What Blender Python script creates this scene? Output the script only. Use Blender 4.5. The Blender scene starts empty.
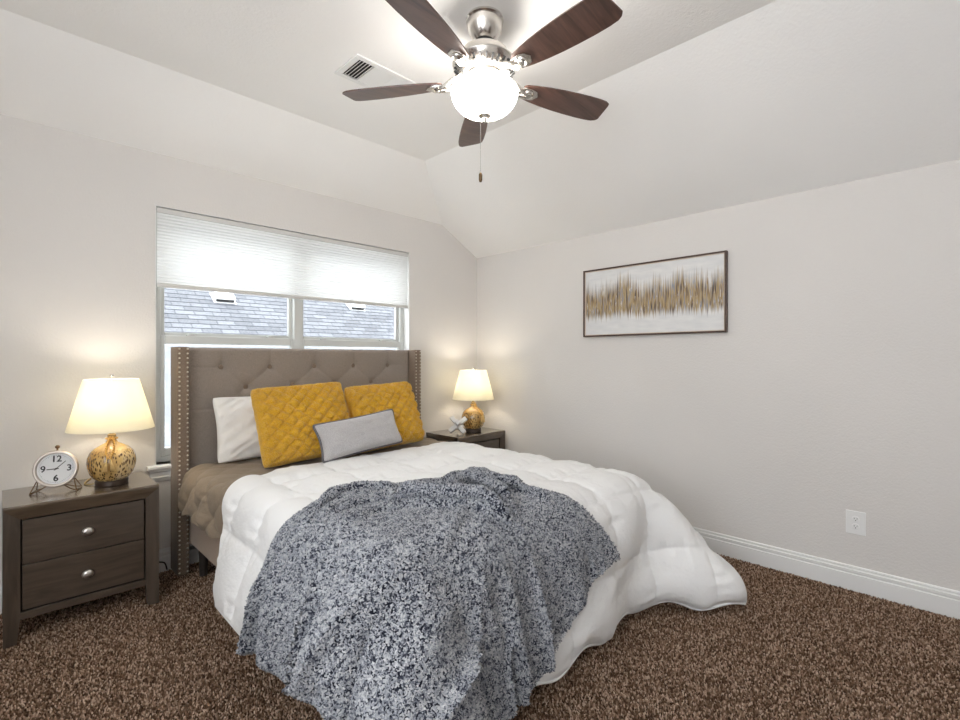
import bpy, bmesh, math, random
import numpy as np
from mathutils import Vector, Matrix, Euler
PI = math.pi
R = math.radians
random.seed(7)
scene = bpy.context.scene
COL = scene.collection

# ---------------------------------------------------------------- camera, world, exposure
cam = bpy.data.cameras.new('camera')
cam.sensor_width = 36
cam.lens = 488.5 / 960 * 36
cam.shift_y = -2.5 / 960
cam.clip_start = 0.02
cam_o = bpy.data.objects.new('camera', cam)
COL.objects.link(cam_o)
cam_o.location = (0, 0, 1.25)
cam_o.rotation_euler = (PI / 2, 0, R(45.2) - PI / 2)
scene.camera = cam_o
WORLD_STRENGTH = 4.2
LAMP_POWER = 3.7
GLOBE_STRENGTH = 13.0
FAN_BULB_POWER = 3.6
scene.view_settings.view_transform = 'Standard'
scene.view_settings.look = 'None'
scene.view_settings.exposure = 0.28
scene.view_settings.gamma = 1.0
scene.view_settings.use_curve_mapping = False
world = bpy.data.worlds.new('sky')
scene.world = world
world.use_nodes = True
wb = world.node_tree.nodes['Background']
wb.inputs[0].default_value = (0.94, 0.97, 1.0, 1)
wb.inputs[1].default_value = WORLD_STRENGTH
sun = bpy.data.lights.new('sun', 'SUN')
sun.energy = 1.2
sun.angle = R(2.0)
sun.color = (1.0, 0.98, 0.95)
sun_o = bpy.data.objects.new('sun', sun)
COL.objects.link(sun_o)
sun_o.location = (6, 2, 9)
sun_o.rotation_euler = Vector((-0.62, 0.12, -0.77)).to_track_quat('-Z', 'Y').to_euler()
scene.cycles.use_denoising = True
scene.cycles.max_bounces = 10
scene.cycles.diffuse_bounces = 6
scene.cycles.transparent_max_bounces = 12
scene.cycles.sample_clamp_indirect = 6.0

# ---------------------------------------------------------------- material helpers
class NT:
    def __init__(s, name):
        s.m = bpy.data.materials.new(name)
        s.m.use_nodes = True
        s.t = s.m.node_tree
        s.b = s.t.nodes['Principled BSDF']
        s.out = s.t.nodes['Material Output']
    def n(s, typ, **kw):
        nd = s.t.nodes.new(typ)
        for k, v in kw.items():
            if k.startswith('i_'):
                nd.inputs[k[2:].replace('_', ' ')].default_value = v
            elif k.startswith('n_'):
                nd.inputs[int(k[2:])].default_value = v
            else:
                setattr(nd, k, v)
        return nd
    def l(s, a, b):
        s.t.links.new(a, b)
    def ramp(s, src, stops, interp='LINEAR'):
        r = s.n('ShaderNodeValToRGB')
        r.color_ramp.interpolation = interp
        el = r.color_ramp.elements
        while len(el) < len(stops):
            el.new(0.5)
        for e, (p, c) in zip(el, stops):
            e.position = p
            e.color = (*c, 1) if len(c) == 3 else c
        s.l(src, r.inputs[0])
        return r
    def bump(s, src, strength=0.3, dist=0.01, prev=None):
        b = s.n('ShaderNodeBump')
        b.inputs['Strength'].default_value = strength
        b.inputs['Distance'].default_value = dist
        s.l(src, b.inputs['Height'])
        if prev is not None:
            s.l(prev.outputs[0], b.inputs['Normal'])
        return b
    def coord(s, kind='Object', scale=(1, 1, 1), rot=(0, 0, 0)):
        tc = s.n('ShaderNodeTexCoord')
        mp = s.n('ShaderNodeMapping')
        mp.inputs['Scale'].default_value = scale
        mp.inputs['Rotation'].default_value = rot
        s.l(tc.outputs[kind], mp.inputs['Vector'])
        return mp.outputs[0]

def hexc(h):
    h = h.lstrip('#')
    return tuple((((int(h[i:i + 2], 16) / 255 + 0.055) / 1.055) ** 2.4) if int(h[i:i + 2], 16) > 10 else int(h[i:i + 2], 16) / 255 / 12.92 for i in (0, 2, 4))

def simple(name, col, rough=0.5, metal=0.0, spec=0.5, sheen=0.0):
    k = NT(name)
    k.b.inputs['Base Color'].default_value = (*col, 1)
    k.b.inputs['Roughness'].default_value = rough
    k.b.inputs['Metallic'].default_value = metal
    k.b.inputs['Specular IOR Level'].default_value = spec
    if sheen:
        k.b.inputs['Sheen Weight'].default_value = sheen
    return k.m

def paint(name, col, scale=90, strength=0.12, rough=0.75):
    k = NT(name)
    v = k.coord('Object')
    nz = k.n('ShaderNodeTexNoise', i_Scale=scale, i_Detail=3.0, i_Roughness=0.55)
    k.l(v, nz.inputs['Vector'])
    nz2 = k.n('ShaderNodeTexNoise', i_Scale=1.3, i_Detail=2.0)
    k.l(v, nz2.inputs['Vector'])
    c2 = tuple(c * 0.965 for c in col)
    r = k.ramp(nz2.outputs[0], [(0.3, c2), (0.7, col)])
    k.l(r.outputs[0], k.b.inputs['Base Color'])
    k.b.inputs['Roughness'].default_value = rough
    k.b.inputs['Specular IOR Level'].default_value = 0.25
    b = k.bump(nz.outputs[0], strength, 0.004)
    k.l(b.outputs[0], k.b.inputs['Normal'])
    return k.m

def carpet_mat():
    k = NT('brown_carpet')
    v = k.coord('Object')
    w = k.n('ShaderNodeTexNoise', i_Scale=60.0, i_Detail=2.0)
    k.l(v, w.inputs['Vector'])
    mx = k.n('ShaderNodeMix', data_type='RGBA', blend_type='LINEAR_LIGHT')
    mx.inputs[0].default_value = 0.012
    k.l(v, mx.inputs[6]); k.l(w.outputs[1], mx.inputs[7])
    vo = k.n('ShaderNodeTexVoronoi', i_Scale=125.0)
    k.l(mx.outputs[2], vo.inputs['Vector'])
    sep = k.n('ShaderNodeSeparateColor')
    k.l(vo.outputs['Color'], sep.inputs[0])
    r = k.ramp(sep.outputs[0], [(0.0, (0.055, 0.034, 0.023)), (0.35, (0.140, 0.090, 0.062)), (0.7, (0.260, 0.175, 0.128)), (1.0, (0.46, 0.35, 0.28))])
    big = k.n('ShaderNodeTexNoise', i_Scale=2.2, i_Detail=3.0)
    k.l(v, big.inputs['Vector'])
    br = k.ramp(big.outputs[0], [(0.3, (0.82, 0.80, 0.80)), (0.7, (1.12, 1.1, 1.08))])
    mul = k.n('ShaderNodeMix', data_type='RGBA', blend_type='MULTIPLY')
    mul.inputs[0].default_value = 1
    k.l(r.outputs[0], mul.inputs[6]); k.l(br.outputs[0], mul.inputs[7])
    k.l(mul.outputs[2], k.b.inputs['Base Color'])
    k.b.inputs['Roughness'].default_value = 1.0
    k.b.inputs['Specular IOR Level'].default_value = 0.05
    inv = k.n('ShaderNodeMath', operation='SUBTRACT')
    inv.inputs[0].default_value = 1.0
    k.l(vo.outputs['Distance'], inv.inputs[1])
    b = k.bump(inv.outputs[0], 1.0, 0.012)
    k.l(b.outputs[0], k.b.inputs['Normal'])
    return k.m

def wood_mat(name, c1, c2, scale=(3, 40, 40), rough=0.42, rot=(0, 0, 0), kind='Object', coat=0.0):
    k = NT(name)
    v = k.coord(kind, scale, rot)
    nz = k.n('ShaderNodeTexNoise', i_Scale=1.0, i_Detail=5.0, i_Roughness=0.6)
    nz.inputs['Distortion'].default_value = 0.6
    k.l(v, nz.inputs['Vector'])
    r = k.ramp(nz.outputs[0], [(0.32, c1), (0.68, c2)])
    k.l(r.outputs[0], k.b.inputs['Base Color'])
    k.b.inputs['Roughness'].default_value = rough
    k.b.inputs['Coat Weight'].default_value = coat
    k.b.inputs['Coat Roughness'].default_value = 0.25
    b = k.bump(nz.outputs[0], 0.08, 0.003)
    k.l(b.outputs[0], k.b.inputs['Normal'])
    return k.m

def weave(name, c1, c2, scale=260, rough=0.9, strength=0.25, kind='Object', sheen=0.15, big=None):
    k = NT(name)
    v = k.coord(kind)
    nz = k.n('ShaderNodeTexNoise', i_Scale=float(scale), i_Detail=2.0)
    k.l(v, nz.inputs['Vector'])
    r = k.ramp(nz.outputs[0], [(0.35, c1), (0.65, c2)])
    k.l(r.outputs[0], k.b.inputs['Base Color'])
    k.b.inputs['Roughness'].default_value = rough
    k.b.inputs['Specular IOR Level'].default_value = 0.2
    k.b.inputs['Sheen Weight'].default_value = sheen
    b = k.bump(nz.outputs[0], strength, 0.002)
    if big:
        n2 = k.n('ShaderNodeTexNoise', i_Scale=float(big[0]), i_Detail=4.0, i_Roughness=0.6)
        k.l(v, n2.inputs['Vector'])
        b = k.bump(n2.outputs[0], big[1], 0.02, b)
    k.l(b.outputs[0], k.b.inputs['Normal'])
    return k.m

def glass_mat():
    k = NT('window_glass')
    tr = k.n('ShaderNodeBsdfTransparent')
    tr.inputs[0].default_value = (0.97, 0.985, 0.98, 1)
    gl = k.n('ShaderNodeBsdfGlossy')
    gl.inputs['Roughness'].default_value = 0.02
    mx = k.n('ShaderNodeMixShader')
    mx.inputs[0].default_value = 0.05
    k.l(tr.outputs[0], mx.inputs[1]); k.l(gl.outputs[0], mx.inputs[2])
    k.l(mx.outputs[0], k.out.inputs[0])
    return k.m

def screen_mat():
    k = NT('insect_screen')
    tr = k.n('ShaderNodeBsdfTransparent')
    df = k.n('ShaderNodeBsdfDiffuse')
    df.inputs[0].default_value = (0.75, 0.77, 0.8, 1)
    tl = k.n('ShaderNodeBsdfTranslucent')
    tl.inputs[0].default_value = (0.75, 0.77, 0.8, 1)
    a = k.n('ShaderNodeAddShader')
    k.l(df.outputs[0], a.inputs[0]); k.l(tl.outputs[0], a.inputs[1])
    mx = k.n('ShaderNodeMixShader')
    mx.inputs[0].default_value = 0.22
    k.l(tr.outputs[0], mx.inputs[1]); k.l(a.outputs[0], mx.inputs[2])
    k.l(mx.outputs[0], k.out.inputs[0])
    return k.m

def translucent_mat(name, col, tcol, fac=0.5, rough=0.9, weavescale=None):
    k = NT(name)
    df = k.n('ShaderNodeBsdfDiffuse')
    df.inputs[0].default_value = (*col, 1)
    tl = k.n('ShaderNodeBsdfTranslucent')
    tl.inputs[0].default_value = (*tcol, 1)
    mx = k.n('ShaderNodeMixShader')
    mx.inputs[0].default_value = fac
    k.l(df.outputs[0], mx.inputs[1]); k.l(tl.outputs[0], mx.inputs[2])
    k.l(mx.outputs[0], k.out.inputs[0])
    if weavescale:
        v = k.coord('Object')
        nz = k.n('ShaderNodeTexNoise', i_Scale=float(weavescale), i_Detail=2.0)
        k.l(v, nz.inputs['Vector'])
        b = k.bump(nz.outputs[0], 0.2, 0.002)
        k.l(b.outputs[0], df.inputs['Normal'])
    return k.m

def emit_mat(name, col, strength):
    k = NT(name)
    k.b.inputs['Base Color'].default_value = (0.9, 0.9, 0.88, 1)
    k.b.inputs['Emission Color'].default_value = (*col, 1)
    k.b.inputs['Emission Strength'].default_value = strength
    k.b.inputs['Roughness'].default_value = 0.3
    return k.m

def yarn_mat(name, stops, rough=1.0, sheen=0.0):
    k = NT(name)
    at = k.n('ShaderNodeAttribute')
    at.attribute_name = 'yarn'
    r = k.ramp(at.outputs['Fac'], stops)
    k.l(r.outputs[0], k.b.inputs['Base Color'])
    k.b.inputs['Roughness'].default_value = rough
    k.b.inputs['Specular IOR Level'].default_value = 0.05
    k.b.inputs['Sheen Weight'].default_value = sheen
    return k.m

def fleece_mat():
    k = NT('mustard_fleece')
    v = k.coord('Object')
    nz = k.n('ShaderNodeTexNoise', i_Scale=150.0, i_Detail=3.0)
    k.l(v, nz.inputs['Vector'])
    n2 = k.n('ShaderNodeTexNoise', i_Scale=22.0, i_Detail=3.0)
    k.l(v, n2.inputs['Vector'])
    ad = k.n('ShaderNodeMath', operation='MULTIPLY_ADD')
    k.l(n2.outputs[0], ad.inputs[0]); ad.inputs[1].default_value = 0.6
    k.l(nz.outputs[0], ad.inputs[2])
    r = k.ramp(ad.outputs[0], [(0.55, (0.62, 0.33, 0.016)), (0.8, (0.74, 0.42, 0.026)), (1.05, (0.82, 0.50, 0.045))])
    k.l(r.outputs[0], k.b.inputs['Base Color'])
    k.b.inputs['Roughness'].default_value = 1.0
    k.b.inputs['Specular IOR Level'].default_value = 0.05
    k.b.inputs['Sheen Weight'].default_value = 0.6
    k.b.inputs['Sheen Roughness'].default_value = 0.4
    k.b.inputs['Sheen Tint'].default_value = (1, 0.92, 0.75, 1)
    b = k.bump(nz.outputs[0], 0.7, 0.006)
    k.l(b.outputs[0], k.b.inputs['Normal'])
    return k.m

def shingle_mat():
    k = NT('grey_roof_shingles')
    v = k.coord('UV')
    br = k.n('ShaderNodeTexBrick', i_Scale=1.0)
    br.inputs['Color1'].default_value = (0.115, 0.12, 0.138, 1)
    br.inputs['Color2'].default_value = (0.185, 0.193, 0.217, 1)
    br.inputs['Mortar'].default_value = (0.072, 0.076, 0.09, 1)
    br.inputs['Mortar Size'].default_value = 0.011
    br.inputs['Mortar Smooth'].default_value = 0.3
    br.inputs['Brick Width'].default_value = 0.30
    br.inputs['Row Height'].default_value = 0.145
    br.offset_frequency = 2
    br.offset = 0.43
    k.l(v, br.inputs['Vector'])
    nz = k.n('ShaderNodeTexNoise', i_Scale=18.0, i_Detail=4.0)
    k.l(v, nz.inputs['Vector'])
    rr = k.ramp(nz.outputs[0], [(0.3, (0.8, 0.8, 0.8)), (0.7, (1.15, 1.15, 1.15))])
    mul = k.n('ShaderNodeMix', data_type='RGBA', blend_type='MULTIPLY')
    mul.inputs[0].default_value = 1
    k.l(br.outputs[0], mul.inputs[6]); k.l(rr.outputs[0], mul.inputs[7])
    k.l(mul.outputs[2], k.b.inputs['Base Color'])
    k.b.inputs['Roughness'].default_value = 0.95
    return k.m

def ceramic_mat():
    k = NT('speckled_ochre_ceramic')
    v = k.coord('Object')
    tc = k.n('ShaderNodeSeparateXYZ')
    k.l(v, tc.inputs[0])
    mp = k.coord('Object', (120, 120, 42))
    vo = k.n('ShaderNodeTexVoronoi', i_Scale=1.0)
    k.l(mp, vo.inputs['Vector'])
    nz = k.n('ShaderNodeTexNoise', i_Scale=9.0, i_Detail=4.0)
    k.l(k.coord('Object', (1, 1, 0.35)), nz.inputs['Vector'])
    base = k.ramp(nz.outputs[0], [(0.35, (0.34, 0.18, 0.045)), (0.55, (0.62, 0.42, 0.16)), (0.75, (0.80, 0.70, 0.50))])
    spots = k.ramp(vo.outputs['Distance'], [(0.30, (0.10, 0.045, 0.018)), (0.50, (1, 1, 1))])
    mul = k.n('ShaderNodeMix', data_type='RGBA', blend_type='MULTIPLY')
    k.l(base.outputs[0], mul.inputs[6]); k.l(spots.outputs[0], mul.inputs[7])
    msk = k.ramp(tc.outputs[2], [(0.0, (1, 1, 1)), (0.165, (1, 1, 1)), (0.185, (0.1, 0.1, 0.1)), (1.0, (0.05, 0.05, 0.05))])
    k.l(msk.outputs[0], mul.inputs[0])
    k.l(mul.outputs[2], k.b.inputs['Base Color'])
    k.b.inputs['Roughness'].default_value = 0.18
    k.b.inputs['Coat Weight'].default_value = 0.4
    return k.m

def art_mat():
    k = NT('abstract_streak_painting')
    uv = k.coord('UV')
    sep = k.n('ShaderNodeSeparateXYZ')
    k.l(uv, sep.inputs[0])
    # streak strength, stretched along the vertical
    st = k.n('ShaderNodeTexNoise', i_Scale=1.0, i_Detail=4.0, i_Roughness=0.7)
    k.l(k.coord('UV', (72, 3.6, 1)), st.inputs['Vector'])
    # ragged top and bottom of the band
    edge = k.n('ShaderNodeTexNoise', i_Scale=1.0, i_Detail=3.0, i_Roughness=0.75)
    k.l(k.coord('UV', (64, 0.0, 1)), edge.inputs['Vector'])
    slow = k.n('ShaderNodeTexNoise', i_Scale=1.0, i_Detail=1.0)
    k.l(k.coord('UV', (5.0, 0.0, 3)), slow.inputs['Vector'])
    def math_(op, a, b, c=None):
        m = k.n('ShaderNodeMath', operation=op)
        for i, x in enumerate((a, b, c)):
            if x is None: continue
            if isinstance(x, (int, float)): m.inputs[i].default_value = x
            else: k.l(x, m.inputs[i])
        return m.outputs[0]
    top = math_('ADD', math_('MULTIPLY', edge.outputs[0], 0.85), math_('MULTIPLY', slow.outputs[0], 0.60))
    top = math_('ADD', top, 0.09)
    bot = math_('SUBTRACT', 0.45, math_('MULTIPLY', edge.outputs[0], 0.55))
    bot = math_('ADD', bot, math_('MULTIPLY', slow.outputs[0], 0.12))
    up = math_('MULTIPLY', math_('SUBTRACT', top, sep.outputs[1]), 5.0)
    dn = math_('MULTIPLY', math_('SUBTRACT', sep.outputs[1], bot), 11.0)
    band = math_('MINIMUM', math_('MINIMUM', up, dn), 1.0)
    band = math_('MAXIMUM', band, 0.0)
    msk = math_('MULTIPLY', band, k.ramp(st.outputs[0], [(0.34, (0, 0, 0)), (0.40, (1, 1, 1))]).outputs[0])
    hue = k.n('ShaderNodeTexNoise', i_Scale=1.0, i_Detail=2.0, i_Roughness=0.8)
    k.l(k.coord('UV', (80, 2.2, 7)), hue.inputs['Vector'])
    colr = k.ramp(hue.outputs[0], [(0.25, (0.03, 0.028, 0.035)), (0.38, (0.10, 0.085, 0.085)), (0.45, (0.27, 0.18, 0.09)), (0.53, (0.48, 0.36, 0.19)), (0.60, (0.22, 0.25, 0.32)), (0.68, (0.42, 0.28, 0.13)), (0.76, (0.62, 0.54, 0.40))])
    bgn = k.n('ShaderNodeTexNoise', i_Scale=1.0, i_Detail=4.0)
    k.l(k.coord('UV', (9, 14, 1)), bgn.inputs['Vector'])
    bg = k.ramp(bgn.outputs[0], [(0.3, (0.66, 0.665, 0.67)), (0.6, (0.73, 0.73, 0.725)), (0.8, (0.78, 0.78, 0.775))])
    mx = k.n('ShaderNodeMix', data_type='RGBA')
    k.l(msk, mx.inputs[0]); k.l(bg.outputs[0], mx.inputs[6]); k.l(colr.outputs[0], mx.inputs[7])
    k.l(mx.outputs[2], k.b.inputs['Base Color'])
    k.b.inputs['Roughness'].default_value = 0.6
    b = k.bump(st.outputs[0], 0.25, 0.003)
    k.l(b.outputs[0], k.b.inputs['Normal'])
    return k.m

M = {}
M['wall'] = paint('wall_paint', (0.725, 0.700, 0.675), 95, 0.45)
M['ceil'] = paint('ceiling_paint', (0.92, 0.91, 0.895), 75, 0.4)
M['trim'] = simple('white_trim_paint', (0.80, 0.80, 0.79), 0.35)
M['carpet'] = carpet_mat()
M['pile'] = yarn_mat('speckled_carpet_yarn', [(0.0, (0.055, 0.031, 0.019)), (0.40, (0.165, 0.099, 0.063)), (0.7, (0.33, 0.215, 0.148)), (1.0, (0.60, 0.45, 0.345))])
M['curl'] = yarn_mat('heathered_sherpa_yarn', [(0.0, (0.020, 0.023, 0.040)), (0.28, (0.06, 0.066, 0.09)), (0.46, (0.30, 0.315, 0.35)), (0.75, (0.50, 0.51, 0.53)), (1.0, (0.66, 0.665, 0.68))], sheen=0.1)
M['vinyl'] = simple('white_window_vinyl', (0.60, 0.61, 0.59), 0.4)
M['glass'] = glass_mat()
M['screen'] = screen_mat()
M['reveal'] = simple('white_reveal_paint', (0.78, 0.78, 0.77), 0.6)
M['shade'] = translucent_mat('cellular_shade_fabric', (0.84, 0.835, 0.82), (0.78, 0.78, 0.77), 0.5)
M['shade_rail'] = simple('shade_rail_metal', (0.62, 0.61, 0.59), 0.45)
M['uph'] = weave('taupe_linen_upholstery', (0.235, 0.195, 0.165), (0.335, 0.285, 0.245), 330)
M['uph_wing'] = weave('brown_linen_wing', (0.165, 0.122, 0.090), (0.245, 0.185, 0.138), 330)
M['uph_rail_lit'] = weave('lamplit_linen_rail', (0.33, 0.24, 0.175), (0.44, 0.335, 0.255), 330)  # same linen as the wings, lightened to paint in lamp light
M['nail'] = simple('pewter_nailhead', (0.70, 0.66, 0.58), 0.28, 1.0)
M['dark'] = simple('dark_stained_leg', (0.03, 0.022, 0.018), 0.5)
M['mattress'] = simple('mattress_ticking', (0.55, 0.52, 0.48), 0.9)
M['comf'] = weave('white_microfibre', (0.80, 0.80, 0.795), (0.845, 0.845, 0.84), 500, 0.85, 0.05, 'UV', 0.05, (13.0, 0.45))
M['quilt'] = weave('taupe_quilt_cotton', (0.225, 0.175, 0.125), (0.285, 0.225, 0.165), 400, 0.85, 0.1, 'UV', 0.1, (14.0, 0.45))
M['sherpa'] = simple('navy_fleece_backing', (0.028, 0.031, 0.045), 1.0, 0, 0.05)
M['fleece'] = fleece_mat()
M['fibre'] = yarn_mat('mustard_fleece_fibre', [(0.0, (0.64, 0.34, 0.014)), (0.5, (0.80, 0.47, 0.030)), (1.0, (0.92, 0.62, 0.09))], sheen=0.7)
M['pillow_white'] = weave('white_pillowcase_cotton', (0.76, 0.745, 0.72), (0.81, 0.795, 0.77), 400, 0.9, 0.05, 'Object', 0.05, (11.0, 0.35))
M['silver'] = weave('silver_grey_velvet', (0.36, 0.345, 0.345), (0.50, 0.485, 0.485), 300, 0.55, 0.3, 'Object', 0.4)
M['silver_trim'] = simple('dark_grey_piping', (0.13, 0.12, 0.125), 0.8)
M['ns'] = wood_mat('greyish_brown_wood', (0.052, 0.037, 0.026), (0.092, 0.068, 0.050), (4, 34, 34), 0.34, coat=0.5)
M['ns_top'] = wood_mat('polished_lamplit_wood_top', (0.070, 0.049, 0.032), (0.120, 0.086, 0.058), (4, 34, 34), 0.20, coat=1.0)  # glossy, and base tone raised to paint in the warm reflection
M['ns_side'] = wood_mat('greyish_brown_wood_upright', (0.052, 0.037, 0.026), (0.092, 0.068, 0.050), (34, 34, 4), 0.40)
M['gap'] = simple('drawer_shadow_gap', (0.01, 0.008, 0.006), 0.8)
M['nickel'] = simple('brushed_nickel', (0.66, 0.63, 0.59), 0.24, 1.0)
M['nickel_soft'] = simple('satin_nickel_knob', (0.72, 0.69, 0.65), 0.38, 1.0)
M['chain'] = simple('grey_steel_chain', (0.30, 0.29, 0.28), 0.45, 1.0)
M['blackrub'] = simple('black_rubber', (0.012, 0.012, 0.012), 0.6)
M['walnut'] = wood_mat('dark_walnut_blade', (0.058, 0.027, 0.020), (0.130, 0.064, 0.047), (3, 46, 20), 0.32, coat=0.3)
M['globe'] = emit_mat('lit_frosted_globe', (1.0, 0.95, 0.88), GLOBE_STRENGTH)
M['ceramic'] = ceramic_mat()
M['foot'] = simple('dark_walnut_foot', (0.045, 0.028, 0.018), 0.4)
M['lampshade'] = translucent_mat('cream_linen_lampshade', (0.82, 0.81, 0.77), (0.88, 0.85, 0.71), 0.55, weavescale=420)
M['brass'] = simple('antique_brass', (0.46, 0.33, 0.16), 0.35, 1.0)
M['bead'] = simple('golden_wooden_bead', (0.62, 0.36, 0.09), 0.4)
M['tassel'] = simple('golden_thread', (0.72, 0.50, 0.20), 0.9)
M['bulb'] = emit_mat('lit_bulb', (1.0, 0.80, 0.50), 6.0)
M['clock'] = simple('champagne_clock_case', (0.55, 0.49, 0.44), 0.38, 0.6)
M['clockface'] = simple('pale_clock_dial', (0.74, 0.75, 0.76), 0.6)
M['ink'] = simple('black_print', (0.02, 0.02, 0.022), 0.6)
M['bronze'] = simple('dark_bronze_wire', (0.16, 0.10, 0.055), 0.35, 1.0)
M['cordgold'] = simple('gold_lamp_cord', (0.45, 0.33, 0.12), 0.5)
M['cordblack'] = simple('black_power_cord', (0.015, 0.014, 0.013), 0.5)
M['stone'] = simple('white_resin', (0.70, 0.69, 0.67), 0.5)
M['art'] = art_mat()
M['frame'] = wood_mat('dark_walnut_frame', (0.055, 0.028, 0.018), (0.11, 0.06, 0.04), (20, 4, 30), 0.4)
M['frame_lip'] = simple('pale_wood_lip', (0.62, 0.53, 0.45), 0.5)
M['plate'] = simple('white_outlet_plastic', (0.82, 0.82, 0.81), 0.3)
M['slot'] = simple('outlet_slot_dark', (0.02, 0.02, 0.02), 0.6)
M['vent'] = simple('white_vent_enamel', (0.80, 0.80, 0.79), 0.4)
M['ventdark'] = simple('dark_duct', (0.02, 0.02, 0.02), 0.8)
M['shingle'] = shingle_mat()
M['roofvent'] = simple('galvanised_roof_vent', (0.75, 0.76, 0.78), 0.45, 0.3)

# ---------------------------------------------------------------- geometry helpers
def obj(name, bm, mat, parent=None, smooth=False, angle=None):
    me = bpy.data.meshes.new(name)
    bmesh.ops.recalc_face_normals(bm, faces=bm.faces[:])
    bm.to_mesh(me)
    bm.free()
    for m in (mat if isinstance(mat, (list, tuple)) else [mat]):
        me.materials.append(M[m])
    if smooth:
        me.polygons.foreach_set('use_smooth', [True] * len(me.polygons))
        if angle is not None:
            me.set_sharp_from_angle(angle=R(angle))
    o = bpy.data.objects.new(name, me)
    COL.objects.link(o)
    if parent is not None:
        o.parent = parent
    return o

def tag(o, label=None, cat=None, group=None, kind=None):
    if label: o['label'] = label
    if cat: o['category'] = cat
    if group: o['group'] = group
    if kind: o['kind'] = kind
    return o

def thing(name, label, cat, loc=(0, 0, 0), rotz=0.0, group=None, kind=None):
    o = bpy.data.objects.new(name, None)
    o.empty_display_size = 0.1
    COL.objects.link(o)
    o.location = loc
    o.rotation_euler = (0, 0, rotz)
    return tag(o, label, cat, group, kind)

def bx(bm, x0, x1, y0, y1, z0, z1, bev=0.0, seg=2, mat=None, mi=0):
    r = bmesh.ops.create_cube(bm, size=1)
    vs = r['verts']
    for v in vs:
        v.co = Vector(((x0 + x1) / 2 + v.co.x * (x1 - x0), (y0 + y1) / 2 + v.co.y * (y1 - y0), (z0 + z1) / 2 + v.co.z * (z1 - z0)))
        if mat is not None:
            v.co = mat @ v.co
    es = list({e for v in vs for e in v.link_edges})
    fs = list({f for v in vs for f in v.link_faces})
    for f in fs: f.material_index = mi
    if bev > 0:
        bmesh.ops.bevel(bm, geom=es, offset=bev, segments=seg, profile=0.5, affect='EDGES')

def lathe(bm, prof, seg=32, mat=None, mi=0):
    rings = []
    for r, z in prof:
        if r < 1e-6:
            v = Vector((0, 0, z))
            rings.append([bm.verts.new(mat @ v if mat is not None else v)])
        else:
            ring = []
            for i in range(seg):
                a = 2 * PI * i / seg
                v = Vector((r * math.cos(a), r * math.sin(a), z))
                ring.append(bm.verts.new(mat @ v if mat is not None else v))
            rings.append(ring)
    for a, b in zip(rings[:-1], rings[1:]):
        if len(a) == 1 and len(b) == 1: continue
        for i in range(seg):
            j = (i + 1) % seg
            if len(a) == 1: f = bm.faces.new((a[0], b[i], b[j]))
            elif len(b) == 1: f = bm.faces.new((a[i], a[j], b[0]))
            else: f = bm.faces.new((a[i], a[j], b[j], b[i]))
            f.material_index = mi

def tube(bm, pts, r, seg=8, closed=False):
    pts = [Vector(p) for p in pts]
    n = len(pts)
    rings = []
    ref = None
    for i, p in enumerate(pts):
        a = pts[(i - 1) % n] if (i > 0 or closed) else p
        b = pts[(i + 1) % n] if (i < n - 1 or closed) else p
        t = (b - a).normalized()
        if ref is None:
            ref = Vector((0, 0, 1)) if abs(t.z) < 0.9 else Vector((1, 0, 0))
        u = (ref - t * ref.dot(t)).normalized()
        w = t.cross(u)
        ref = u
        rr = r[i] if isinstance(r, (list, tuple)) else r
        rings.append([bm.verts.new(p + (u * math.cos(2 * PI * k / seg) + w * math.sin(2 * PI * k / seg)) * rr) for k in range(seg)])
    m = n if closed else n - 1
    for i in range(m):
        a, b = rings[i], rings[(i + 1) % n]
        for k in range(seg):
            j = (k + 1) % seg
            bm.faces.new((a[k], a[j], b[j], b[k]))
    if not closed:
        bm.faces.new(rings[0]); bm.faces.new(rings[-1])

def spline(pts, k=6):
    a = np.array(pts, float)
    return [tuple(p) for p in resample(a, (len(a) - 1) * k + 1)]

def resample(a, m):
    n = len(a)
    t = np.linspace(0, n - 1, m)
    i = np.clip(np.floor(t).astype(int), 0, n - 2)
    f = (t - i).reshape(-1, *([1] * (a.ndim - 1)))
    p1 = a[i]; p2 = a[i + 1]
    p0 = np.where((i > 0).reshape(f.shape), a[np.maximum(i - 1, 0)], 2 * p1 - p2)
    p3 = np.where((i < n - 2).reshape(f.shape), a[np.minimum(i + 2, n - 1)], 2 * p2 - p1)
    return 0.5 * (2 * p1 + (p2 - p0) * f + (2 * p0 - 5 * p1 + 4 * p2 - p3) * f ** 2 + (3 * p1 - p0 - 3 * p2 + p3) * f ** 3)

def prism(bm, poly, axis, a, b, mi=0):
    """polygon (list of 2D points) extruded along axis from a to b; 2D order is the two other axes"""
    def P(p, t):
        if axis == 'x': return (t, p[0], p[1])
        if axis == 'y': return (p[0], t, p[1])
        return (p[0], p[1], t)
    va = [bm.verts.new(P(p, a)) for p in poly]
    vb = [bm.verts.new(P(p, b)) for p in poly]
    f = [bm.faces.new(va), bm.faces.new(vb)]
    n = len(poly)
    for i in range(n):
        f.append(bm.faces.new((va[i], va[(i + 1) % n], vb[(i + 1) % n], vb[i])))
    for q in f: q.material_index = mi

def new(): return bmesh.new()

def vnoise(x, y, seed=0):
    """smooth 2D value noise on arrays, range about -1..1"""
    rs = np.random.RandomState(seed)
    tab = rs.rand(256, 256) * 2 - 1
    xi = np.floor(x).astype(int); yi = np.floor(y).astype(int)
    fx = x - xi; fy = y - yi
    fx = fx * fx * (3 - 2 * fx); fy = fy * fy * (3 - 2 * fy)
    g = lambda a, b: tab[a % 256, b % 256]
    return (g(xi, yi) * (1 - fx) + g(xi + 1, yi) * fx) * (1 - fy) + (g(xi, yi + 1) * (1 - fx) + g(xi + 1, yi + 1) * fx) * fy

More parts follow.
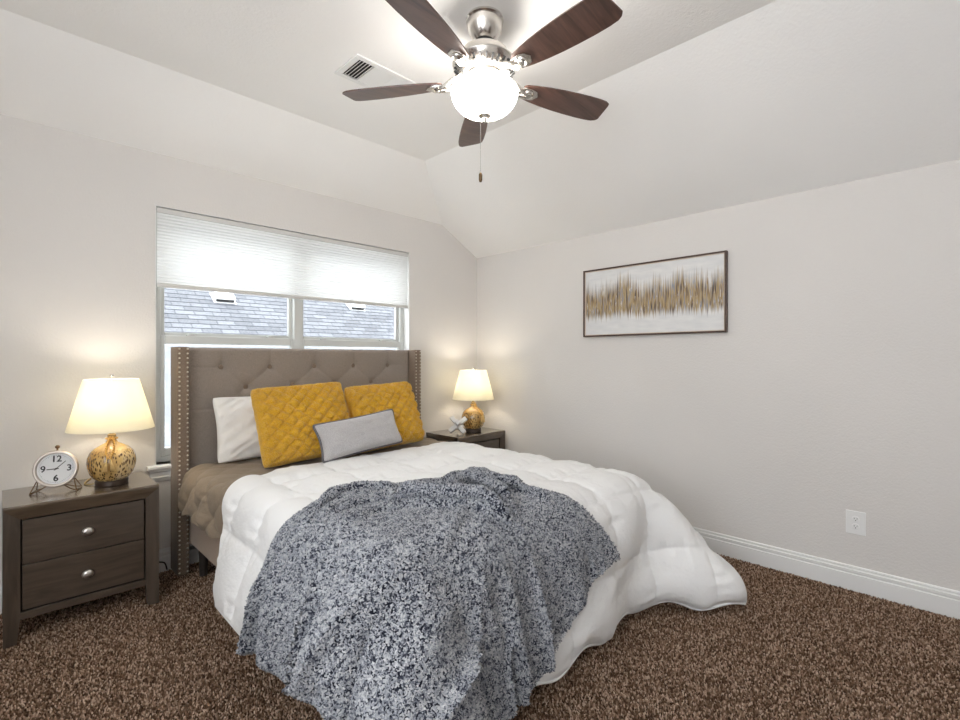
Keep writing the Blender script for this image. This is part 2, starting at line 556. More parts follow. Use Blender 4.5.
def grid_normals(p):
    du = np.gradient(p, axis=1); dv = np.gradient(p, axis=0)
    n = np.cross(du, dv)
    n /= np.linalg.norm(n, axis=2, keepdims=True) + 1e-12
    return n

def smooth_grid(a, it=1):
    for _ in range(it):
        b = a.copy()
        b[1:-1] = (a[:-2] + 2 * a[1:-1] + a[2:]) / 4
        c = b.copy()
        c[:, 1:-1] = (b[:, :-2] + 2 * b[:, 1:-1] + b[:, 2:]) / 4
        a = c
    return a

def sheet(name, top, bottom, uv, mat, parent=None):
    """closed cloth: a top and a bottom grid (nv, nu, 3) joined along their rim"""
    nv, nu = top.shape[:2]
    N = nv * nu
    co = np.concatenate([top.reshape(-1, 3), bottom.reshape(-1, 3)])
    j, i = np.meshgrid(np.arange(nv - 1), np.arange(nu - 1), indexing='ij')
    a = (j * nu + i).ravel()
    q = np.stack([a, a + 1, a + nu + 1, a + nu], 1)
    q2 = q[:, ::-1] + N
    rim = np.concatenate([np.arange(nu), nu - 1 + nu * np.arange(1, nv), (nv - 1) * nu + np.arange(nu - 2, -1, -1), nu * np.arange(nv - 2, 0, -1)])
    r2 = np.roll(rim, -1)
    q3 = np.stack([r2, rim, rim + N, r2 + N], 1)
    quads = np.concatenate([q, q2, q3]).astype(np.int32)
    me = bpy.data.meshes.new(name)
    me.vertices.add(len(co)); me.vertices.foreach_set('co', co.ravel().astype(np.float32))
    me.loops.add(quads.size); me.loops.foreach_set('vertex_index', quads.ravel())
    me.polygons.add(len(quads))
    me.polygons.foreach_set('loop_start', np.arange(0, quads.size, 4, dtype=np.int32))
    me.polygons.foreach_set('use_smooth', np.ones(len(quads), bool))
    me.update(calc_edges=True)
    ul = me.uv_layers.new(name='UVMap')
    uvv = np.concatenate([uv.reshape(-1, 2)] * 2)
    ul.data.foreach_set('uv', uvv[quads.ravel()].ravel().astype(np.float32))
    me.materials.append(M[mat])
    o = bpy.data.objects.new(name, me)
    COL.objects.link(o)
    if parent is not None: o.parent = parent
    return o

def tufts(name, P, N, length, radius, lean, mat, parent=None, curl=0.0, rings=2, seed=1, shade=None, soft=None):
    """many short yarn ends in one mesh: a tapering, leaning four sided stalk on every point"""
    rs = np.random.RandomState(seed)
    n = len(P)
    r = rs.randn(n, 3)
    t1 = np.cross(N, r); t1 /= np.linalg.norm(t1, axis=1, keepdims=True) + 1e-9
    t2 = np.cross(N, t1)
    d = N + t1 * lean * rs.rand(n, 1)
    d /= np.linalg.norm(d, axis=1, keepdims=True)
    L = length * (0.7 + 0.6 * rs.rand(n, 1))
    Rr = radius * (0.75 + 0.5 * rs.rand(n, 1))
    u = np.cross(d, t2); u /= np.linalg.norm(u, axis=1, keepdims=True)
    w = np.cross(d, u)
    vs = []; vn = []
    prof = [(0.0, 0.8), (0.45, 1.0), (0.85, 0.75)][:rings + 1] if rings == 2 else [(0.0, 0.9), (0.6, 1.0)]
    for f, k in prof:
        c = P + d * L * f + t1 * (curl * L * f * f)
        for q in range(4):
            a = q * PI / 2 + f * 1.3
            vs.append(c + (u * math.cos(a) + w * math.sin(a)) * Rr * k)
            vn.append(N * 0.8 + (u * math.cos(a) + w * math.sin(a)) * 0.45)
    vs.append(P + d * L + t1 * curl * L)
    vn.append(N * 1.0)
    m = len(vs)
    co = np.stack(vs, 1).reshape(-1, 3)
    base = (np.arange(n) * m)[:, None]
    nr = len(prof)
    quads = []
    for i in range(nr - 1):
        for q in range(4):
            quads.append([i * 4 + q, i * 4 + (q + 1) % 4, (i + 1) * 4 + (q + 1) % 4, (i + 1) * 4 + q])
    tris = [[(nr - 1) * 4 + q, (nr - 1) * 4 + (q + 1) % 4, m - 1] for q in range(4)]
    Q = (base[:, :, None] + np.array(quads)[None]).reshape(-1, 4)
    Tt = (base[:, :, None] + np.array(tris)[None]).reshape(-1, 3)
    idx = np.concatenate([Q.ravel(), Tt.ravel()]).astype(np.int32)
    st = np.concatenate([np.arange(len(Q)) * 4, len(Q) * 4 + np.arange(len(Tt)) * 3]).astype(np.int32)
    me = bpy.data.meshes.new(name)
    me.vertices.add(len(co)); me.vertices.foreach_set('co', co.ravel().astype(np.float32))
    me.loops.add(len(idx)); me.loops.foreach_set('vertex_index', idx)
    me.polygons.add(len(st)); me.polygons.foreach_set('loop_start', st)
    me.polygons.foreach_set('use_smooth', np.ones(len(st), bool))
    me.update(calc_edges=True)
    val = rs.rand(n) if shade is None else np.clip(shade + 0.5 * (rs.rand(n) - 0.5), 0, 1)
    at = me.attributes.new('yarn', 'FLOAT', 'POINT')
    at.data.foreach_set('value', np.repeat(val, m).astype(np.float32))
    if soft:      # yarn ends shade with the cloth they grow from
        nn = np.stack(vn, 1).reshape(-1, 3)
        nn /= np.linalg.norm(nn, axis=1, keepdims=True)
        me.normals_split_custom_set_from_vertices(nn.astype(np.float32))
    me.materials.append(M[mat])
    o = bpy.data.objects.new(name, me)
    COL.objects.link(o)
    if parent is not None: o.parent = parent
    return o

def unpack(rows):
    """cloth grid: each row lists x, y, z steps in half millimetres; a row starts from the start of the row above"""
    d = np.array(rows, dtype=np.int64).reshape(len(rows), -1, 3)
    d[:, 0] = np.cumsum(d[:, 0], axis=0)
    return np.cumsum(d, axis=1) / 2000.0

# ---------------------------------------------------------------- the room
XR, YB = 3.302, 3.366            # right wall, window wall
XL, YF = -1.1, -0.5             # the walls beside and behind the camera
ZR, ZB, ZC = 2.206, 2.447, 2.74  # right wall top, window wall top, flat ceiling
XC, YC = 2.314, 2.922            # where the flat ceiling ends
XK = XR - (ZB - ZR) * (XR - XC) / (ZC - ZR)
T = 0.16
WX0, WX1, WZ0, WZ1 = 0.666, 2.499, 0.62, 2.143

bm = new()
bx(bm, XL - T, XR + T, YF - 0.6, YB + T, -0.2, -0.012)
tag(obj('floor', bm, 'carpet'), 'brown carpeted floor of the whole bedroom', 'floor', kind='structure')

bm = new()
prism(bm, [(XL - T, -0.012), (WX0, -0.012), (WX0, ZB + 0.2), (XL - T, ZB + 0.2)], 'y', YB, YB + T)
prism(bm, [(WX0, -0.012), (WX1, -0.012), (WX1, WZ0), (WX0, WZ0)], 'y', YB, YB + T)
prism(bm, [(WX0, WZ1), (WX1, WZ1), (WX1, ZB + 0.2), (WX0, ZB + 0.2)], 'y', YB, YB + T)
prism(bm, [(WX1, -0.012), (XR + T, -0.012), (XR + T, ZB + 0.2), (WX1, ZB + 0.2)], 'y', YB, YB + T)
tag(obj('wall_back', bm, 'wall'), 'warm white textured wall with the window behind the bed', 'wall', kind='structure')
bm = new()
bx(bm, XR, XR + T, YF - 0.6, YB, -0.012, ZB + 0.2)
tag(obj('wall_right', bm, 'wall'), 'long warm white wall where the abstract painting hangs', 'wall', kind='structure')
bm = new()
bx(bm, XL - T, XL, 1.5, YB, -0.012, ZC + 0.2)
bx(bm, XL - T, XL, YF - 0.6, 1.5, -0.012, 0.80)  # cut low: unseen opening above, shaped to let sky light fill the room
tag(obj('wall_left', bm, 'wall'), 'unseen warm white side wall, cut low to let sky light in', 'wall', kind='structure')

bm = new()
bx(bm, XL - T, XR + T, YF - 0.76, YF - 0.6, -0.012, ZC + 0.2)
tag(obj('wall_front', bm, 'wall'), 'warm white wall behind the viewer', 'wall', kind='structure')

# vaulted ceiling: flat middle, a slope to each wall
bm = new()
H = 0.2
def face_slab(pts):
    lo = [bm.verts.new(p) for p in pts]
    hi = [bm.verts.new((p[0], p[1], p[2] + H)) for p in pts]
    bm.faces.new(lo); bm.faces.new(hi)
    for i in range(len(pts)):
        bm.faces.new((lo[i], lo[(i + 1) % len(pts)], hi[(i + 1) % len(pts)], hi[i]))
face_slab([(XL - T, YF - 0.6, ZC), (XC, YF - 0.6, ZC), (XC, YC, ZC), (XL - T, YC, ZC)])
face_slab([(XL - T, YC, ZC), (XC, YC, ZC), (XK, YB, ZB), (XL - T, YB, ZB)])
face_slab([(XC, YF - 0.6, ZC), (XR, YF - 0.6, ZR), (XR, YB, ZR), (XK, YB, ZB), (XC, YC, ZC)])
tag(obj('ceiling', bm, 'ceil'), 'white vaulted ceiling with a flat middle and two sloped sides', 'ceiling', kind='structure')

# cut pile of the carpet
rs_ = np.random.RandomState(4)
sp = 0.0070
gx, gy = np.meshgrid(np.arange(-0.75, XR - 0.020, sp), np.arange(-0.30, YB - 0.020, sp))
gx = (gx + (rs_.rand(*gx.shape) - 0.5) * sp).ravel(); gy = (gy + (rs_.rand(*gy.shape) - 0.5) * sp).ravel()
keep = (gx + gy > 1.1) & ~((gx > 0.95) & (gx < 2.30) & (gy > 1.35) & (gy < 3.2))
gx, gy = gx[keep], gy[keep]
pp = np.stack([gx, gy, np.full_like(gx, -0.0125)], 1)
tag(tufts('carpet_pile', pp, np.tile([0, 0, 1.0], (len(pp), 1)), 0.0115, 0.0032, 0.7, 'pile', rings=1, seed=2), 'brown speckled cut pile of the bedroom carpet', 'carpet', kind='stuff')

# baseboards
PB = [(0, -0.012), (0.016, -0.012), (0.016, 0.078), (0.012, 0.082), (0.012, 0.086), (0.015, 0.090), (0.015, 0.102), (0.010, 0.106), (0.009, 0.111), (0.011, 0.115), (0.008, 0.122), (0, 0.122)]
bm = new()
prism(bm, [(XR - d, z) for d, z in PB], 'y', YF - 0.6, YB)
tag(obj('baseboard_right', bm, 'trim'), 'white moulded baseboard along the wall under the painting', 'baseboard', kind='structure')
bm = new()
prism(bm, [(YB - d, z) for d, z in PB], 'x', XL, XR - 0.016)
tag(obj('baseboard_back', bm, 'trim'), 'white moulded baseboard along the window wall behind the bed', 'baseboard', kind='structure')

# ---------------------------------------------------------------- window
win = thing('window_1', 'wide double window half covered by the white shade', 'window', (0, 0, 0), kind='structure')
FY0, FY1 = YB + 0.075, YB + 0.135
bm = new()
bx(bm, WX0, WX0 + 0.042, FY0, FY1, WZ0, WZ1, 0.004)
bx(bm, WX1 - 0.042, WX1, FY0, FY1, WZ0, WZ1, 0.004)
bx(bm, WX0 + 0.04, WX1 - 0.04, FY0, FY1, WZ1 - 0.05, WZ1, 0.004)
bx(bm, WX0 + 0.04, WX1 - 0.04, FY0, FY1, WZ0, WZ0 + 0.03, 0.004)
obj('frame', bm, 'vinyl', win)
XM = 1.557
bm = new()
bx(bm, XM - 0.03, XM + 0.03, FY0 - 0.008, FY1, WZ0, WZ1 - 0.05, 0.005)
obj('mullion', bm, 'vinyl', win)
for x0, x1 in ((WX0 + 0.042, XM - 0.03), (XM + 0.03, WX1 - 0.042)):
    up = new()
    y0, y1 = FY0 + 0.028, FY1 - 0.005
    za, zb = 1.365, WZ1 - 0.05
    s = 0.026
    bx(up, x0, x0 + s, y0, y1, za, zb, 0.004); bx(up, x1 - s, x1, y0, y1, za, zb, 0.004)
    bx(up, x0 + s, x1 - s, y0, y1, za, za + 0.04, 0.004); bx(up, x0 + s, x1 - s, y0, y1, zb - s, zb, 0.004)
    us = obj('upper_sash', up, 'vinyl', win)
    g = new(); bx(g, x0 + s, x1 - s, y0 + 0.012, y0 + 0.016, za + 0.04, zb - s)
    obj('pane', g, 'glass', us)
    lo = new()
    y0, y1 = FY0 + 0.002, FY0 + 0.027
    za, zb = WZ0 + 0.03, 1.385
    s = 0.022
    bx(lo, x0, x0 + s, y0, y1, za, zb, 0.004); bx(lo, x1 - s, x1, y0, y1, za, zb, 0.004)
    bx(lo, x0 + s, x1 - s, y0, y1, zb - 0.052, zb, 0.004); bx(lo, x0 + s, x1 - s, y0, y1, za, za + 0.05, 0.004)
    ls = obj('lower_sash', lo, 'vinyl', win)
    g = new(); bx(g, x0 + s, x1 - s, y0 + 0.010, y0 + 0.014, za + 0.05, zb - 0.052)
    obj('pane', g, 'glass', ls)
    for f in (0.2, 0.8):
        xk = x0 + (x1 - x0) * f
        k = new()
        bx(k, xk - 0.025, xk + 0.025, y0 - 0.002, y1, zb, zb + 0.008, 0.003)
        bx(k, xk - 0.008, xk + 0.022, y0 + 0.002, y0 + 0.014, zb + 0.007, zb + 0.018, 0.003)
        obj('sash_lock', k, 'vinyl', ls)
    sc_ = new()
    v = [sc_.verts.new(p) for p in ((x0, FY1 - 0.004, WZ0 + 0.03), (x1, FY1 - 0.004, WZ0 + 0.03), (x1, FY1 - 0.004, 1.37), (x0, FY1 - 0.004, 1.37))]
    sc_.faces.new(v)
    obj('insect_screen', sc_, 'screen', win)
# drywall return is part of the wall; a thin white liner shows on the jambs
bm = new()
bx(bm, WX0, WX0 + 0.004, YB + 0.002, FY0, WZ0, WZ1)
bx(bm, WX1 - 0.004, WX1, YB + 0.002, FY0, WZ0, WZ1)
bx(bm, WX0, WX1, YB + 0.002, FY0, WZ1 - 0.004, WZ1)
obj('jamb', bm, 'reveal', win)
bm = new()
prism(bm, [(YB + 0.075, WZ0), (YB - 0.034, WZ0), (YB - 0.040, WZ0 - 0.006), (YB - 0.040, WZ0 - 0.018), (YB - 0.034, WZ0 - 0.024), (YB - 0.001, WZ0 - 0.024), (YB - 0.001, WZ0 - 0.002), (YB + 0.075, WZ0 - 0.002)], 'x', WX0 - 0.045, WX1 + 0.045)
obj('sill', bm, 'trim', win)
bm = new()
prism(bm, [(YB, WZ0 - 0.024), (YB - 0.026, WZ0 - 0.024), (YB - 0.024, WZ0 - 0.036), (YB - 0.014, WZ0 - 0.044), (YB - 0.014, WZ0 - 0.066), (YB - 0.019, WZ0 - 0.072), (YB - 0.014, WZ0 - 0.088), (YB - 0.004, WZ0 - 0.098), (YB, WZ0 - 0.098)], 'x', WX0 - 0.03, WX1 + 0.03)
obj('apron', bm, 'trim', win)

# cellular shade
sh = thing('cellular_shade', 'white pleated cellular shade pulled halfway down the window', 'window shade', (0, 0, 0))
SX0, SX1 = WX0 + 0.008, WX1 - 0.008
bm = new()
bx(bm, SX0, SX1, YB + 0.004, YB + 0.052, 2.104, 2.134, 0.003)
obj('headrail', bm, 'shade_rail', sh)
bm = new()
zt, zb_ = 2.104, 1.690
n = 22
pts = []
for i in range(n + 1):
    z = zt + (zb_ - zt) * i / n
    pts.append((YB + 0.014, z))
    if i < n: pts.append((YB + 0.0105, z - (zt - zb_) / n / 2))
for loop in (pts,):
    pv = None
    for y, z in loop:
        c_ = (bm.verts.new((SX0 + 0.003, y, z)), bm.verts.new((SX1 - 0.003, y, z)))
        if pv: bm.faces.new((pv[0], pv[1], c_[1], c_[0]))
        pv = c_
obj('pleated_fabric', bm, 'shade', sh)
bm = new()
bx(bm, SX0, SX1, YB + 0.008, YB + 0.040, 1.668, 1.692, 0.004)
obj('bottom_rail', bm, 'shade_rail', sh)

# ---------------------------------------------------------------- neighbouring roof outside
RY0, RZ0, SL = 5.7, -0.75, R(35)
roof = thing('neighbor_roof', 'grey shingled roof of the next house outside the window', 'roof', (0, 0, 0), kind='structure')
bm = new()
uvl = bm.loops.layers.uv.new('UVMap')
Ls = 12.0
nc = int(Ls / 0.145)
cs, sn = math.cos(SL), math.sin(SL)
def RP(x, s, h): return (x, RY0 + s * cs - h * sn, RZ0 + s * sn + h * cs)
for i in range(nc):
    s0, s1 = i * 0.145, (i + 1) * 0.145
    vv = [bm.verts.new(RP(x, s, h)) for x, s, h in ((-9, s0, 0.006), (22, s0, 0.006), (22, s1, 0), (-9, s1, 0))]
    f = bm.faces.new(vv)
    for lp, (u, w) in zip(f.loops, ((-9, s0 + 0.001), (22, s0 + 0.001), (22, s1 - 0.001), (-9, s1 - 0.001))):
        lp[uvl].uv = (u + 20, w)
    v2 = [bm.verts.new(RP(x, s0, h)) for x, h in ((-9, 0), (22, 0), (22, 0.006), (-9, 0.006))]
    f = bm.faces.new(v2)
    for lp in f.loops: lp[uvl].uv = (0.0, s0 + 0.001)
obj('shingle_field', bm, 'shingle', roof)
def roof_vent(x, s, label):
    t = thing('roof_vent', label, 'roof vent', RP(x, s, 0.0), group='roof vents on the next house')
    t.rotation_euler = (SL, 0, 0)
    b = new()
    bx(b, -0.2, 0.2, -0.17, 0.2, 0.0, 0.012, 0.004)
    obj('flashing', b, 'roofvent', t)
    b = new()
    prism(b, [(-0.17, 0.085), (-0.17, 0.100), (0.12, 0.13), (0.17, 0.012), (0.15, 0.012), (0.10, 0.10), (-0.155, 0.088), (-0.155, 0.085)], 'x', -0.17, 0.17)
    bx(b, -0.17, -0.16, -0.13, 0.15, 0.012, 0.115); bx(b, 0.16, 0.17, -0.13, 0.15, 0.012, 0.115)
    obj('hood', b, 'roofvent', t)
    b = new()
    bx(b, -0.155, 0.155, -0.145, 0.10, 0.012, 0.084)
    obj('opening', b, 'ventdark', t)
    return t
VENTS = [(3.12, 5.45), (6.03, 5.56)]
roof_vent(*VENTS[0], 'metal roof vent seen through the left window pane')
roof_vent(*VENTS[1], 'metal roof vent seen through the right window pane')

# ---------------------------------------------------------------- ceiling fan
FX, FYc = 1.529, 1.511
fan = thing('ceiling_fan', 'five blade ceiling fan with walnut blades and lit bowl', 'ceiling fan', (FX, FYc, ZC))
FZ = [(-0.75, -0.718), (-0.505, -0.441), (-0.484, -0.421), (-0.345, -0.318), (-0.338, -0.305), (-0.306, -0.262), (-0.246, -0.205), (-0.222, -0.186), (-0.192, -0.152), (-0.176, -0.141), (-0.148, -0.126), (-0.122, -0.100), (0, 0)]
def fobj(name, b, mat, parent, smooth=False, angle=None):
    for v in b.verts:
        v.co.x *= 1.047; v.co.y *= 1.047
        v.co.z = float(np.interp(v.co.z, [a for a, _ in FZ], [c for _, c in FZ]))
    return obj(name, b, mat, parent, smooth, angle)
bm = new()
lathe(bm, [(0, 0), (0.076, 0), (0.079, -0.012), (0.072, -0.020), (0.077, -0.028), (0.074, -0.048), (0.064, -0.085), (0.050, -0.110), (0.040, -0.122), (0.034, -0.122), (0, -0.110)], 40)
fobj('canopy', bm, 'nickel', fan, True, 40)
bm = new()
lathe(bm, [(0, -0.11), (0.034, -0.112), (0.036, -0.128), (0.028, -0.142), (0.016, -0.148), (0, -0.148)], 28)
fobj('ball_joint', bm, 'blackrub', fan, True, 40)
bm = new()
lathe(bm, [(0, -0.14), (0.013, -0.14), (0.013, -0.165), (0.024, -0.168), (0.026, -0.185), (0, -0.185)], 24)
fobj('downrod', bm, 'nickel', fan, True, 40)
bm = new()
lathe(bm, [(0, -0.176), (0.060, -0.178), (0.092, -0.184), (0.098, -0.192), (0.098, -0.222), (0.108, -0.230), (0.132, -0.236), (0.136, -0.246), (0.134, -0.252), (0.120, -0.276), (0.098, -0.300), (0.086, -0.306), (0.0, -0.306)], 56)
mot = fobj('motor_housing', bm, 'nickel', fan, True, 35)
bm = new()
for i in range(30):
    a = 2 * PI * i / 30
    m = Matrix.Rotation(a, 4, 'Z') @ Matrix.Translation((0.117, 0, -0.280)) @ Matrix.Rotation(R(42), 4, 'Y')
    bx(bm, -0.004, 0.004, -0.0035, 0.0035, -0.016, 0.016, mat=m)
fobj('vent_slot', bm, 'ventdark', mot)
bm = new()
lathe(bm, [(0, -0.304), (0.080, -0.304), (0.084, -0.312), (0.078, -0.322), (0.090, -0.330), (0.098, -0.338), (0.0, -0.338)], 48)
fobj('light_fitter', bm, 'nickel', fan, True, 35)
# blades and irons
PH = 52
for k in range(5):
    rot = Matrix.Rotation(R(PH + 72 * k), 4, 'Z') @ Matrix.Diagonal((1.032, 1.032, 1, 1))
    pitch = Matrix.Rotation(R(-12), 4, 'X')
    zb0 = -0.275
    b = new()
    # outline along +x
    xs = [0.185, 0.20, 0.24, 0.30, 0.37, 0.44, 0.51, 0.57, 0.605, 0.622, 0.632]
    hw = [0.030, 0.040, 0.049, 0.058, 0.065, 0.069, 0.071, 0.070, 0.066, 0.058, 0.046]
    top = []; 
    outl = [(x, h) for x, h in zip(xs, hw)] + [(x - (0.010 if i == 0 else 0.004), -h) for i, (x, h) in enumerate(zip(xs[::-1], hw[::-1]))]
    mt = rot @ Matrix.Translation((0, 0, zb0)) @ pitch
    lo = [b.verts.new(mt @ Vector((x, y, -0.003))) for x, y in outl]
    hi = [b.verts.new(mt @ Vector((x, y, 0.003))) for x, y in outl]
    b.faces.new(lo); b.faces.new(hi)
    for i in range(len(outl)):
        b.faces.new((lo[i], lo[(i + 1) % len(outl)], hi[(i + 1) % len(outl)], hi[i]))
    bl = obj('blade', b, 'walnut', fan)
    b = new()
    # curved arm from the motor down to the blade, splitting into a plate with a raised boss
    arm = spline([(0.085, 0, -0.238), (0.115, 0, -0.252), (0.145, 0, -0.270), (0.175, 0, -0.286), (0.205, 0, -0.290)], 5)
    for dy in (-0.018, 0.018):
        tube(b, [rot @ Vector((x, dy * (1.25 - 1.6 * abs(x - 0.145) / 0.12), z)) for x, _, z in arm], 0.0095, 8)
    plate = rot @ Matrix.Translation((0, 0, zb0)) @ pitch
    pl = [(0.165, 0.018), (0.185, 0.030), (0.215, 0.034), (0.245, 0.026), (0.262, 0.0)]
    pl = pl + [(x, -y) for x, y in pl[::-1][1:]]
    l2 = [b.verts.new(plate @ Vector((x, y, -0.011))) for x, y in pl]
    h2 = [b.verts.new(plate @ Vector((x, y, -0.0035))) for x, y in pl]
    b.faces.new(l2); b.faces.new(h2)
    for i in range(len(pl)):
        b.faces.new((l2[i], l2[(i + 1) % len(pl)], h2[(i + 1) % len(pl)], h2[i]))
    lathe(b, [(0, -0.024), (0.012, -0.023), (0.016, -0.017), (0.022, -0.019), (0.026, -0.014), (0.027, -0.009)], 20, plate @ Matrix.Translation((0.212, 0, 0)))
    obj('blade_iron', b, 'nickel', fan, True, 35)
bm = new()
prof = [(0.098, -0.338), (0.128, -0.338), (0.139, -0.346)]
for i in range(1, 15):
    a = i / 14 * PI / 2
    prof.append((0.141 * math.cos(a) ** 0.62, -0.352 - 0.132 * math.sin(a) ** 1.12))
prof[-1] = (0, prof[-1][1])
lathe(bm, prof, 48)
fobj('glass_bowl', bm, 'globe', fan, True)
for k in range(3):     # bulbs standing in the open top of the bowl
    L = bpy.data.lights.new('fan_bulb', 'POINT')
    L.energy = FAN_BULB_POWER
    L.color = (1.0, 0.96, 0.90)
    L.shadow_soft_size = 0.03
    lo = bpy.data.objects.new('fan_bulb', L)
    COL.objects.link(lo); lo.parent = fan
    a = R(PH + 36 + 120 * k)
    lo.location = (0.125 * math.cos(a), 0.125 * math.sin(a), -0.292)
bm = new()
lathe(bm, [(0, -0.482), (0.026, -0.486), (0.027, -0.492), (0.017, -0.494), (0.010, -0.500), (0.009, -0.512), (0.006, -0.518), (0, -0.520)], 24)
fobj('finial', bm, 'nickel', fan, True, 40)
bm = new()
cd = (-0.013, 0.011)
for i in range(55):
    z = -0.505 - i * 0.0038
    lathe(bm, [(0, z + 0.0016), (0.0015, z), (0, z - 0.0016)], 5, Matrix.Translation((cd[0], cd[1], 0)))
tube(bm, [(cd[0], cd[1], -0.50), (cd[0], cd[1], -0.715)], 0.0006, 5)
ch = fobj('pull_chain', bm, 'chain', fan)
bm = new()
lathe(bm, [(0, -0.712), (0.004, -0.714), (0.0075, -0.722), (0.0075, -0.742), (0.005, -0.750), (0, -0.751)], 14, Matrix.Translation((cd[0], cd[1], 0)))
fobj('chain_fob', bm, 'bronze', ch, True)

# ceiling register
vt = thing('ceiling_vent', 'white rectangular ceiling register with open dark slats', 'air vent', (1.258, 2.12, ZC))
VL, VW = 0.36, 0.225
bm = new()
for a in ((0, VL, 0, 0.028), (0, VL, VW - 0.028, VW), (0, 0.03, 0.028, VW - 0.028), (VL - 0.03, VL, 0.028, VW - 0.028), (0.118, 0.126, 0.028, VW - 0.028), (0.234, 0.242, 0.028, VW - 0.028)):
    bx(bm, a[0], a[1], a[2], a[3], -0.009, 0, 0.002)
obj('frame', bm, 'vent', vt)
bm = new()
bx(bm, 0.03, VL - 0.03, 0.028, VW - 0.028, -0.0015, -0.0005)
obj('duct_opening', bm, 'ventdark', vt)
for x0, x1, tilt in ((0.032, 0.118, -40), (0.126, 0.234, 14), (0.242, 0.33, 30)):
    nn = 5
    for i in range(nn):
        xc = x0 + (x1 - x0) * (i + 0.5) / nn
        b = new()
        m = Matrix.Translation((xc, 0, -0.007)) @ Matrix.Rotation(R(tilt), 4, 'Y')
        bx(b, -0.0105, 0.0105, 0.028, VW - 0.028, -0.0006, 0.0006, mat=m)
        obj('slat', b, 'vent', vt)

# ---------------------------------------------------------------- painting and outlet
art = thing('framed_painting', 'wide abstract painting of gold and grey streaks on white', 'painting', (XR, 1.618, 1.668))
AW, AH = 1.055, 0.516
bm = new()
fw, fd = 0.011, 0.034
for a in ((-AW / 2, AW / 2, -AH / 2, -AH / 2 + fw), (-AW / 2, AW / 2, AH / 2 - fw, AH / 2), (-AW / 2, -AW / 2 + fw, -AH / 2 + fw, AH / 2 - fw), (AW / 2 - fw, AW / 2, -AH / 2 + fw, AH / 2 - fw)):
    bx(bm, -fd, -0.001, a[0], a[1], a[2], a[3], 0.0015)
obj('frame', bm, 'frame', art)
bm = new()
w2, h2_ = AW / 2 - fw, AH / 2 - fw
for a in ((-w2, w2, -h2_, -h2_ + 0.006), (-w2, w2, h2_ - 0.006, h2_), (-w2, -w2 + 0.006, -h2_, h2_), (w2 - 0.006, w2, -h2_, h2_)):
    bx(bm, -0.026, -0.004, a[0], a[1], a[2], a[3])
obj('inner_lip', bm, 'frame_lip', art)
bm = new()
uvl = bm.loops.layers.uv.new('UVMap')
w2 -= 0.006; h2_ -= 0.006
bx(bm, -0.022, -0.004, -w2, w2, -h2_, h2_)
for f in bm.faces:
    for lp in f.loops:
        lp[uvl].uv = ((w2 - lp.vert.co.y) / (2 * w2), (lp.vert.co.z + h2_) / (2 * h2_))
obj('canvas', bm, 'art', art)

ol = thing('wall_outlet', 'white duplex outlet plate low on the long bare wall', 'outlet', (XR, 0.442, 0.358))
bm = new()
bx(bm, -0.006, -0.0005, -0.043, 0.043, -0.0625, 0.0625, 0.0025)
obj('cover_plate', bm, 'plate', ol)
for zz in (-0.020, 0.020):
    b = new()
    m = Matrix.Translation((-0.0055, 0, zz)) @ Matrix.Rotation(-PI / 2, 4, 'Y')
    lathe(b, [(0, 0.0028), (0.0150, 0.0028), (0.0165, 0.0015), (0.0165, -0.001)], 28, m)
    s_ = obj('socket', b, 'plate', ol)
    b = new()
    bx(b, -0.0088, -0.0080, -0.0072, -0.0052, zz - 0.001, zz + 0.007)
    bx(b, -0.0088, -0.0080, 0.0048, 0.0068, zz - 0.001, zz + 0.0065)
    lathe(b, [(0, 0.0034), (0.0026, 0.0034), (0.0026, 0.001)], 12, Matrix.Translation((-0.0055, 0, zz - 0.007)) @ Matrix.Rotation(-PI / 2, 4, 'Y'))
    obj('slot', b, 'slot', s_)
b = new()
lathe(b, [(0, 0.0016), (0.003, 0.001), (0.003, -0.001)], 12, Matrix.Translation((-0.0055, 0, 0)) @ Matrix.Rotation(-PI / 2, 4, 'Y'))
obj('screw', b, 'plate', ol)

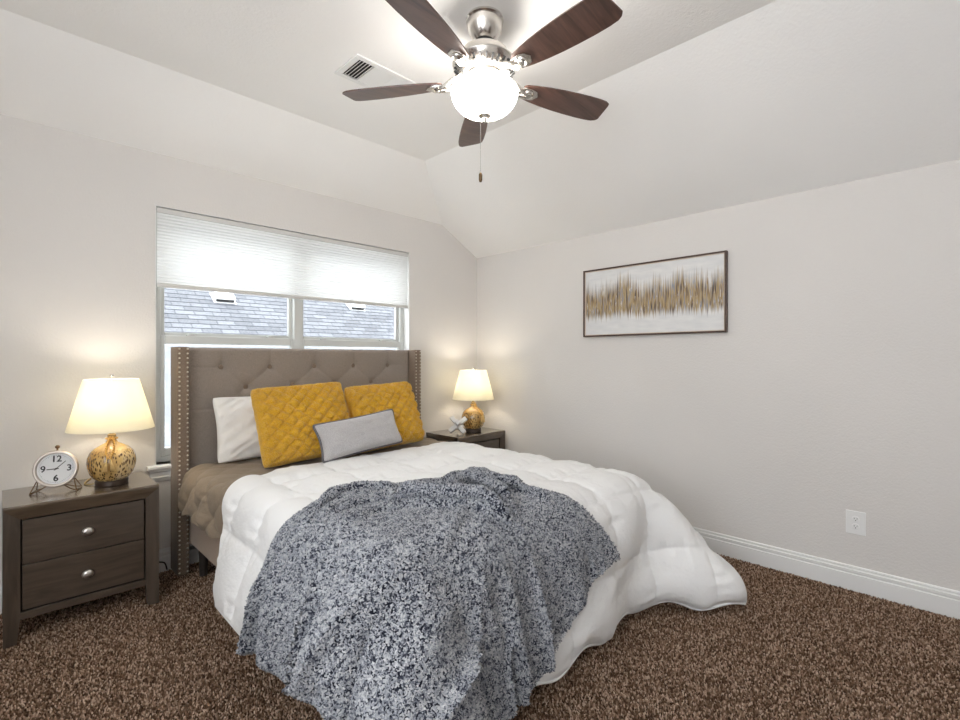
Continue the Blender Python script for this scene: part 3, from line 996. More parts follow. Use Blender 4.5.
# ---------------------------------------------------------------- nightstands
def nightstand(x0, label):
    t = thing('nightstand', label, 'nightstand', (x0, 2.92, 0), group='nightstands beside the bed')
    W, D, Ht = 0.570, 0.405, 0.603
    lw = 0.055
    b = new()
    # top with a slanted front lip, mitred into the posts
    prism(b, [(0.006, Ht), (0, Ht - 0.006), (0.0, Ht - 0.012), (0.012, Ht - 0.062), (0.05, Ht - 0.062), (0.05, Ht - 0.03), (D, Ht - 0.03), (D, Ht)], 'x', 0, W)
    obj('top', b, 'ns_top', t)
    b = new()
    bx(b, lw, W - lw, 0.012, 0.03, 0.100, 0.132, 0.002)
    obj('bottom_rail', b, 'ns', t)
    for sx in (0, 1):
        xo = 0 if sx == 0 else W
        sg = 1 if sx == 0 else -1
        b = new()
        # front post: slanted face, foot tapered on its inner side
        def ring(z, wi, y0):
            return [b.verts.new(p) for p in ((xo, 0.0, z), (xo + sg * wi, y0, z), (xo + sg * wi, 0.05, z), (xo, 0.05, z))]
        rs = [ring(0, lw * 0.80, 0.010), ring(0.085, lw * 0.95, 0.012), ring(0.105, lw, 0.012), ring(Ht - 0.062, lw, 0.012), ring(Ht - 0.012, 0.006, 0.002)]
        for p, q in zip(rs[:-1], rs[1:]):
            for i in range(4):
                b.faces.new((p[i], p[(i + 1) % 4], q[(i + 1) % 4], q[i]))
        b.faces.new(rs[0]); b.faces.new(rs[-1])
        obj('leg', b, 'ns_side', t)
        b = new()
        bx(b, min(xo, xo + sg * 0.04), max(xo, xo + sg * 0.04), D - 0.05, D, 0, Ht - 0.03, 0.002)
        obj('leg', b, 'ns_side', t)
        b = new()
        bx(b, min(xo + sg * 0.001, xo + sg * 0.02), max(xo + sg * 0.001, xo + sg * 0.02), 0.05, D - 0.05, 0.10, Ht - 0.03, 0.001)
        obj('side_panel', b, 'ns_side', t)
    b = new()
    bx(b, 0.02, W - 0.02, D - 0.02, D - 0.008, 0.10, Ht - 0.03)
    bx(b, 0.02, W - 0.02, 0.05, D - 0.02, 0.10, 0.112)
    bx(b, lw - 0.005, W - lw + 0.005, 0.045, 0.055, 0.11, Ht - 0.03)
    obj('carcass', b, 'gap', t)
    zs = [(0.139, 0.334), (0.338, 0.533)]
    for z0, z1 in zs:
        b = new()
        bx(b, lw + 0.006, W - lw - 0.006, 0.018, 0.044, z0, z1, 0.002)
        d = obj('drawer', b, 'ns', t)
        b = new()
        m = Matrix.Translation((W / 2, 0.018, (z0 + z1) / 2)) @ Matrix.Rotation(PI / 2, 4, 'X') @ Matrix.Diagonal((1.5, 1.3, 1.1, 1))
        lathe(b, [(0.0075, -0.002), (0.006, 0.008), (0.007, 0.012), (0.0145, 0.016), (0.0155, 0.020), (0.0125, 0.026), (0.006, 0.0285), (0, 0.029)], 24, m)
        obj('knob', b, 'nickel_soft', d, True)
    return t
nightstand(0.024, 'dark brown two drawer nightstand carrying the round clock')
nightstand(2.645, 'dark brown nightstand in the far corner carrying the jack ornament')

# ---------------------------------------------------------------- table lamps
def table_lamp(x, y, tdir, label, cord):
    t = thing('table_lamp', label, 'lamp', (x, y, 0.603), group='lit lamps on the nightstands')
    b = new()
    lathe(b, [(0, 0.0), (0.067, 0.0), (0.070, 0.004), (0.070, 0.022), (0.066, 0.027), (0, 0.027)], 40)
    obj('foot', b, 'foot', t, True, 35)
    b = new()
    lathe(b, [(0.060, 0.026), (0.074, 0.036), (0.090, 0.058), (0.0995, 0.085), (0.1035, 0.112), (0.101, 0.140), (0.091, 0.166), (0.072, 0.187), (0.046, 0.202), (0.027, 0.213), (0.019, 0.226), (0.016, 0.240), (0.017, 0.246), (0, 0.246)], 56)
    obj('ceramic_body', b, 'ceramic', t, True, 60)
    b = new()
    lathe(b, [(0.018, 0.244), (0.019, 0.252), (0.012, 0.258), (0.010, 0.272), (0.016, 0.276), (0.018, 0.310), (0.014, 0.318), (0, 0.318)], 24)
    obj('socket', b, 'brass', t, True, 40)
    b = new()
    tube(b, spline([(0.022, 0, 0.275), (0.060, 0, 0.33), (0.062, 0, 0.43), (0.030, 0, 0.515), (0, 0, 0.530), (-0.030, 0, 0.515), (-0.062, 0, 0.43), (-0.060, 0, 0.33), (-0.022, 0, 0.275)], 4), 0.0018, 6)
    hp = obj('harp', b, 'brass', t, True)
    b = new()
    lathe(b, [(0, 0.528), (0.005, 0.528), (0.005, 0.536), (0.010, 0.540), (0.007, 0.546), (0.009, 0.552), (0.006, 0.560), (0, 0.562)], 16)
    obj('finial', b, 'nickel', t, True, 40)
    b = new()
    r0, r1, z0, z1 = 0.184, 0.116, 0.282, 0.536
    pr = [(r0, z0), (r1, z1), (r1 - 0.0016, z1), (r0 - 0.0016, z0), (r0, z0)]
    lathe(b, pr, 64)
    ls = obj('lamp_shade', b, 'lampshade', t, True, 30)
    b = new()
    for k in range(3):
        a = k * 2 * PI / 3 + 0.4
        tube(b, [(0.006 * math.cos(a), 0.006 * math.sin(a), 0.532), ((r1 - 0.002) * math.cos(a), (r1 - 0.002) * math.sin(a), 0.532)], 0.0012, 5)
    obj('spider', b, 'brass', ls)
    b = new()
    lathe(b, [(0, 0.315), (0.013, 0.318), (0.015, 0.335), (0.029, 0.370), (0.030, 0.390), (0.022, 0.412), (0, 0.420)], 24)
    obj('bulb', b, 'bulb', t, True)
    L = bpy.data.lights.new('lamp_light', 'POINT')
    L.energy = LAMP_POWER
    L.color = (1.0, 0.90, 0.75)
    L.shadow_soft_size = 0.032
    lo = bpy.data.objects.new('lamp_light', L)
    COL.objects.link(lo); lo.parent = t; lo.location = (0, 0, 0.455)
    # bead strand and tassel hanging from the neck
    ca, sa = math.cos(tdir), math.sin(tdir)
    def onbody(h):   # radius of the body at height h
        zz = [0.058, 0.085, 0.112, 0.140, 0.166, 0.187, 0.202, 0.213, 0.226, 0.24]
        rr = [0.090, 0.0995, 0.1035, 0.101, 0.091, 0.072, 0.046, 0.027, 0.019, 0.017]
        return float(np.interp(h, zz, rr))
    b = new()
    for side in (-1, 1):
        for i in range(11):
            h = 0.240 - i * 0.0092
            r = onbody(h) + 0.005
            off = side * (0.006 + 0.010 * math.sin(i / 10 * PI))
            p = (ca * r - sa * off, sa * r + ca * off, h)
            lathe(b, [(0, 0.0058), (0.0041, 0.0041), (0.0058, 0), (0.0041, -0.0041), (0, -0.0058)], 8, Matrix.Translation(p))
    for i in range(14):
        a = i / 14 * 2 * PI
        lathe(b, [(0, 0.005), (0.0035, 0.0035), (0.005, 0), (0.0035, -0.0035), (0, -0.005)], 8, Matrix.Translation((0.023 * math.cos(a), 0.023 * math.sin(a), 0.234)))
    obj('bead_strand', b, 'bead', t, True)
    b = new()
    for side in (-1, 1):
        for k in range(12):
            pts = []
            sp = side * 0.010 + (k - 5.5) / 5.5 * 0.011
            for i in range(6):
                h = 0.145 - i * 0.012
                f = i / 5
                r = onbody(h) + 0.004 + 0.003 * (k % 3)
                off = side * 0.008 * (1 - f) + (side * 0.008 + sp * 0.9) * f
                pts.append((ca * r - sa * off, sa * r + ca * off, h))
            tube(b, pts, 0.0016, 5)
    obj('tassel', b, 'tassel', t, True)
    b = new()
    tube(b, spline(cord, 8), 0.0028, 6)
    obj('cord', b, 'cordgold', t, True)
    return t
table_lamp(0.425, 3.105, R(-104), 'lit lamp on the nightstand with the round clock', [(-0.06, 0.03, 0.008), (-0.09, 0.045, 0.004), (-0.10, 0.09, 0.004), (-0.08, 0.16, 0.004), (-0.06, 0.215, 0.003)])
table_lamp(2.985, 3.09, R(-85), 'lit lamp in the far corner beside the jack ornament', [(0.06, 0.03, 0.008), (0.09, 0.06, 0.004), (0.08, 0.15, 0.004), (0.06, 0.225, 0.003)])

bm = new()
tube(bm, spline([(0.616, 3.325, 0.30), (0.620, 3.30, 0.20), (0.635, 3.27, 0.12), (0.665, 3.30, 0.075), (0.70, 3.31, 0.055), (0.715, 3.318, 0.01)], 8), 0.004, 8)
tag(obj('power_cord', bm, 'cordblack', None, True), 'black power cord looping between the clock nightstand and the headboard', 'cord')

# ---------------------------------------------------------------- desk clock
ck = thing('table_clock', 'round silver table clock with black numerals on wire feet', 'clock', (0.213, 3.135, 0.603), R(-19))
# local: dial faces -y, tilted back a little
CT = Matrix.Translation((0, 0, 0.107)) @ Matrix.Rotation(R(-7), 4, 'X')
CR = CT @ Matrix.Rotation(PI / 2, 4, 'X')        # lathe z -> -y
bm = new()
lathe(bm, [(0, -0.020), (0.070, -0.020), (0.084, -0.012), (0.088, 0.004), (0.087, 0.014), (0.083, 0.019), (0.077, 0.019), (0.074, 0.012), (0.0735, 0.004)], 64, CR)
obj('case', bm, 'clock', ck, True, 40)
bm = new()
lathe(bm, [(0, 0.006), (0.0735, 0.006), (0.0735, 0.002), (0, 0.002)], 64, CR)
dial = obj('dial', bm, 'clockface', ck)
bm = new()
for i in range(60):
    a = 2 * PI * i / 60
    m = CT @ Matrix.Rotation(a, 4, 'Y')
    l_ = 0.0055 if i % 5 == 0 else 0.003
    bx(bm, -0.0005, 0.0005, -0.0066, -0.0058, 0.0665 - l_, 0.0665, mat=m)
obj('minute_mark', bm, 'ink', dial)
def digits(txt, size, mat4, parent, matk='ink', name='numeral'):
    cu = bpy.data.curves.new(name, 'FONT')
    cu.body = txt; cu.size = size; cu.align_x = 'CENTER'; cu.align_y = 'CENTER'; cu.extrude = 0.0004; cu.offset = 0.0009
    tmp = bpy.data.objects.new(name, cu)
    COL.objects.link(tmp)
    bpy.context.view_layer.update()
    me = bpy.data.meshes.new_from_object(tmp.evaluated_get(bpy.context.evaluated_depsgraph_get()))
    bpy.data.objects.remove(tmp)
    bpy.data.curves.remove(cu)
    me.name = name
    me.transform(mat4)
    me.materials.clear(); me.materials.append(M[matk])
    o = bpy.data.objects.new(name, me)
    COL.objects.link(o); o.parent = parent
    return o
UP = Matrix.Rotation(PI / 2, 4, 'X')             # text in xz plane facing -y
for txt, x, z in (('12', 0, 0.046), ('3', 0.050, 0), ('6', 0, -0.046), ('9', -0.050, 0)):
    digits(txt, 0.041, CT @ Matrix.Translation((x, -0.0066, z)) @ UP, dial)
def hand(name, ang, ln, w, yy):
    b = new()
    m = CT @ Matrix.Rotation(R(ang), 4, 'Y')
    bx(b, -w, w, yy - 0.0008, yy, -0.010, ln, 0.0003, 1, m)
    lathe(b, [(0, 0.001), (0.004, 0.001), (0.004, 0)], 16, CT @ Matrix.Translation((0, yy, 0)) @ UP)
    obj(name, b, 'ink', ck)
hand('hour_hand', -93, 0.036, 0.0019, -0.0078)
hand('minute_hand', 46, 0.050, 0.0014, -0.0090)
bm = new()
lathe(bm, [(0.006, 0), (0.004, 0.004), (0.004, 0.010), (0.009, 0.014), (0.010, 0.020), (0.006, 0.026), (0, 0.027)], 18, CT @ Matrix.Translation((0, 0, 0.086)))
obj('top_knob', bm, 'bronze', ck, True, 50)
for sx in (-1, 1):
    b = new()
    for y0, y1 in ((-0.008, -0.045), (0.008, 0.040)):
        a1 = CT @ Vector((sx * 0.032, y0, -0.078)); a2 = CT @ Vector((sx * 0.070, y0, -0.052))
        ft = Vector((sx * 0.088, y1, 0.0028))
        tube(b, spline([tuple(a1), tuple(a1.lerp(ft, 0.5) + Vector((0, 0, -0.004))), tuple(ft)], 5), 0.0024, 6)
        tube(b, [tuple(a2), tuple(ft)], 0.0024, 6)
    tube(b, [(sx * 0.088, -0.045, 0.0028), (sx * 0.088, 0.040, 0.0028)], 0.0024, 6)
    obj('foot', b, 'bronze', ck, True)

# ---------------------------------------------------------------- jack ornament
jk = thing('jack_ornament', 'white six armed jack ornament on the corner nightstand', 'ornament', (2.775, 3.06, 0.603))
jr = Matrix.Translation((0, 0, 0.062)) @ Matrix.Rotation(R(20), 4, 'Z') @ Matrix.Rotation(R(45), 4, 'X') @ Matrix.Rotation(R(35.3), 4, 'Y')
zmin = min((jr @ Vector((sx * 0.082 * (a == 0), sx * 0.082 * (a == 1), sx * 0.082 * (a == 2)))).z for a in range(3) for sx in (-1, 1))
jr = Matrix.Translation((0, 0, 0.020 - zmin)) @ jr
for ax in range(3):
    b = new()
    s = [0.018] * 3
    s[ax] = 0.090
    bx(b, -s[0], s[0], -s[1], s[1], -s[2], s[2], 0.003, 2, jr)
    obj('arm', b, 'stone', jk, True, 40)

# ---------------------------------------------------------------- bed
BX0, BX1, BYF = 0.80, 2.422, 1.20
bed = thing('bed', 'upholstered taupe wingback bed with tufted headboard and nailhead trim', 'bed', (1.6115, 2.25, 0))
bo = Vector((1.6115, 2.25, 0))
def bobj(name, b, mat, parent=None, smooth=False, angle=None):
    bmesh.ops.translate(b, vec=-bo, verts=b.verts[:])
    return obj(name, b, mat, parent or bed, smooth, angle)
# tufted headboard panel
btn = [(x, 1.19) for x in (1.000, 1.301, 1.614, 1.925, 2.232)] + [(x, 1.062) for x in (1.149, 1.457, 1.770, 2.080)] + [(x, 0.934) for x in (1.000, 1.301, 1.614, 1.925, 2.232)] + [(x, 0.806) for x in (1.149, 1.457, 1.770, 2.080)]
nx, nz = 200, 150
X, Z = np.meshgrid(np.linspace(0.797, 2.428, nx), np.linspace(0.30, 1.31, nz))
dep = np.zeros_like(X)
for x, z in btn:
    r = np.hypot(X - x, Z - z)
    dep -= 0.016 * np.exp(-(r / 0.027) ** 2) + 0.015 * np.exp(-(r / 0.085) ** 2)
def crease(x0, z0, x1, z1, d=0.0045, w=0.009):
    L2 = (x1 - x0) ** 2 + (z1 - z0) ** 2
    t = np.clip(((X - x0) * (x1 - x0) + (Z - z0) * (z1 - z0)) / L2, 0, 1)
    r = np.hypot(X - x0 - t * (x1 - x0), Z - z0 - t * (z1 - z0))
    return -d * np.exp(-(r / w) ** 2)
cr = np.zeros_like(X)
for i, a in enumerate(btn):
    for b_ in btn[i + 1:]:
        if 0.1 < math.hypot(a[0] - b_[0], a[1] - b_[1]) < 0.215:
            cr = np.minimum(cr, crease(*a, *b_))
for x in (1.000, 1.301, 1.614, 1.925, 2.232):
    cr = np.minimum(cr, crease(x, 1.19, x, 1.31, 0.0035, 0.006))
for z in (1.19, 0.934):
    cr = np.minimum(cr, crease(0.797, z, 1.0, z, 0.003, 0.006)); cr = np.minimum(cr, crease(2.232, z, 2.428, z, 0.003, 0.006))
dep += cr
edge = np.minimum(np.minimum(X - 0.797, 2.428 - X), 1.31 - Z)
dep += -0.016 * (1 - np.clip(edge / 0.022, 0, 1)) ** 2
front = np.stack([X, 3.272 - dep, Z], 2) - np.array(bo)
backp = np.stack([X, np.full_like(X, 3.335), Z], 2) - np.array(bo)
uvh = np.stack([X, Z], 2)
hb = sheet('headboard', front, backp, uvh, 'uph', bed)
for x, z in btn:
    i = int(round((x - 0.797) / (2.428 - 0.797) * (nx - 1))); j = int(round((z - 0.30) / 1.01 * (nz - 1)))
    yv = 3.272 - dep[j, i]
    b = new()
    m = Matrix.Translation((x, yv, z)) @ Matrix.Rotation(PI / 2, 4, 'X')
    lathe(b, [(0.0165, -0.002), (0.0165, 0.006), (0.012, 0.0105), (0.006, 0.0122), (0, 0.0126)], 18, m)
    bobj('button', b, 'uph_wing', hb, True)
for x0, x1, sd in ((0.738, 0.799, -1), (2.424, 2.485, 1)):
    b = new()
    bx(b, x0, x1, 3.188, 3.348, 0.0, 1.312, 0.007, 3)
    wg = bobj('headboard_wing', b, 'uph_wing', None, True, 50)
    for xr in (x0 + 0.010, x1 - 0.010):
        b = new()
        nn = 49
        for i in range(nn):
            z = 0.018 + i * (1.300 - 0.018) / (nn - 1)
            m = Matrix.Translation((xr, 3.1885, z)) @ Matrix.Rotation(PI / 2, 4, 'X')
            lathe(b, [(0.0058, -0.001), (0.0052, 0.0018), (0.0030, 0.0038), (0, 0.0045)], 9, m)
        bobj('nailhead_trim', b, 'nail', wg, True)
b = new(); bx(b, BX0, BX0 + 0.035, BYF, 3.19, 0.175, 0.385, 0.012, 3); bobj('side_rail', b, 'uph_rail_lit', None, True, 50)
b = new(); bx(b, BX1 - 0.035, BX1, BYF, 3.19, 0.175, 0.385, 0.012, 3); bobj('side_rail', b, 'uph_rail_lit', None, True, 50)
b = new(); bx(b, BX0 + 0.035, BX1 - 0.035, BYF, BYF + 0.035, 0.175, 0.385, 0.012, 3); bobj('foot_rail', b, 'uph_rail_lit', None, True, 50)
for x in (BX0 + 0.05, BX1 - 0.05):
    for y in (BYF + 0.05, 3.11):
        b = new()
        lathe(b, [(0, 0), (0.020, 0), (0.028, 0.175), (0, 0.175)], 16, Matrix.Translation((x, y, 0)))
        bobj('leg', b, 'dark', None, True, 40)
b = new(); bx(b, BX0 + 0.036, BX1 - 0.036, BYF + 0.036, 3.225, 0.20, 0.588, 0.05, 4); bobj('mattress', b, 'mattress', None, True)

# ---------------------------------------------------------------- taupe quilt under the comforter
def quilt():
    nv, nu = 110, 260
    y = np.linspace(3.17, 2.25, nv)
    # cross-section: left hem -> over the mattress -> right hem
    half = [(-0.850, 0.385), (-0.849, 0.43), (-0.845, 0.47), (-0.838, 0.53), (-0.820, 0.580), (-0.785, 0.598), (-0.73, 0.608), (-0.55, 0.608), (-0.25, 0.607), (0, 0.607)]
    sec = np.array(half + [(-a, z) for a, z in half[::-1][1:]])
    s = resample(sec, nu)
    seg = np.concatenate([[0], np.cumsum(np.linalg.norm(np.diff(s, axis=0), axis=1))])
    u = seg - seg[-1] / 2
    U, Y = np.meshgrid(u, y)
    Xs = np.tile(s[:, 0], (nv, 1)); Zs = np.tile(s[:, 1], (nv, 1))
    drop = np.clip((0.60 - Zs) / 0.22, 0, 1)
    taper = np.clip((Y - 2.42) / 0.4, 0, 1); taper = taper * taper * (3 - 2 * taper)
    Xs = Xs - np.sign(Xs) * drop * (1 - taper) * 0.075
    Zs = Zs + drop * 0.03 * vnoise(Y * 6, U * 0, 3) + drop * 0.02 * np.sin(Y * 16)
    yh = 2.74 - 0.40 * np.maximum(0, (1.15 - (Xs + 1.611)) / 0.9)
    under = np.clip((yh - 0.01 - Y) / 0.10, 0, 1)
    P = np.stack([Xs + 1.611, Y, Zs], 2)
    n = grid_normals(P)
    if n[nv // 2, nu // 2, 2] < 0: n = -n
    # diamond quilting and soft wrinkles
    a = (U + Y) / 0.19; b_ = (U - Y) / 0.19
    puff = (np.abs(np.sin(PI * a)) * np.abs(np.sin(PI * b_))) ** 0.45
    wr = vnoise(U * 22 + 3 * vnoise(U * 5, Y * 5, 8), Y * 9, 5) * 0.5 + vnoise(U * 9, Y * 26, 6) * 0.5
    h = 0.026 * puff * (0.45 + 0.55 * drop) + 0.013 * wr * (0.25 + drop) 
    h = (0.012 + h) * (1 - 0.6 * under) - 0.035 * under
    sagtop = P + n * h[..., None]
    bot = P + n * (h - 0.016)[..., None]
    uv = np.stack([U + 2, Y], 2)
    return sheet('quilt', sagtop, bot, uv, 'quilt')
q = quilt()
tag(q, 'taupe quilted bedspread showing beside the headboard under the white comforter', 'bedspread')

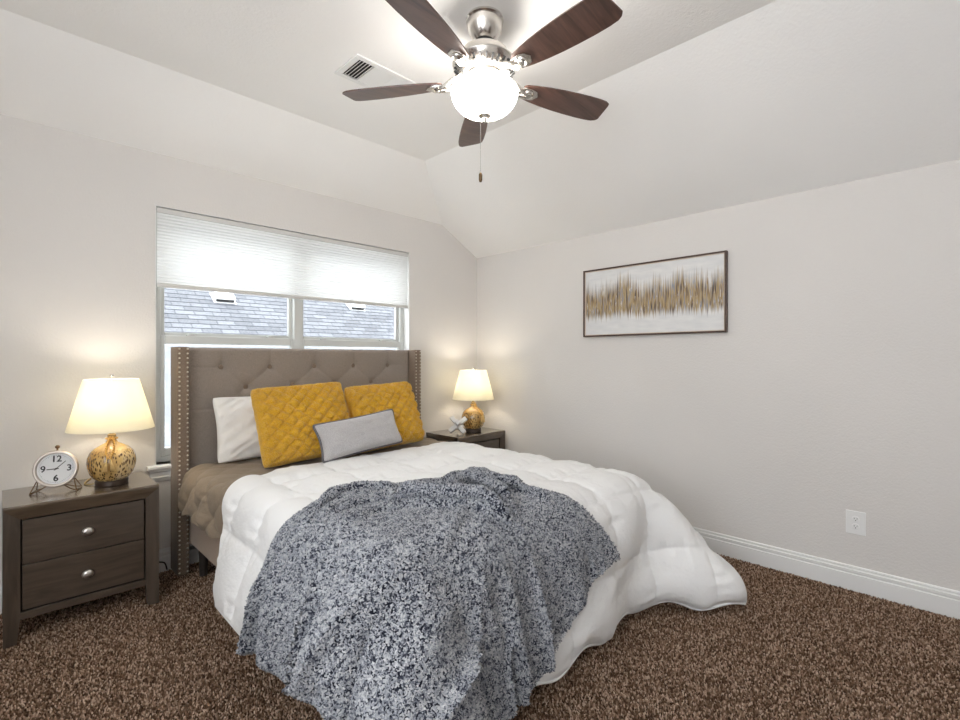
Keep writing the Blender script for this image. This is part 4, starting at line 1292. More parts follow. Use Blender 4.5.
# ---------------------------------------------------------------- white comforter
COMF = [
[1369,4600,345,6,41,81,19,41,82,25,41,81,26,40,82,25,41,82,25,41,81,24,41,81,23,40,78,25,41,79,24,41,76,51,40,66,89,41,39,97,40,7,97,41,0,98,40,0,97,41,0,97,41,0,97,36,0,96,-2,0,96,-2,0,96,-1,0,96,-2,0,97,-2,0,96,-1,0,96,-1,0,97,-2,0,96,-1,0,96,-2,0,96,-1,0,97,-1,0,96,-2,0,96,-1,0,97,-1,0,96,-1,0,97,-1,0,96,-2,0,96,-1,0,97,-1,0,96,-1,0,97,-1,0,96,-1,0,97,-1,-1,96,-1,-10,87,-1,-40,64,-1,-71,33,-1,-90,12,-2,-96,4,-1,-96,1,-1,-97,2,-2,-96,2,-1,-96,2,-1,-97,2,-1,-96],
[1,-74,-2,4,40,82,18,40,82,24,40,81,25,39,82,26,40,81,25,40,82,25,40,81,24,40,78,25,39,78,24,40,77,51,40,66,88,39,39,97,40,8,97,39,0,98,40,0,97,40,0,97,40,0,97,35,0,96,-2,0,96,-2,0,97,-1,0,96,-2,0,96,-2,0,97,-1,0,96,-2,0,96,-1,0,96,-1,0,97,-2,0,96,-1,0,96,-1,0,97,-2,0,96,-1,0,97,-1,0,96,-1,0,96,-1,0,97,-2,0,96,-1,0,97,-1,0,96,-1,0,97,-1,0,96,-1,0,97,-1,0,96,-1,-11,88,-1,-39,63,-1,-71,34,-2,-90,13,-1,-96,3,-1,-96,2,-1,-96,2,-2,-97,2,-1,-96,3,-1,-96,3,-2,-97],
[0,-74,-1,3,39,82,17,39,81,23,39,82,25,39,81,26,38,82,25,39,82,26,39,81,25,39,78,26,39,78,24,39,77,50,38,66,87,39,40,97,38,9,98,39,-1,97,39,0,97,39,0,97,39,0,97,33,0,97,-1,0,96,-2,0,96,-2,0,96,-1,0,97,-2,0,96,-1,0,96,-2,0,97,-1,0,96,-1,0,96,-2,0,97,-1,0,96,-1,0,97,-2,0,96,-1,0,96,-1,0,97,-1,0,96,-2,0,97,-1,0,96,-1,0,97,-1,0,96,-1,0,96,-1,0,97,-1,0,97,-1,0,96,-1,-11,88,-1,-38,63,-1,-71,35,-2,-90,13,-1,-96,4,-1,-96,3,-1,-96,2,-2,-97,2,-1,-96,3,-1,-96,3,-2,-96],
[-1,-74,-1,4,38,81,15,38,82,23,38,81,24,38,82,26,38,82,26,37,81,27,38,81,26,38,79,25,38,78,25,38,76,49,38,67,87,38,41,97,37,9,97,38,-1,97,37,0,97,38,0,98,38,0,97,33,0,96,-1,0,96,-2,0,97,-2,0,96,-1,0,96,-2,0,97,-1,0,96,-2,0,96,-1,0,97,-1,0,96,-2,0,96,-1,0,97,-1,0,96,-2,0,97,-1,0,96,-1,0,97,-1,0,96,-2,0,96,-1,0,97,-1,0,96,-1,0,97,-1,0,96,-1,0,97,-1,0,96,-1,0,96,-1,-10,89,-1,-38,64,-1,-71,34,-2,-90,14,-1,-95,5,-1,-97,3,-2,-96,2,-1,-96,3,-1,-97,2,-1,-96,3,-2,-96],
[0,-74,-1,3,37,81,16,37,82,22,37,81,24,37,82,25,37,81,27,37,82,27,37,81,26,36,78,26,37,79,24,37,76,49,37,67,86,37,42,97,37,9,97,36,-1,98,37,0,97,37,0,97,37,0,97,32,0,96,-2,0,97,-1,0,96,-2,0,96,-1,0,97,-2,0,96,-1,0,97,-2,0,96,-1,0,96,-2,0,97,-1,0,96,-1,0,97,-2,0,96,-1,0,96,-1,0,97,-1,0,96,-1,0,97,-2,0,96,-1,0,97,-1,0,96,-1,0,97,-1,0,96,-1,0,97,-1,0,96,-1,0,96,-1,-10,89,-1,-37,64,-1,-71,35,-2,-90,14,-1,-95,5,-1,-96,3,-2,-97,3,-1,-96,2,-1,-96,2,-1,-97,2,-2,-96],
[0,-74,-2,3,36,82,15,36,81,22,36,82,24,36,82,25,36,81,27,36,82,27,36,81,27,36,78,25,36,78,25,36,76,48,36,68,85,36,43,97,35,9,98,36,-1,97,36,0,97,36,0,97,36,0,97,31,0,97,-2,0,96,-1,0,96,-2,0,97,-1,0,96,-2,0,97,-1,0,96,-2,0,96,-1,0,97,-2,0,96,-1,0,97,-1,0,96,-2,0,97,-1,0,96,-1,0,97,-1,0,96,-2,0,97,-1,0,96,-1,0,96,-1,0,97,-1,0,96,-1,0,97,-1,0,96,-1,0,97,-1,0,96,-1,-10,89,-1,-37,64,-1,-70,36,-2,-90,14,-1,-95,5,-1,-96,3,-2,-96,2,-1,-97,2,-1,-96,2,-1,-96,1,-2,-97],
[0,-75,-1,4,36,82,15,35,81,22,35,82,23,35,81,25,35,82,26,35,81,28,35,82,26,35,78,26,35,78,25,35,76,46,35,68,86,35,43,97,35,10,97,34,-1,97,35,0,97,35,0,98,35,0,97,31,0,96,-2,0,96,-1,0,97,-2,0,96,-2,0,97,-1,0,96,-2,0,97,-1,0,96,-1,0,96,-2,0,97,-1,0,96,-1,0,97,-2,0,96,-1,0,97,-1,0,96,-1,0,97,-2,0,96,-1,0,97,-1,0,96,-1,0,97,-1,0,96,-1,0,97,-1,0,96,-2,0,97,-1,0,96,0,-9,89,-1,-37,64,-2,-70,36,-1,-89,15,-1,-96,5,-2,-96,3,-1,-96,1,-1,-97,1,-1,-96,1,-2,-96,0,-1,-96],
[-1,-74,-1,5,35,82,16,34,81,22,34,82,23,34,81,25,34,82,25,34,81,27,34,81,27,34,79,26,34,78,24,35,76,46,34,69,85,34,43,97,33,10,97,34,-1,98,34,0,97,34,0,97,34,0,97,30,0,96,-2,0,97,-2,0,96,-1,0,97,-2,0,96,-1,0,97,-2,0,96,-1,0,97,-1,0,96,-2,0,96,-1,0,97,-2,0,96,-1,0,97,-1,0,96,-1,0,97,-2,0,96,-1,0,97,-1,0,96,-1,0,97,-1,0,96,-1,0,97,-1,0,96,-2,0,97,-1,0,96,-1,0,97,0,-9,89,-2,-36,65,-1,-70,36,-1,-89,14,-1,-95,5,-2,-97,3,-1,-96,1,-1,-96,0,-1,-97,-1,-1,-96,0,-2,-96],
[0,-74,-1,6,34,82,16,33,81,23,33,81,23,33,82,24,33,81,25,34,82,27,33,81,26,33,78,25,33,78,25,33,77,45,33,69,85,33,44,96,33,10,98,33,-1,97,33,0,97,33,0,97,33,0,97,29,0,97,-2,0,96,-2,0,97,-1,0,96,-2,0,97,-1,0,96,-2,0,97,-1,0,96,-2,0,97,-1,0,96,-1,0,97,-2,0,96,-1,0,97,-1,0,96,-1,0,97,-2,0,96,-1,0,97,-1,0,96,-1,0,97,-1,0,96,-1,0,97,-2,0,96,-1,0,97,-1,0,96,-1,0,96,-1,-9,90,-1,-35,65,-1,-70,37,-1,-89,14,-2,-95,5,-1,-96,1,-1,-97,1,-1,-96,-1,-1,-96,-2,-1,-97,-1,-2,-96],
[0,-74,-1,7,32,81,17,33,82,23,32,81,23,32,82,23,33,81,25,32,82,26,32,81,26,32,78,25,32,78,25,33,77,44,32,69,84,32,45,97,31,10,97,32,-1,97,32,0,98,32,0,97,33,0,97,28,0,96,-2,0,97,-2,0,96,-1,0,97,-2,0,96,-1,0,97,-2,0,96,-1,0,97,-2,0,96,-1,0,97,-1,0,96,-2,0,97,-1,0,96,-1,0,97,-2,0,96,-1,0,97,-1,0,96,-1,0,97,-1,0,96,-1,0,97,-2,0,96,-1,0,97,-1,0,96,-1,0,97,-1,0,96,-1,-8,90,-1,-35,66,-1,-70,36,-1,-89,14,-2,-95,5,-1,-96,1,-1,-97,0,-1,-96,-2,-1,-96,-2,-1,-97,-2,-2,-96],
[0,-74,-1,7,31,81,18,32,82,24,31,81,23,32,82,23,31,81,25,31,82,25,31,80,25,31,79,25,32,78,24,31,77,44,31,70,84,31,44,96,31,11,98,31,-1,97,31,0,97,31,0,97,31,0,97,27,0,97,-1,0,96,-2,0,96,-2,0,97,-1,0,97,-2,0,96,-1,0,97,-1,0,96,-2,0,97,-1,0,96,-1,0,97,-2,0,96,-1,0,97,-1,0,96,-2,0,97,-1,0,96,-1,0,97,-1,0,96,-1,0,97,-2,0,96,-1,0,97,-1,0,96,-1,0,97,-1,0,97,-1,0,96,-1,-8,90,-1,-34,66,-1,-70,37,-1,-88,14,-2,-96,4,-1,-96,1,-1,-96,-1,-1,-97,-2,-1,-96,-3,-1,-96,-3,-2,-97],
[3,-74,-5,7,30,84,17,31,82,24,30,82,23,31,81,23,30,82,24,30,81,25,30,81,24,31,78,24,30,79,25,30,77,43,31,70,83,30,45,97,29,11,97,30,-1,97,30,0,97,31,0,97,30,0,97,26,0,97,-1,0,96,-2,0,97,-2,0,96,-1,0,97,-2,0,96,-1,0,97,-1,0,97,-2,0,96,-1,0,97,-2,0,96,-1,0,97,-1,0,96,-1,0,97,-2,0,96,-1,0,97,-1,0,96,-1,0,97,-2,0,96,-1,0,97,-1,0,97,-1,0,96,-1,0,97,-1,0,96,-1,0,96,-1,-8,90,-1,-34,67,-1,-69,37,-1,-88,15,-2,-95,3,-1,-97,1,-1,-96,-2,-1,-96,-2,-1,-97,-3,-1,-96,-3,-2,-96],
[8,-74,-16,5,29,89,16,30,87,23,29,85,22,30,83,23,29,82,23,29,81,24,30,80,23,29,79,24,29,79,24,30,77,43,29,70,83,29,45,96,29,12,97,29,-1,98,29,0,97,29,0,97,30,0,97,25,0,96,-2,0,97,-1,0,96,-2,0,97,-1,0,96,-2,0,97,-1,0,96,-2,0,97,-1,0,97,-1,0,96,-2,0,97,-1,0,96,-1,0,97,-2,0,96,-1,0,97,-1,0,97,-1,0,96,-1,0,97,-2,0,96,-1,0,97,-1,0,96,-1,0,97,-1,0,96,-1,0,97,-1,1,96,-1,-8,90,-1,-34,67,-1,-69,38,-2,-88,14,-1,-95,4,-1,-97,0,-1,-96,-1,-1,-96,-3,-1,-97,-3,-1,-96,-2,-2,-96],
[10,-74,-16,6,28,90,13,29,88,21,28,88,20,29,87,21,28,85,23,29,84,22,28,79,23,28,79,24,29,79,24,28,78,42,28,70,82,28,46,96,28,12,98,28,-1,97,28,0,97,29,0,97,28,0,97,25,0,97,-2,0,96,-1,0,97,-2,0,96,-1,0,97,-2,0,96,-1,0,97,-2,0,97,-1,0,96,-1,0,97,-2,0,96,-1,0,97,-1,0,96,-2,0,97,-1,0,97,-1,0,96,-1,0,97,-2,0,96,-1,0,97,-1,0,96,-1,0,97,-1,0,96,-1,0,97,-1,0,96,-1,1,97,-1,-8,90,-1,-34,67,-1,-68,38,-2,-88,15,-1,-95,3,-1,-96,0,-1,-97,-1,-1,-96,-2,-1,-96,-3,-2,-97,-2,-1,-96],
[26,-75,-17,-2,28,91,7,28,90,16,28,89,19,27,88,19,28,87,20,27,86,21,27,82,22,28,82,24,27,80,24,28,78,42,27,70,82,27,46,96,27,12,97,27,0,97,27,0,97,27,0,98,28,0,97,24,0,96,-2,0,97,-2,0,96,-1,0,97,-2,0,96,-1,0,97,-1,0,96,-2,0,97,-1,0,97,-2,0,96,-1,0,97,-1,0,96,-1,0,97,-2,0,97,-1,0,96,-1,0,97,-1,0,96,-2,0,97,-1,0,96,-1,0,97,-1,0,96,-1,0,97,-1,0,96,-2,0,97,-1,1,96,0,-7,90,-1,-34,68,-2,-68,39,-1,-87,14,-1,-96,3,-1,-96,0,-1,-96,-1,-1,-97,-2,-1,-96,-1,-2,-96,-2,-1,-97],
[39,-74,-16,-4,27,92,-1,27,91,6,27,91,11,26,89,13,27,88,16,26,86,19,27,85,20,26,84,24,26,82,26,27,80,41,26,71,82,26,46,96,26,12,98,26,0,97,26,0,97,27,0,97,26,0,97,23,0,96,-1,0,97,-2,0,97,-1,0,96,-2,0,97,-1,0,96,-2,0,97,-1,0,96,-1,0,97,-2,0,97,-1,0,96,-1,0,97,-2,0,97,-1,0,96,-1,0,97,-1,0,96,-2,0,97,-1,0,96,-1,0,97,-1,0,96,-1,0,97,-2,0,96,-1,0,97,-1,0,96,-1,1,97,-1,-7,90,-1,-33,68,-1,-68,39,-1,-87,15,-1,-96,3,-1,-96,0,-1,-96,-1,-1,-97,-1,-1,-96,-1,-2,-96,-1,-1,-97],
[36,-74,-17,-4,26,94,-2,26,92,2,26,92,4,25,90,6,26,89,7,26,88,12,25,87,17,25,86,21,26,84,28,25,81,43,25,72,81,26,46,97,24,13,97,25,0,97,26,0,97,25,0,97,26,0,97,22,0,97,-2,0,96,-1,0,97,-2,0,96,-1,0,97,-1,0,97,-2,0,96,-1,0,97,-1,0,97,-2,0,96,-1,0,97,-1,0,96,-2,0,97,-1,0,97,-1,0,96,-1,0,97,-2,0,97,-1,0,96,-1,0,97,-1,0,96,-2,0,97,-1,0,96,-1,0,97,-1,0,96,-1,1,96,-1,-7,90,-1,-33,69,-1,-67,40,-1,-87,15,-1,-95,3,-1,-97,0,-1,-96,-1,-1,-96,0,-1,-97,0,-2,-96,2,-1,-96],
[31,-74,-16,-4,25,94,-2,25,94,-1,25,93,2,25,91,3,24,90,2,25,90,4,24,89,9,25,87,17,24,87,26,25,83,46,24,72,81,24,47,96,24,13,97,24,0,98,24,0,97,25,0,97,24,0,97,22,0,96,-2,0,97,-1,0,96,-2,0,97,-1,0,96,-2,0,97,-1,0,97,-1,0,96,-2,0,97,-1,0,97,-1,0,96,-1,0,97,-2,0,97,-1,0,96,-1,0,97,-2,0,97,-1,0,96,-1,0,97,-1,0,96,-2,0,97,-1,0,96,-1,0,97,-1,0,96,-1,0,97,-1,1,96,-1,-7,90,-1,-32,69,-1,-67,40,-1,-87,16,-1,-95,3,-1,-96,0,-1,-97,1,-1,-96,1,-1,-96,3,-1,-97,3,-2,-96],
[29,-74,-17,-5,24,96,-3,24,95,-2,24,94,-1,24,93,4,24,91,-4,23,91,-2,24,91,2,23,89,11,24,89,24,23,84,47,23,73,81,23,47,97,23,14,97,23,0,97,24,0,97,23,0,97,24,0,97,20,0,96,-1,0,97,-2,0,97,-1,0,96,-1,0,97,-2,0,97,-1,0,96,-1,0,97,-2,0,97,-1,0,96,-1,0,97,-2,0,97,-1,0,96,-1,0,97,-1,0,97,-2,0,96,-1,0,97,-1,0,96,-2,0,97,-1,0,97,-1,0,96,-1,0,97,-1,0,96,-2,0,96,-1,1,97,0,-7,90,-1,-32,70,-1,-66,40,-1,-87,16,-1,-95,4,-1,-96,2,-1,-96,2,-1,-97,4,-1,-96,4,-1,-96,5,-1,-96],
[10,-74,-16,-1,23,97,0,23,96,0,23,96,0,23,93,0,23,93,-1,23,93,-9,22,92,-4,23,91,4,22,90,22,22,86,49,22,73,81,22,49,96,22,14,97,22,0,97,23,0,97,23,0,97,22,0,97,20,0,97,-1,0,96,-2,0,97,-1,0,97,-2,0,96,-1,0,97,-1,0,97,-1,0,96,-2,0,97,-1,0,97,-1,0,96,-2,0,97,-1,0,97,-1,0,97,-2,0,96,-1,0,97,-1,0,97,-1,0,96,-2,0,97,-1,0,96,-1,0,97,-2,0,96,-1,0,97,-1,0,96,-1,1,96,-1,-6,91,0,-32,70,-1,-66,40,-1,-87,17,-1,-95,7,0,-96,4,-1,-96,5,-1,-96,5,-1,-96,7,-1,-96,6,-1,-96],
[0,-72,-15,0,21,97,0,21,97,0,22,97,0,22,95,0,22,94,0,22,95,-2,22,93,-7,21,93,-2,22,92,19,21,87,50,21,74,81,21,49,97,20,14,97,22,1,97,21,0,97,22,0,97,22,0,97,19,0,96,-2,0,97,-1,0,96,-1,0,97,-2,0,97,-1,0,96,-1,0,97,-2,0,97,-1,0,97,-1,0,96,-1,0,97,-2,0,97,-1,0,97,-1,0,96,-2,0,97,-1,0,97,-1,0,96,-2,0,97,-1,0,96,-1,0,97,-2,0,97,-1,0,96,-1,0,97,-1,0,96,-1,1,96,-1,-6,91,-1,-31,70,0,-66,41,-1,-87,19,0,-94,9,-1,-96,7,-1,-96,7,-1,-96,8,0,-96,7,-1,-96,8,-1,-96],
[0,-72,-14,0,19,97,0,20,97,0,20,98,0,21,97,0,21,96,0,21,95,0,21,95,-4,21,95,-7,20,93,16,20,89,51,20,75,82,20,50,96,20,14,97,20,1,97,20,0,97,21,0,97,21,0,97,18,0,96,-1,0,97,-1,0,97,-2,0,96,-1,0,97,-1,0,97,-1,0,97,-2,0,96,-1,0,97,-1,0,97,-1,0,97,-2,0,96,-1,0,97,-1,0,97,-2,0,97,-1,0,96,-1,0,97,-2,0,97,-1,0,96,-1,0,97,-2,0,96,-1,0,97,-1,0,96,-1,0,97,-1,1,96,-1,-6,91,-1,-31,70,0,-65,42,-1,-87,20,0,-94,12,-1,-96,10,0,-95,9,-1,-96,9,-1,-96,8,-1,-96,8,-1,-96],
[0,-70,-7,0,16,94,0,18,95,0,19,97,0,19,99,0,20,97,0,21,97,0,20,97,-3,19,95,-10,20,95,14,19,91,54,18,76,82,19,50,95,19,15,97,19,1,97,20,0,97,20,0,97,20,0,97,17,0,97,-1,0,96,-2,0,97,-1,0,97,-1,0,97,-1,0,96,-2,0,97,-1,0,97,-1,0,97,-1,0,96,-1,0,97,-2,0,97,-1,0,97,-1,0,97,-2,0,96,-1,0,97,-1,0,97,-2,0,96,-1,0,97,-2,0,97,-1,0,96,-1,0,97,-2,0,96,-1,0,97,-1,1,97,0,-5,91,-1,-31,70,-1,-65,41,0,-87,22,0,-94,14,0,-95,11,-1,-96,10,-1,-96,8,-1,-96,9,0,-96,8,-1,-96],
[0,-65,5,0,12,90,0,14,93,0,16,94,0,18,95,0,19,97,0,19,98,0,19,97,-4,19,97,-11,19,97,13,18,92,55,17,77,82,17,50,96,18,16,97,18,1,97,19,0,97,19,0,96,19,0,97,17,0,97,-2,0,97,-1,0,96,-1,0,97,-1,0,97,-1,0,97,-2,0,97,-1,0,96,-1,0,97,-1,0,97,-1,0,97,-2,0,97,-1,0,96,-1,0,97,-2,0,97,-1,0,97,-1,0,97,-2,0,96,-1,0,97,-2,0,97,-1,0,96,-2,0,97,-1,0,96,-1,0,97,-1,1,97,-1,-5,91,0,-30,70,-1,-65,42,0,-87,22,0,-94,13,0,-95,10,-1,-96,9,-1,-96,8,0,-96,7,-1,-96,7,-1,-96],
[0,-58,9,0,6,88,0,8,90,0,12,91,0,15,94,0,17,95,0,18,97,0,19,97,-3,18,96,-14,17,98,13,17,93,56,16,78,82,16,51,95,17,16,97,17,1,97,18,0,97,18,0,97,18,0,97,16,0,96,-1,0,97,-1,0,97,-1,0,97,-1,0,96,-2,0,97,-1,0,97,-1,0,97,-1,0,97,-1,0,97,-2,0,96,-1,0,97,-1,0,97,-1,0,97,-2,0,97,-1,0,96,-2,0,97,-1,0,97,-1,0,97,-2,0,96,-1,0,97,-2,0,97,-1,0,96,-2,0,97,-1,1,97,0,-4,91,-1,-30,70,0,-66,43,1,-86,21,0,-94,10,-1,-96,7,0,-96,7,-1,-96,5,-1,-96,6,0,-96,6,-1,-97],
[0,-49,14,0,-1,85,0,2,87,0,5,88,0,10,91,0,14,93,0,16,96,0,17,96,-2,18,97,-15,17,97,12,15,94,56,14,78,81,15,51,95,15,16,97,17,2,97,17,0,97,17,0,97,18,0,97,15,0,97,-1,0,96,-1,0,97,-1,0,97,-2,0,97,-1,0,97,-1,0,97,-1,0,96,-1,0,97,-1,0,97,-2,0,97,-1,0,97,-1,0,97,-1,0,97,-2,0,96,-1,0,97,-2,0,97,-1,0,97,-2,0,97,-1,0,96,-2,0,97,-1,0,97,-2,0,96,-1,0,97,-1,1,97,-1,-4,91,0,-30,70,0,-65,43,1,-86,20,0,-94,6,0,-97,4,-1,-96,3,0,-96,3,0,-97,4,-1,-96,4,0,-96],
[0,-36,18,0,-7,84,0,-6,84,0,-3,85,0,2,87,0,6,90,0,12,92,0,15,95,-1,16,97,-16,17,97,11,14,93,55,13,79,81,13,51,96,14,17,96,15,2,97,17,0,97,16,0,97,17,0,97,14,0,97,-1,0,97,-1,0,97,-1,0,97,-1,0,96,-1,0,97,-1,0,97,-1,0,97,-1,0,97,-1,0,97,-2,0,97,-1,0,96,-1,0,97,-1,0,97,-2,0,97,-1,0,97,-2,0,97,-1,0,97,-2,0,96,-1,0,97,-2,0,97,-2,0,97,-1,0,96,-2,0,97,-1,1,97,-1,-4,91,0,-30,70,1,-65,43,1,-86,18,1,-94,4,-1,-97,0,0,-96,0,0,-97,2,0,-96,1,-1,-96,3,0,-96],
[-2,-24,23,2,-11,83,0,-11,82,0,-9,83,0,-8,84,0,-4,85,-1,1,88,-6,7,91,3,13,94,-12,16,97,9,14,93,54,10,80,81,11,50,95,13,17,97,15,3,97,15,0,97,16,0,97,16,0,97,14,0,97,-1,0,97,-1,0,97,-1,0,97,-1,0,97,-1,0,97,-1,0,97,-1,0,97,-1,0,97,-1,0,96,-2,0,97,-1,0,97,-1,0,97,-1,0,97,-2,0,97,-1,0,97,-2,0,96,-1,0,97,-2,0,97,-1,0,97,-2,0,97,-2,0,97,-2,0,96,-1,0,97,-2,1,97,0,-4,91,0,-30,70,1,-65,43,2,-86,18,0,-94,1,-1,-97,-1,0,-97,-1,0,-96,0,0,-96,0,0,-97,2,0,-96],
[-3,-14,26,3,-14,82,2,-13,82,0,-14,82,0,-14,82,0,-12,83,-14,-11,84,-21,-6,85,3,1,88,14,10,92,10,13,93,50,8,81,82,8,49,96,12,18,97,14,3,98,15,0,97,16,0,97,15,0,98,13,0,97,-1,0,97,-1,0,97,-1,0,97,-1,0,97,-1,0,97,-1,0,97,-1,0,96,-1,0,97,-1,0,97,-2,0,97,-1,0,97,-1,0,97,-1,0,96,-2,0,97,-1,0,97,-2,0,97,-1,0,97,-2,0,97,-1,0,97,-2,0,97,-2,0,96,-2,0,97,-2,0,97,-2,1,96,-1,-5,91,1,-29,71,2,-65,43,2,-86,18,0,-95,0,-1,-96,-2,0,-97,-1,-1,-96,0,0,-96,2,0,-97,4,0,-96],
[-3,-13,26,3,-15,82,3,-15,82,2,-16,82,0,-16,82,0,-17,82,-42,-16,82,-31,-15,82,-11,-11,84,14,-4,87,38,1,86,65,0,74,84,4,51,98,14,17,99,13,5,98,15,0,98,14,0,98,14,0,97,13,0,98,-1,0,97,-1,0,97,-1,0,97,-1,0,97,-1,1,96,-1,0,97,-1,0,97,-1,0,97,-1,-1,97,-2,0,97,-1,0,96,-1,0,97,-1,1,97,-2,0,97,-1,0,97,-2,0,96,-1,0,97,-2,1,97,-2,0,97,-1,0,97,-2,-1,97,-2,0,97,-3,-1,97,-2,0,96,-1,-5,91,0,-30,71,3,-64,42,3,-86,17,0,-94,-1,-1,-97,-1,-1,-96,1,0,-96,4,-1,-97,7,1,-96,9,0,-95],
[-3,-23,23,3,-18,81,3,-19,81,3,-19,81,2,-20,80,-15,-20,81,-54,-19,81,-38,-19,80,-15,-18,81,12,-15,79,58,-11,73,82,-5,63,83,-1,54,100,9,24,100,16,8,98,15,4,99,14,1,97,13,1,98,12,0,97,-1,0,97,-1,0,97,-1,1,97,-1,0,97,-1,0,96,-1,0,97,-1,0,97,-1,0,97,-1,0,97,-2,-1,96,-1,0,97,-1,0,97,-1,0,97,-2,-1,96,-1,0,97,-1,1,97,-2,0,97,-2,1,96,-1,0,97,-2,0,97,-2,-1,97,-2,0,97,-3,-1,97,-4,0,96,-2,-6,92,1,-29,73,4,-62,41,4,-85,12,-1,-95,2,-1,-96,6,-1,-96,9,1,-96,12,1,-95,14,3,-95,15,3,-95],
[-3,-46,11,3,-23,77,4,-24,76,3,-23,76,3,-24,76,-6,-22,76,-51,-21,74,-38,-18,74,-12,-15,73,17,-13,71,61,-10,67,70,-13,65,79,-11,58,96,6,30,99,14,14,98,15,7,98,12,4,97,12,4,97,9,4,97,0,-1,97,-1,-1,97,-1,1,97,-1,-1,97,-1,1,97,-1,0,96,-1,0,97,-1,-1,97,-1,0,96,-1,0,97,-1,-1,97,-2,-1,96,-1,-1,97,-1,0,97,-1,-1,96,-1,-1,97,-1,0,97,-2,-1,96,-2,0,97,-1,0,97,-2,0,96,-2,-1,96,-3,-1,96,-5,-2,95,-5,-6,91,0,-26,80,3,-47,52,7,-75,17,2,-94,9,0,-95,14,1,-95,15,3,-95,18,5,-94,18,5,-95,19,6,-94],
[-1,-65,-18,3,-24,70,4,-22,70,4,-22,69,3,-18,70,1,-15,70,-7,-11,70,-38,-6,69,-14,-4,69,20,-7,68,51,-23,66,49,-37,68,71,-24,59,91,1,33,95,13,18,97,12,10,96,9,8,97,7,8,97,6,7,96,0,0,97,-1,-2,97,0,0,96,-1,-1,97,0,-1,97,-1,0,96,-1,-1,97,0,0,96,-1,-1,97,-1,0,97,-1,-1,96,-1,-1,97,-2,0,96,0,-1,97,-1,-2,97,-1,-2,96,-1,-1,96,0,-2,97,-1,-1,96,-1,-1,96,-2,-1,96,-2,-1,95,-2,-2,94,-5,-3,93,-6,-6,90,-8,-16,86,-4,-28,74,7,-52,42,14,-83,20,8,-94,16,5,-94,18,5,-95,19,6,-94,20,7,-94,21,7,-94],
[1,-25,-54,4,-21,67,4,-19,68,4,-16,69,2,-12,69,0,-7,68,0,-3,69,-5,-1,69,-11,-9,67,17,-27,67,32,-46,64,42,-52,69,66,-31,59,90,5,29,93,20,12,94,13,10,96,3,11,95,3,11,97,3,9,96,-1,-1,96,0,-1,96,0,-2,97,-1,0,96,0,-1,97,0,-1,96,0,-1,97,-1,-1,96,0,-1,97,-1,-1,96,0,-1,97,-1,-1,96,-1,-1,97,-1,-1,96,-1,-1,96,-1,-1,97,0,-2,96,-1,-2,96,-1,-1,96,-1,-1,95,-1,-2,95,0,-2,94,1,-4,93,-2,-5,91,-9,-5,86,-20,-6,84,-20,-13,81,-6,-30,70,14,-57,44,22,-82,29,17,-90,24,12,-93,22,9,-94,21,9,-93,23,10,-94],
[2,31,-48,4,-23,65,4,-22,65,3,-19,66,1,-12,68,0,-7,67,0,-6,66,0,-16,66,0,-36,66,1,-54,69,33,-53,66,44,-52,68,71,-29,53,91,16,21,87,38,5,93,18,8,95,-1,11,96,0,10,95,1,9,96,0,-1,96,-1,-1,96,0,-1,96,0,-1,97,-1,-1,96,0,-1,96,0,-1,97,-1,-1,96,0,-1,97,-1,-1,96,0,-1,96,-1,-1,96,-1,-1,97,-2,0,96,-3,-1,96,-2,-1,96,-2,-1,96,-2,-1,96,-2,-1,95,-1,-2,96,1,-2,94,5,-3,93,7,-6,93,2,-7,89,-12,-4,82,-34,-1,77,-39,-3,78,-25,-14,77,-3,-33,68,21,-60,52,27,-78,39,24,-86,31,18,-90,27,16,-92,27,14,-93],
[2,52,-36,4,-27,61,4,-26,61,2,-24,62,0,-19,62,0,-18,63,0,-25,61,0,-40,63,0,-57,67,1,-62,69,33,-57,69,49,-51,64,78,-22,47,89,30,14,80,53,-1,89,30,5,96,1,9,96,-1,10,95,-1,7,96,-1,0,96,-1,-1,96,-1,-1,96,0,-1,96,-1,-1,96,0,-1,97,-1,-1,96,-1,0,96,-1,-1,96,-1,-1,97,-1,-1,96,-2,-1,96,-3,0,96,-4,-1,96,-5,0,96,-6,0,95,-6,0,96,-4,-1,96,-2,-1,96,1,-1,95,5,-4,94,12,-5,92,14,-7,93,4,-6,88,-18,-4,79,-44,1,69,-54,3,70,-44,-4,74,-24,-16,76,4,-39,71,24,-59,60,31,-74,47,29,-83,39,25,-88,35,22,-90],
[2,52,-33,4,-33,54,3,-34,55,1,-34,55,0,-34,56,0,-38,58,0,-46,60,0,-57,64,0,-62,68,7,-63,69,31,-59,68,55,-49,61,83,-13,40,85,42,7,73,63,-4,85,43,1,95,9,8,96,-1,8,96,-2,7,96,-1,-1,96,-2,-1,96,-1,-1,96,-1,0,96,0,-1,96,0,-1,96,-1,-1,96,-1,-1,96,-1,0,97,-2,-1,96,-3,-1,96,-3,-1,96,-6,0,95,-7,0,96,-10,0,95,-10,1,96,-9,1,96,-5,-1,95,0,-1,96,6,-3,94,11,-4,94,17,-5,92,16,-7,93,0,-7,87,-25,-3,75,-48,2,65,-61,5,62,-58,1,66,-43,-6,73,-17,-23,77,8,-40,76,26,-57,65,34,-72,56,33,-80,49,30,-85],
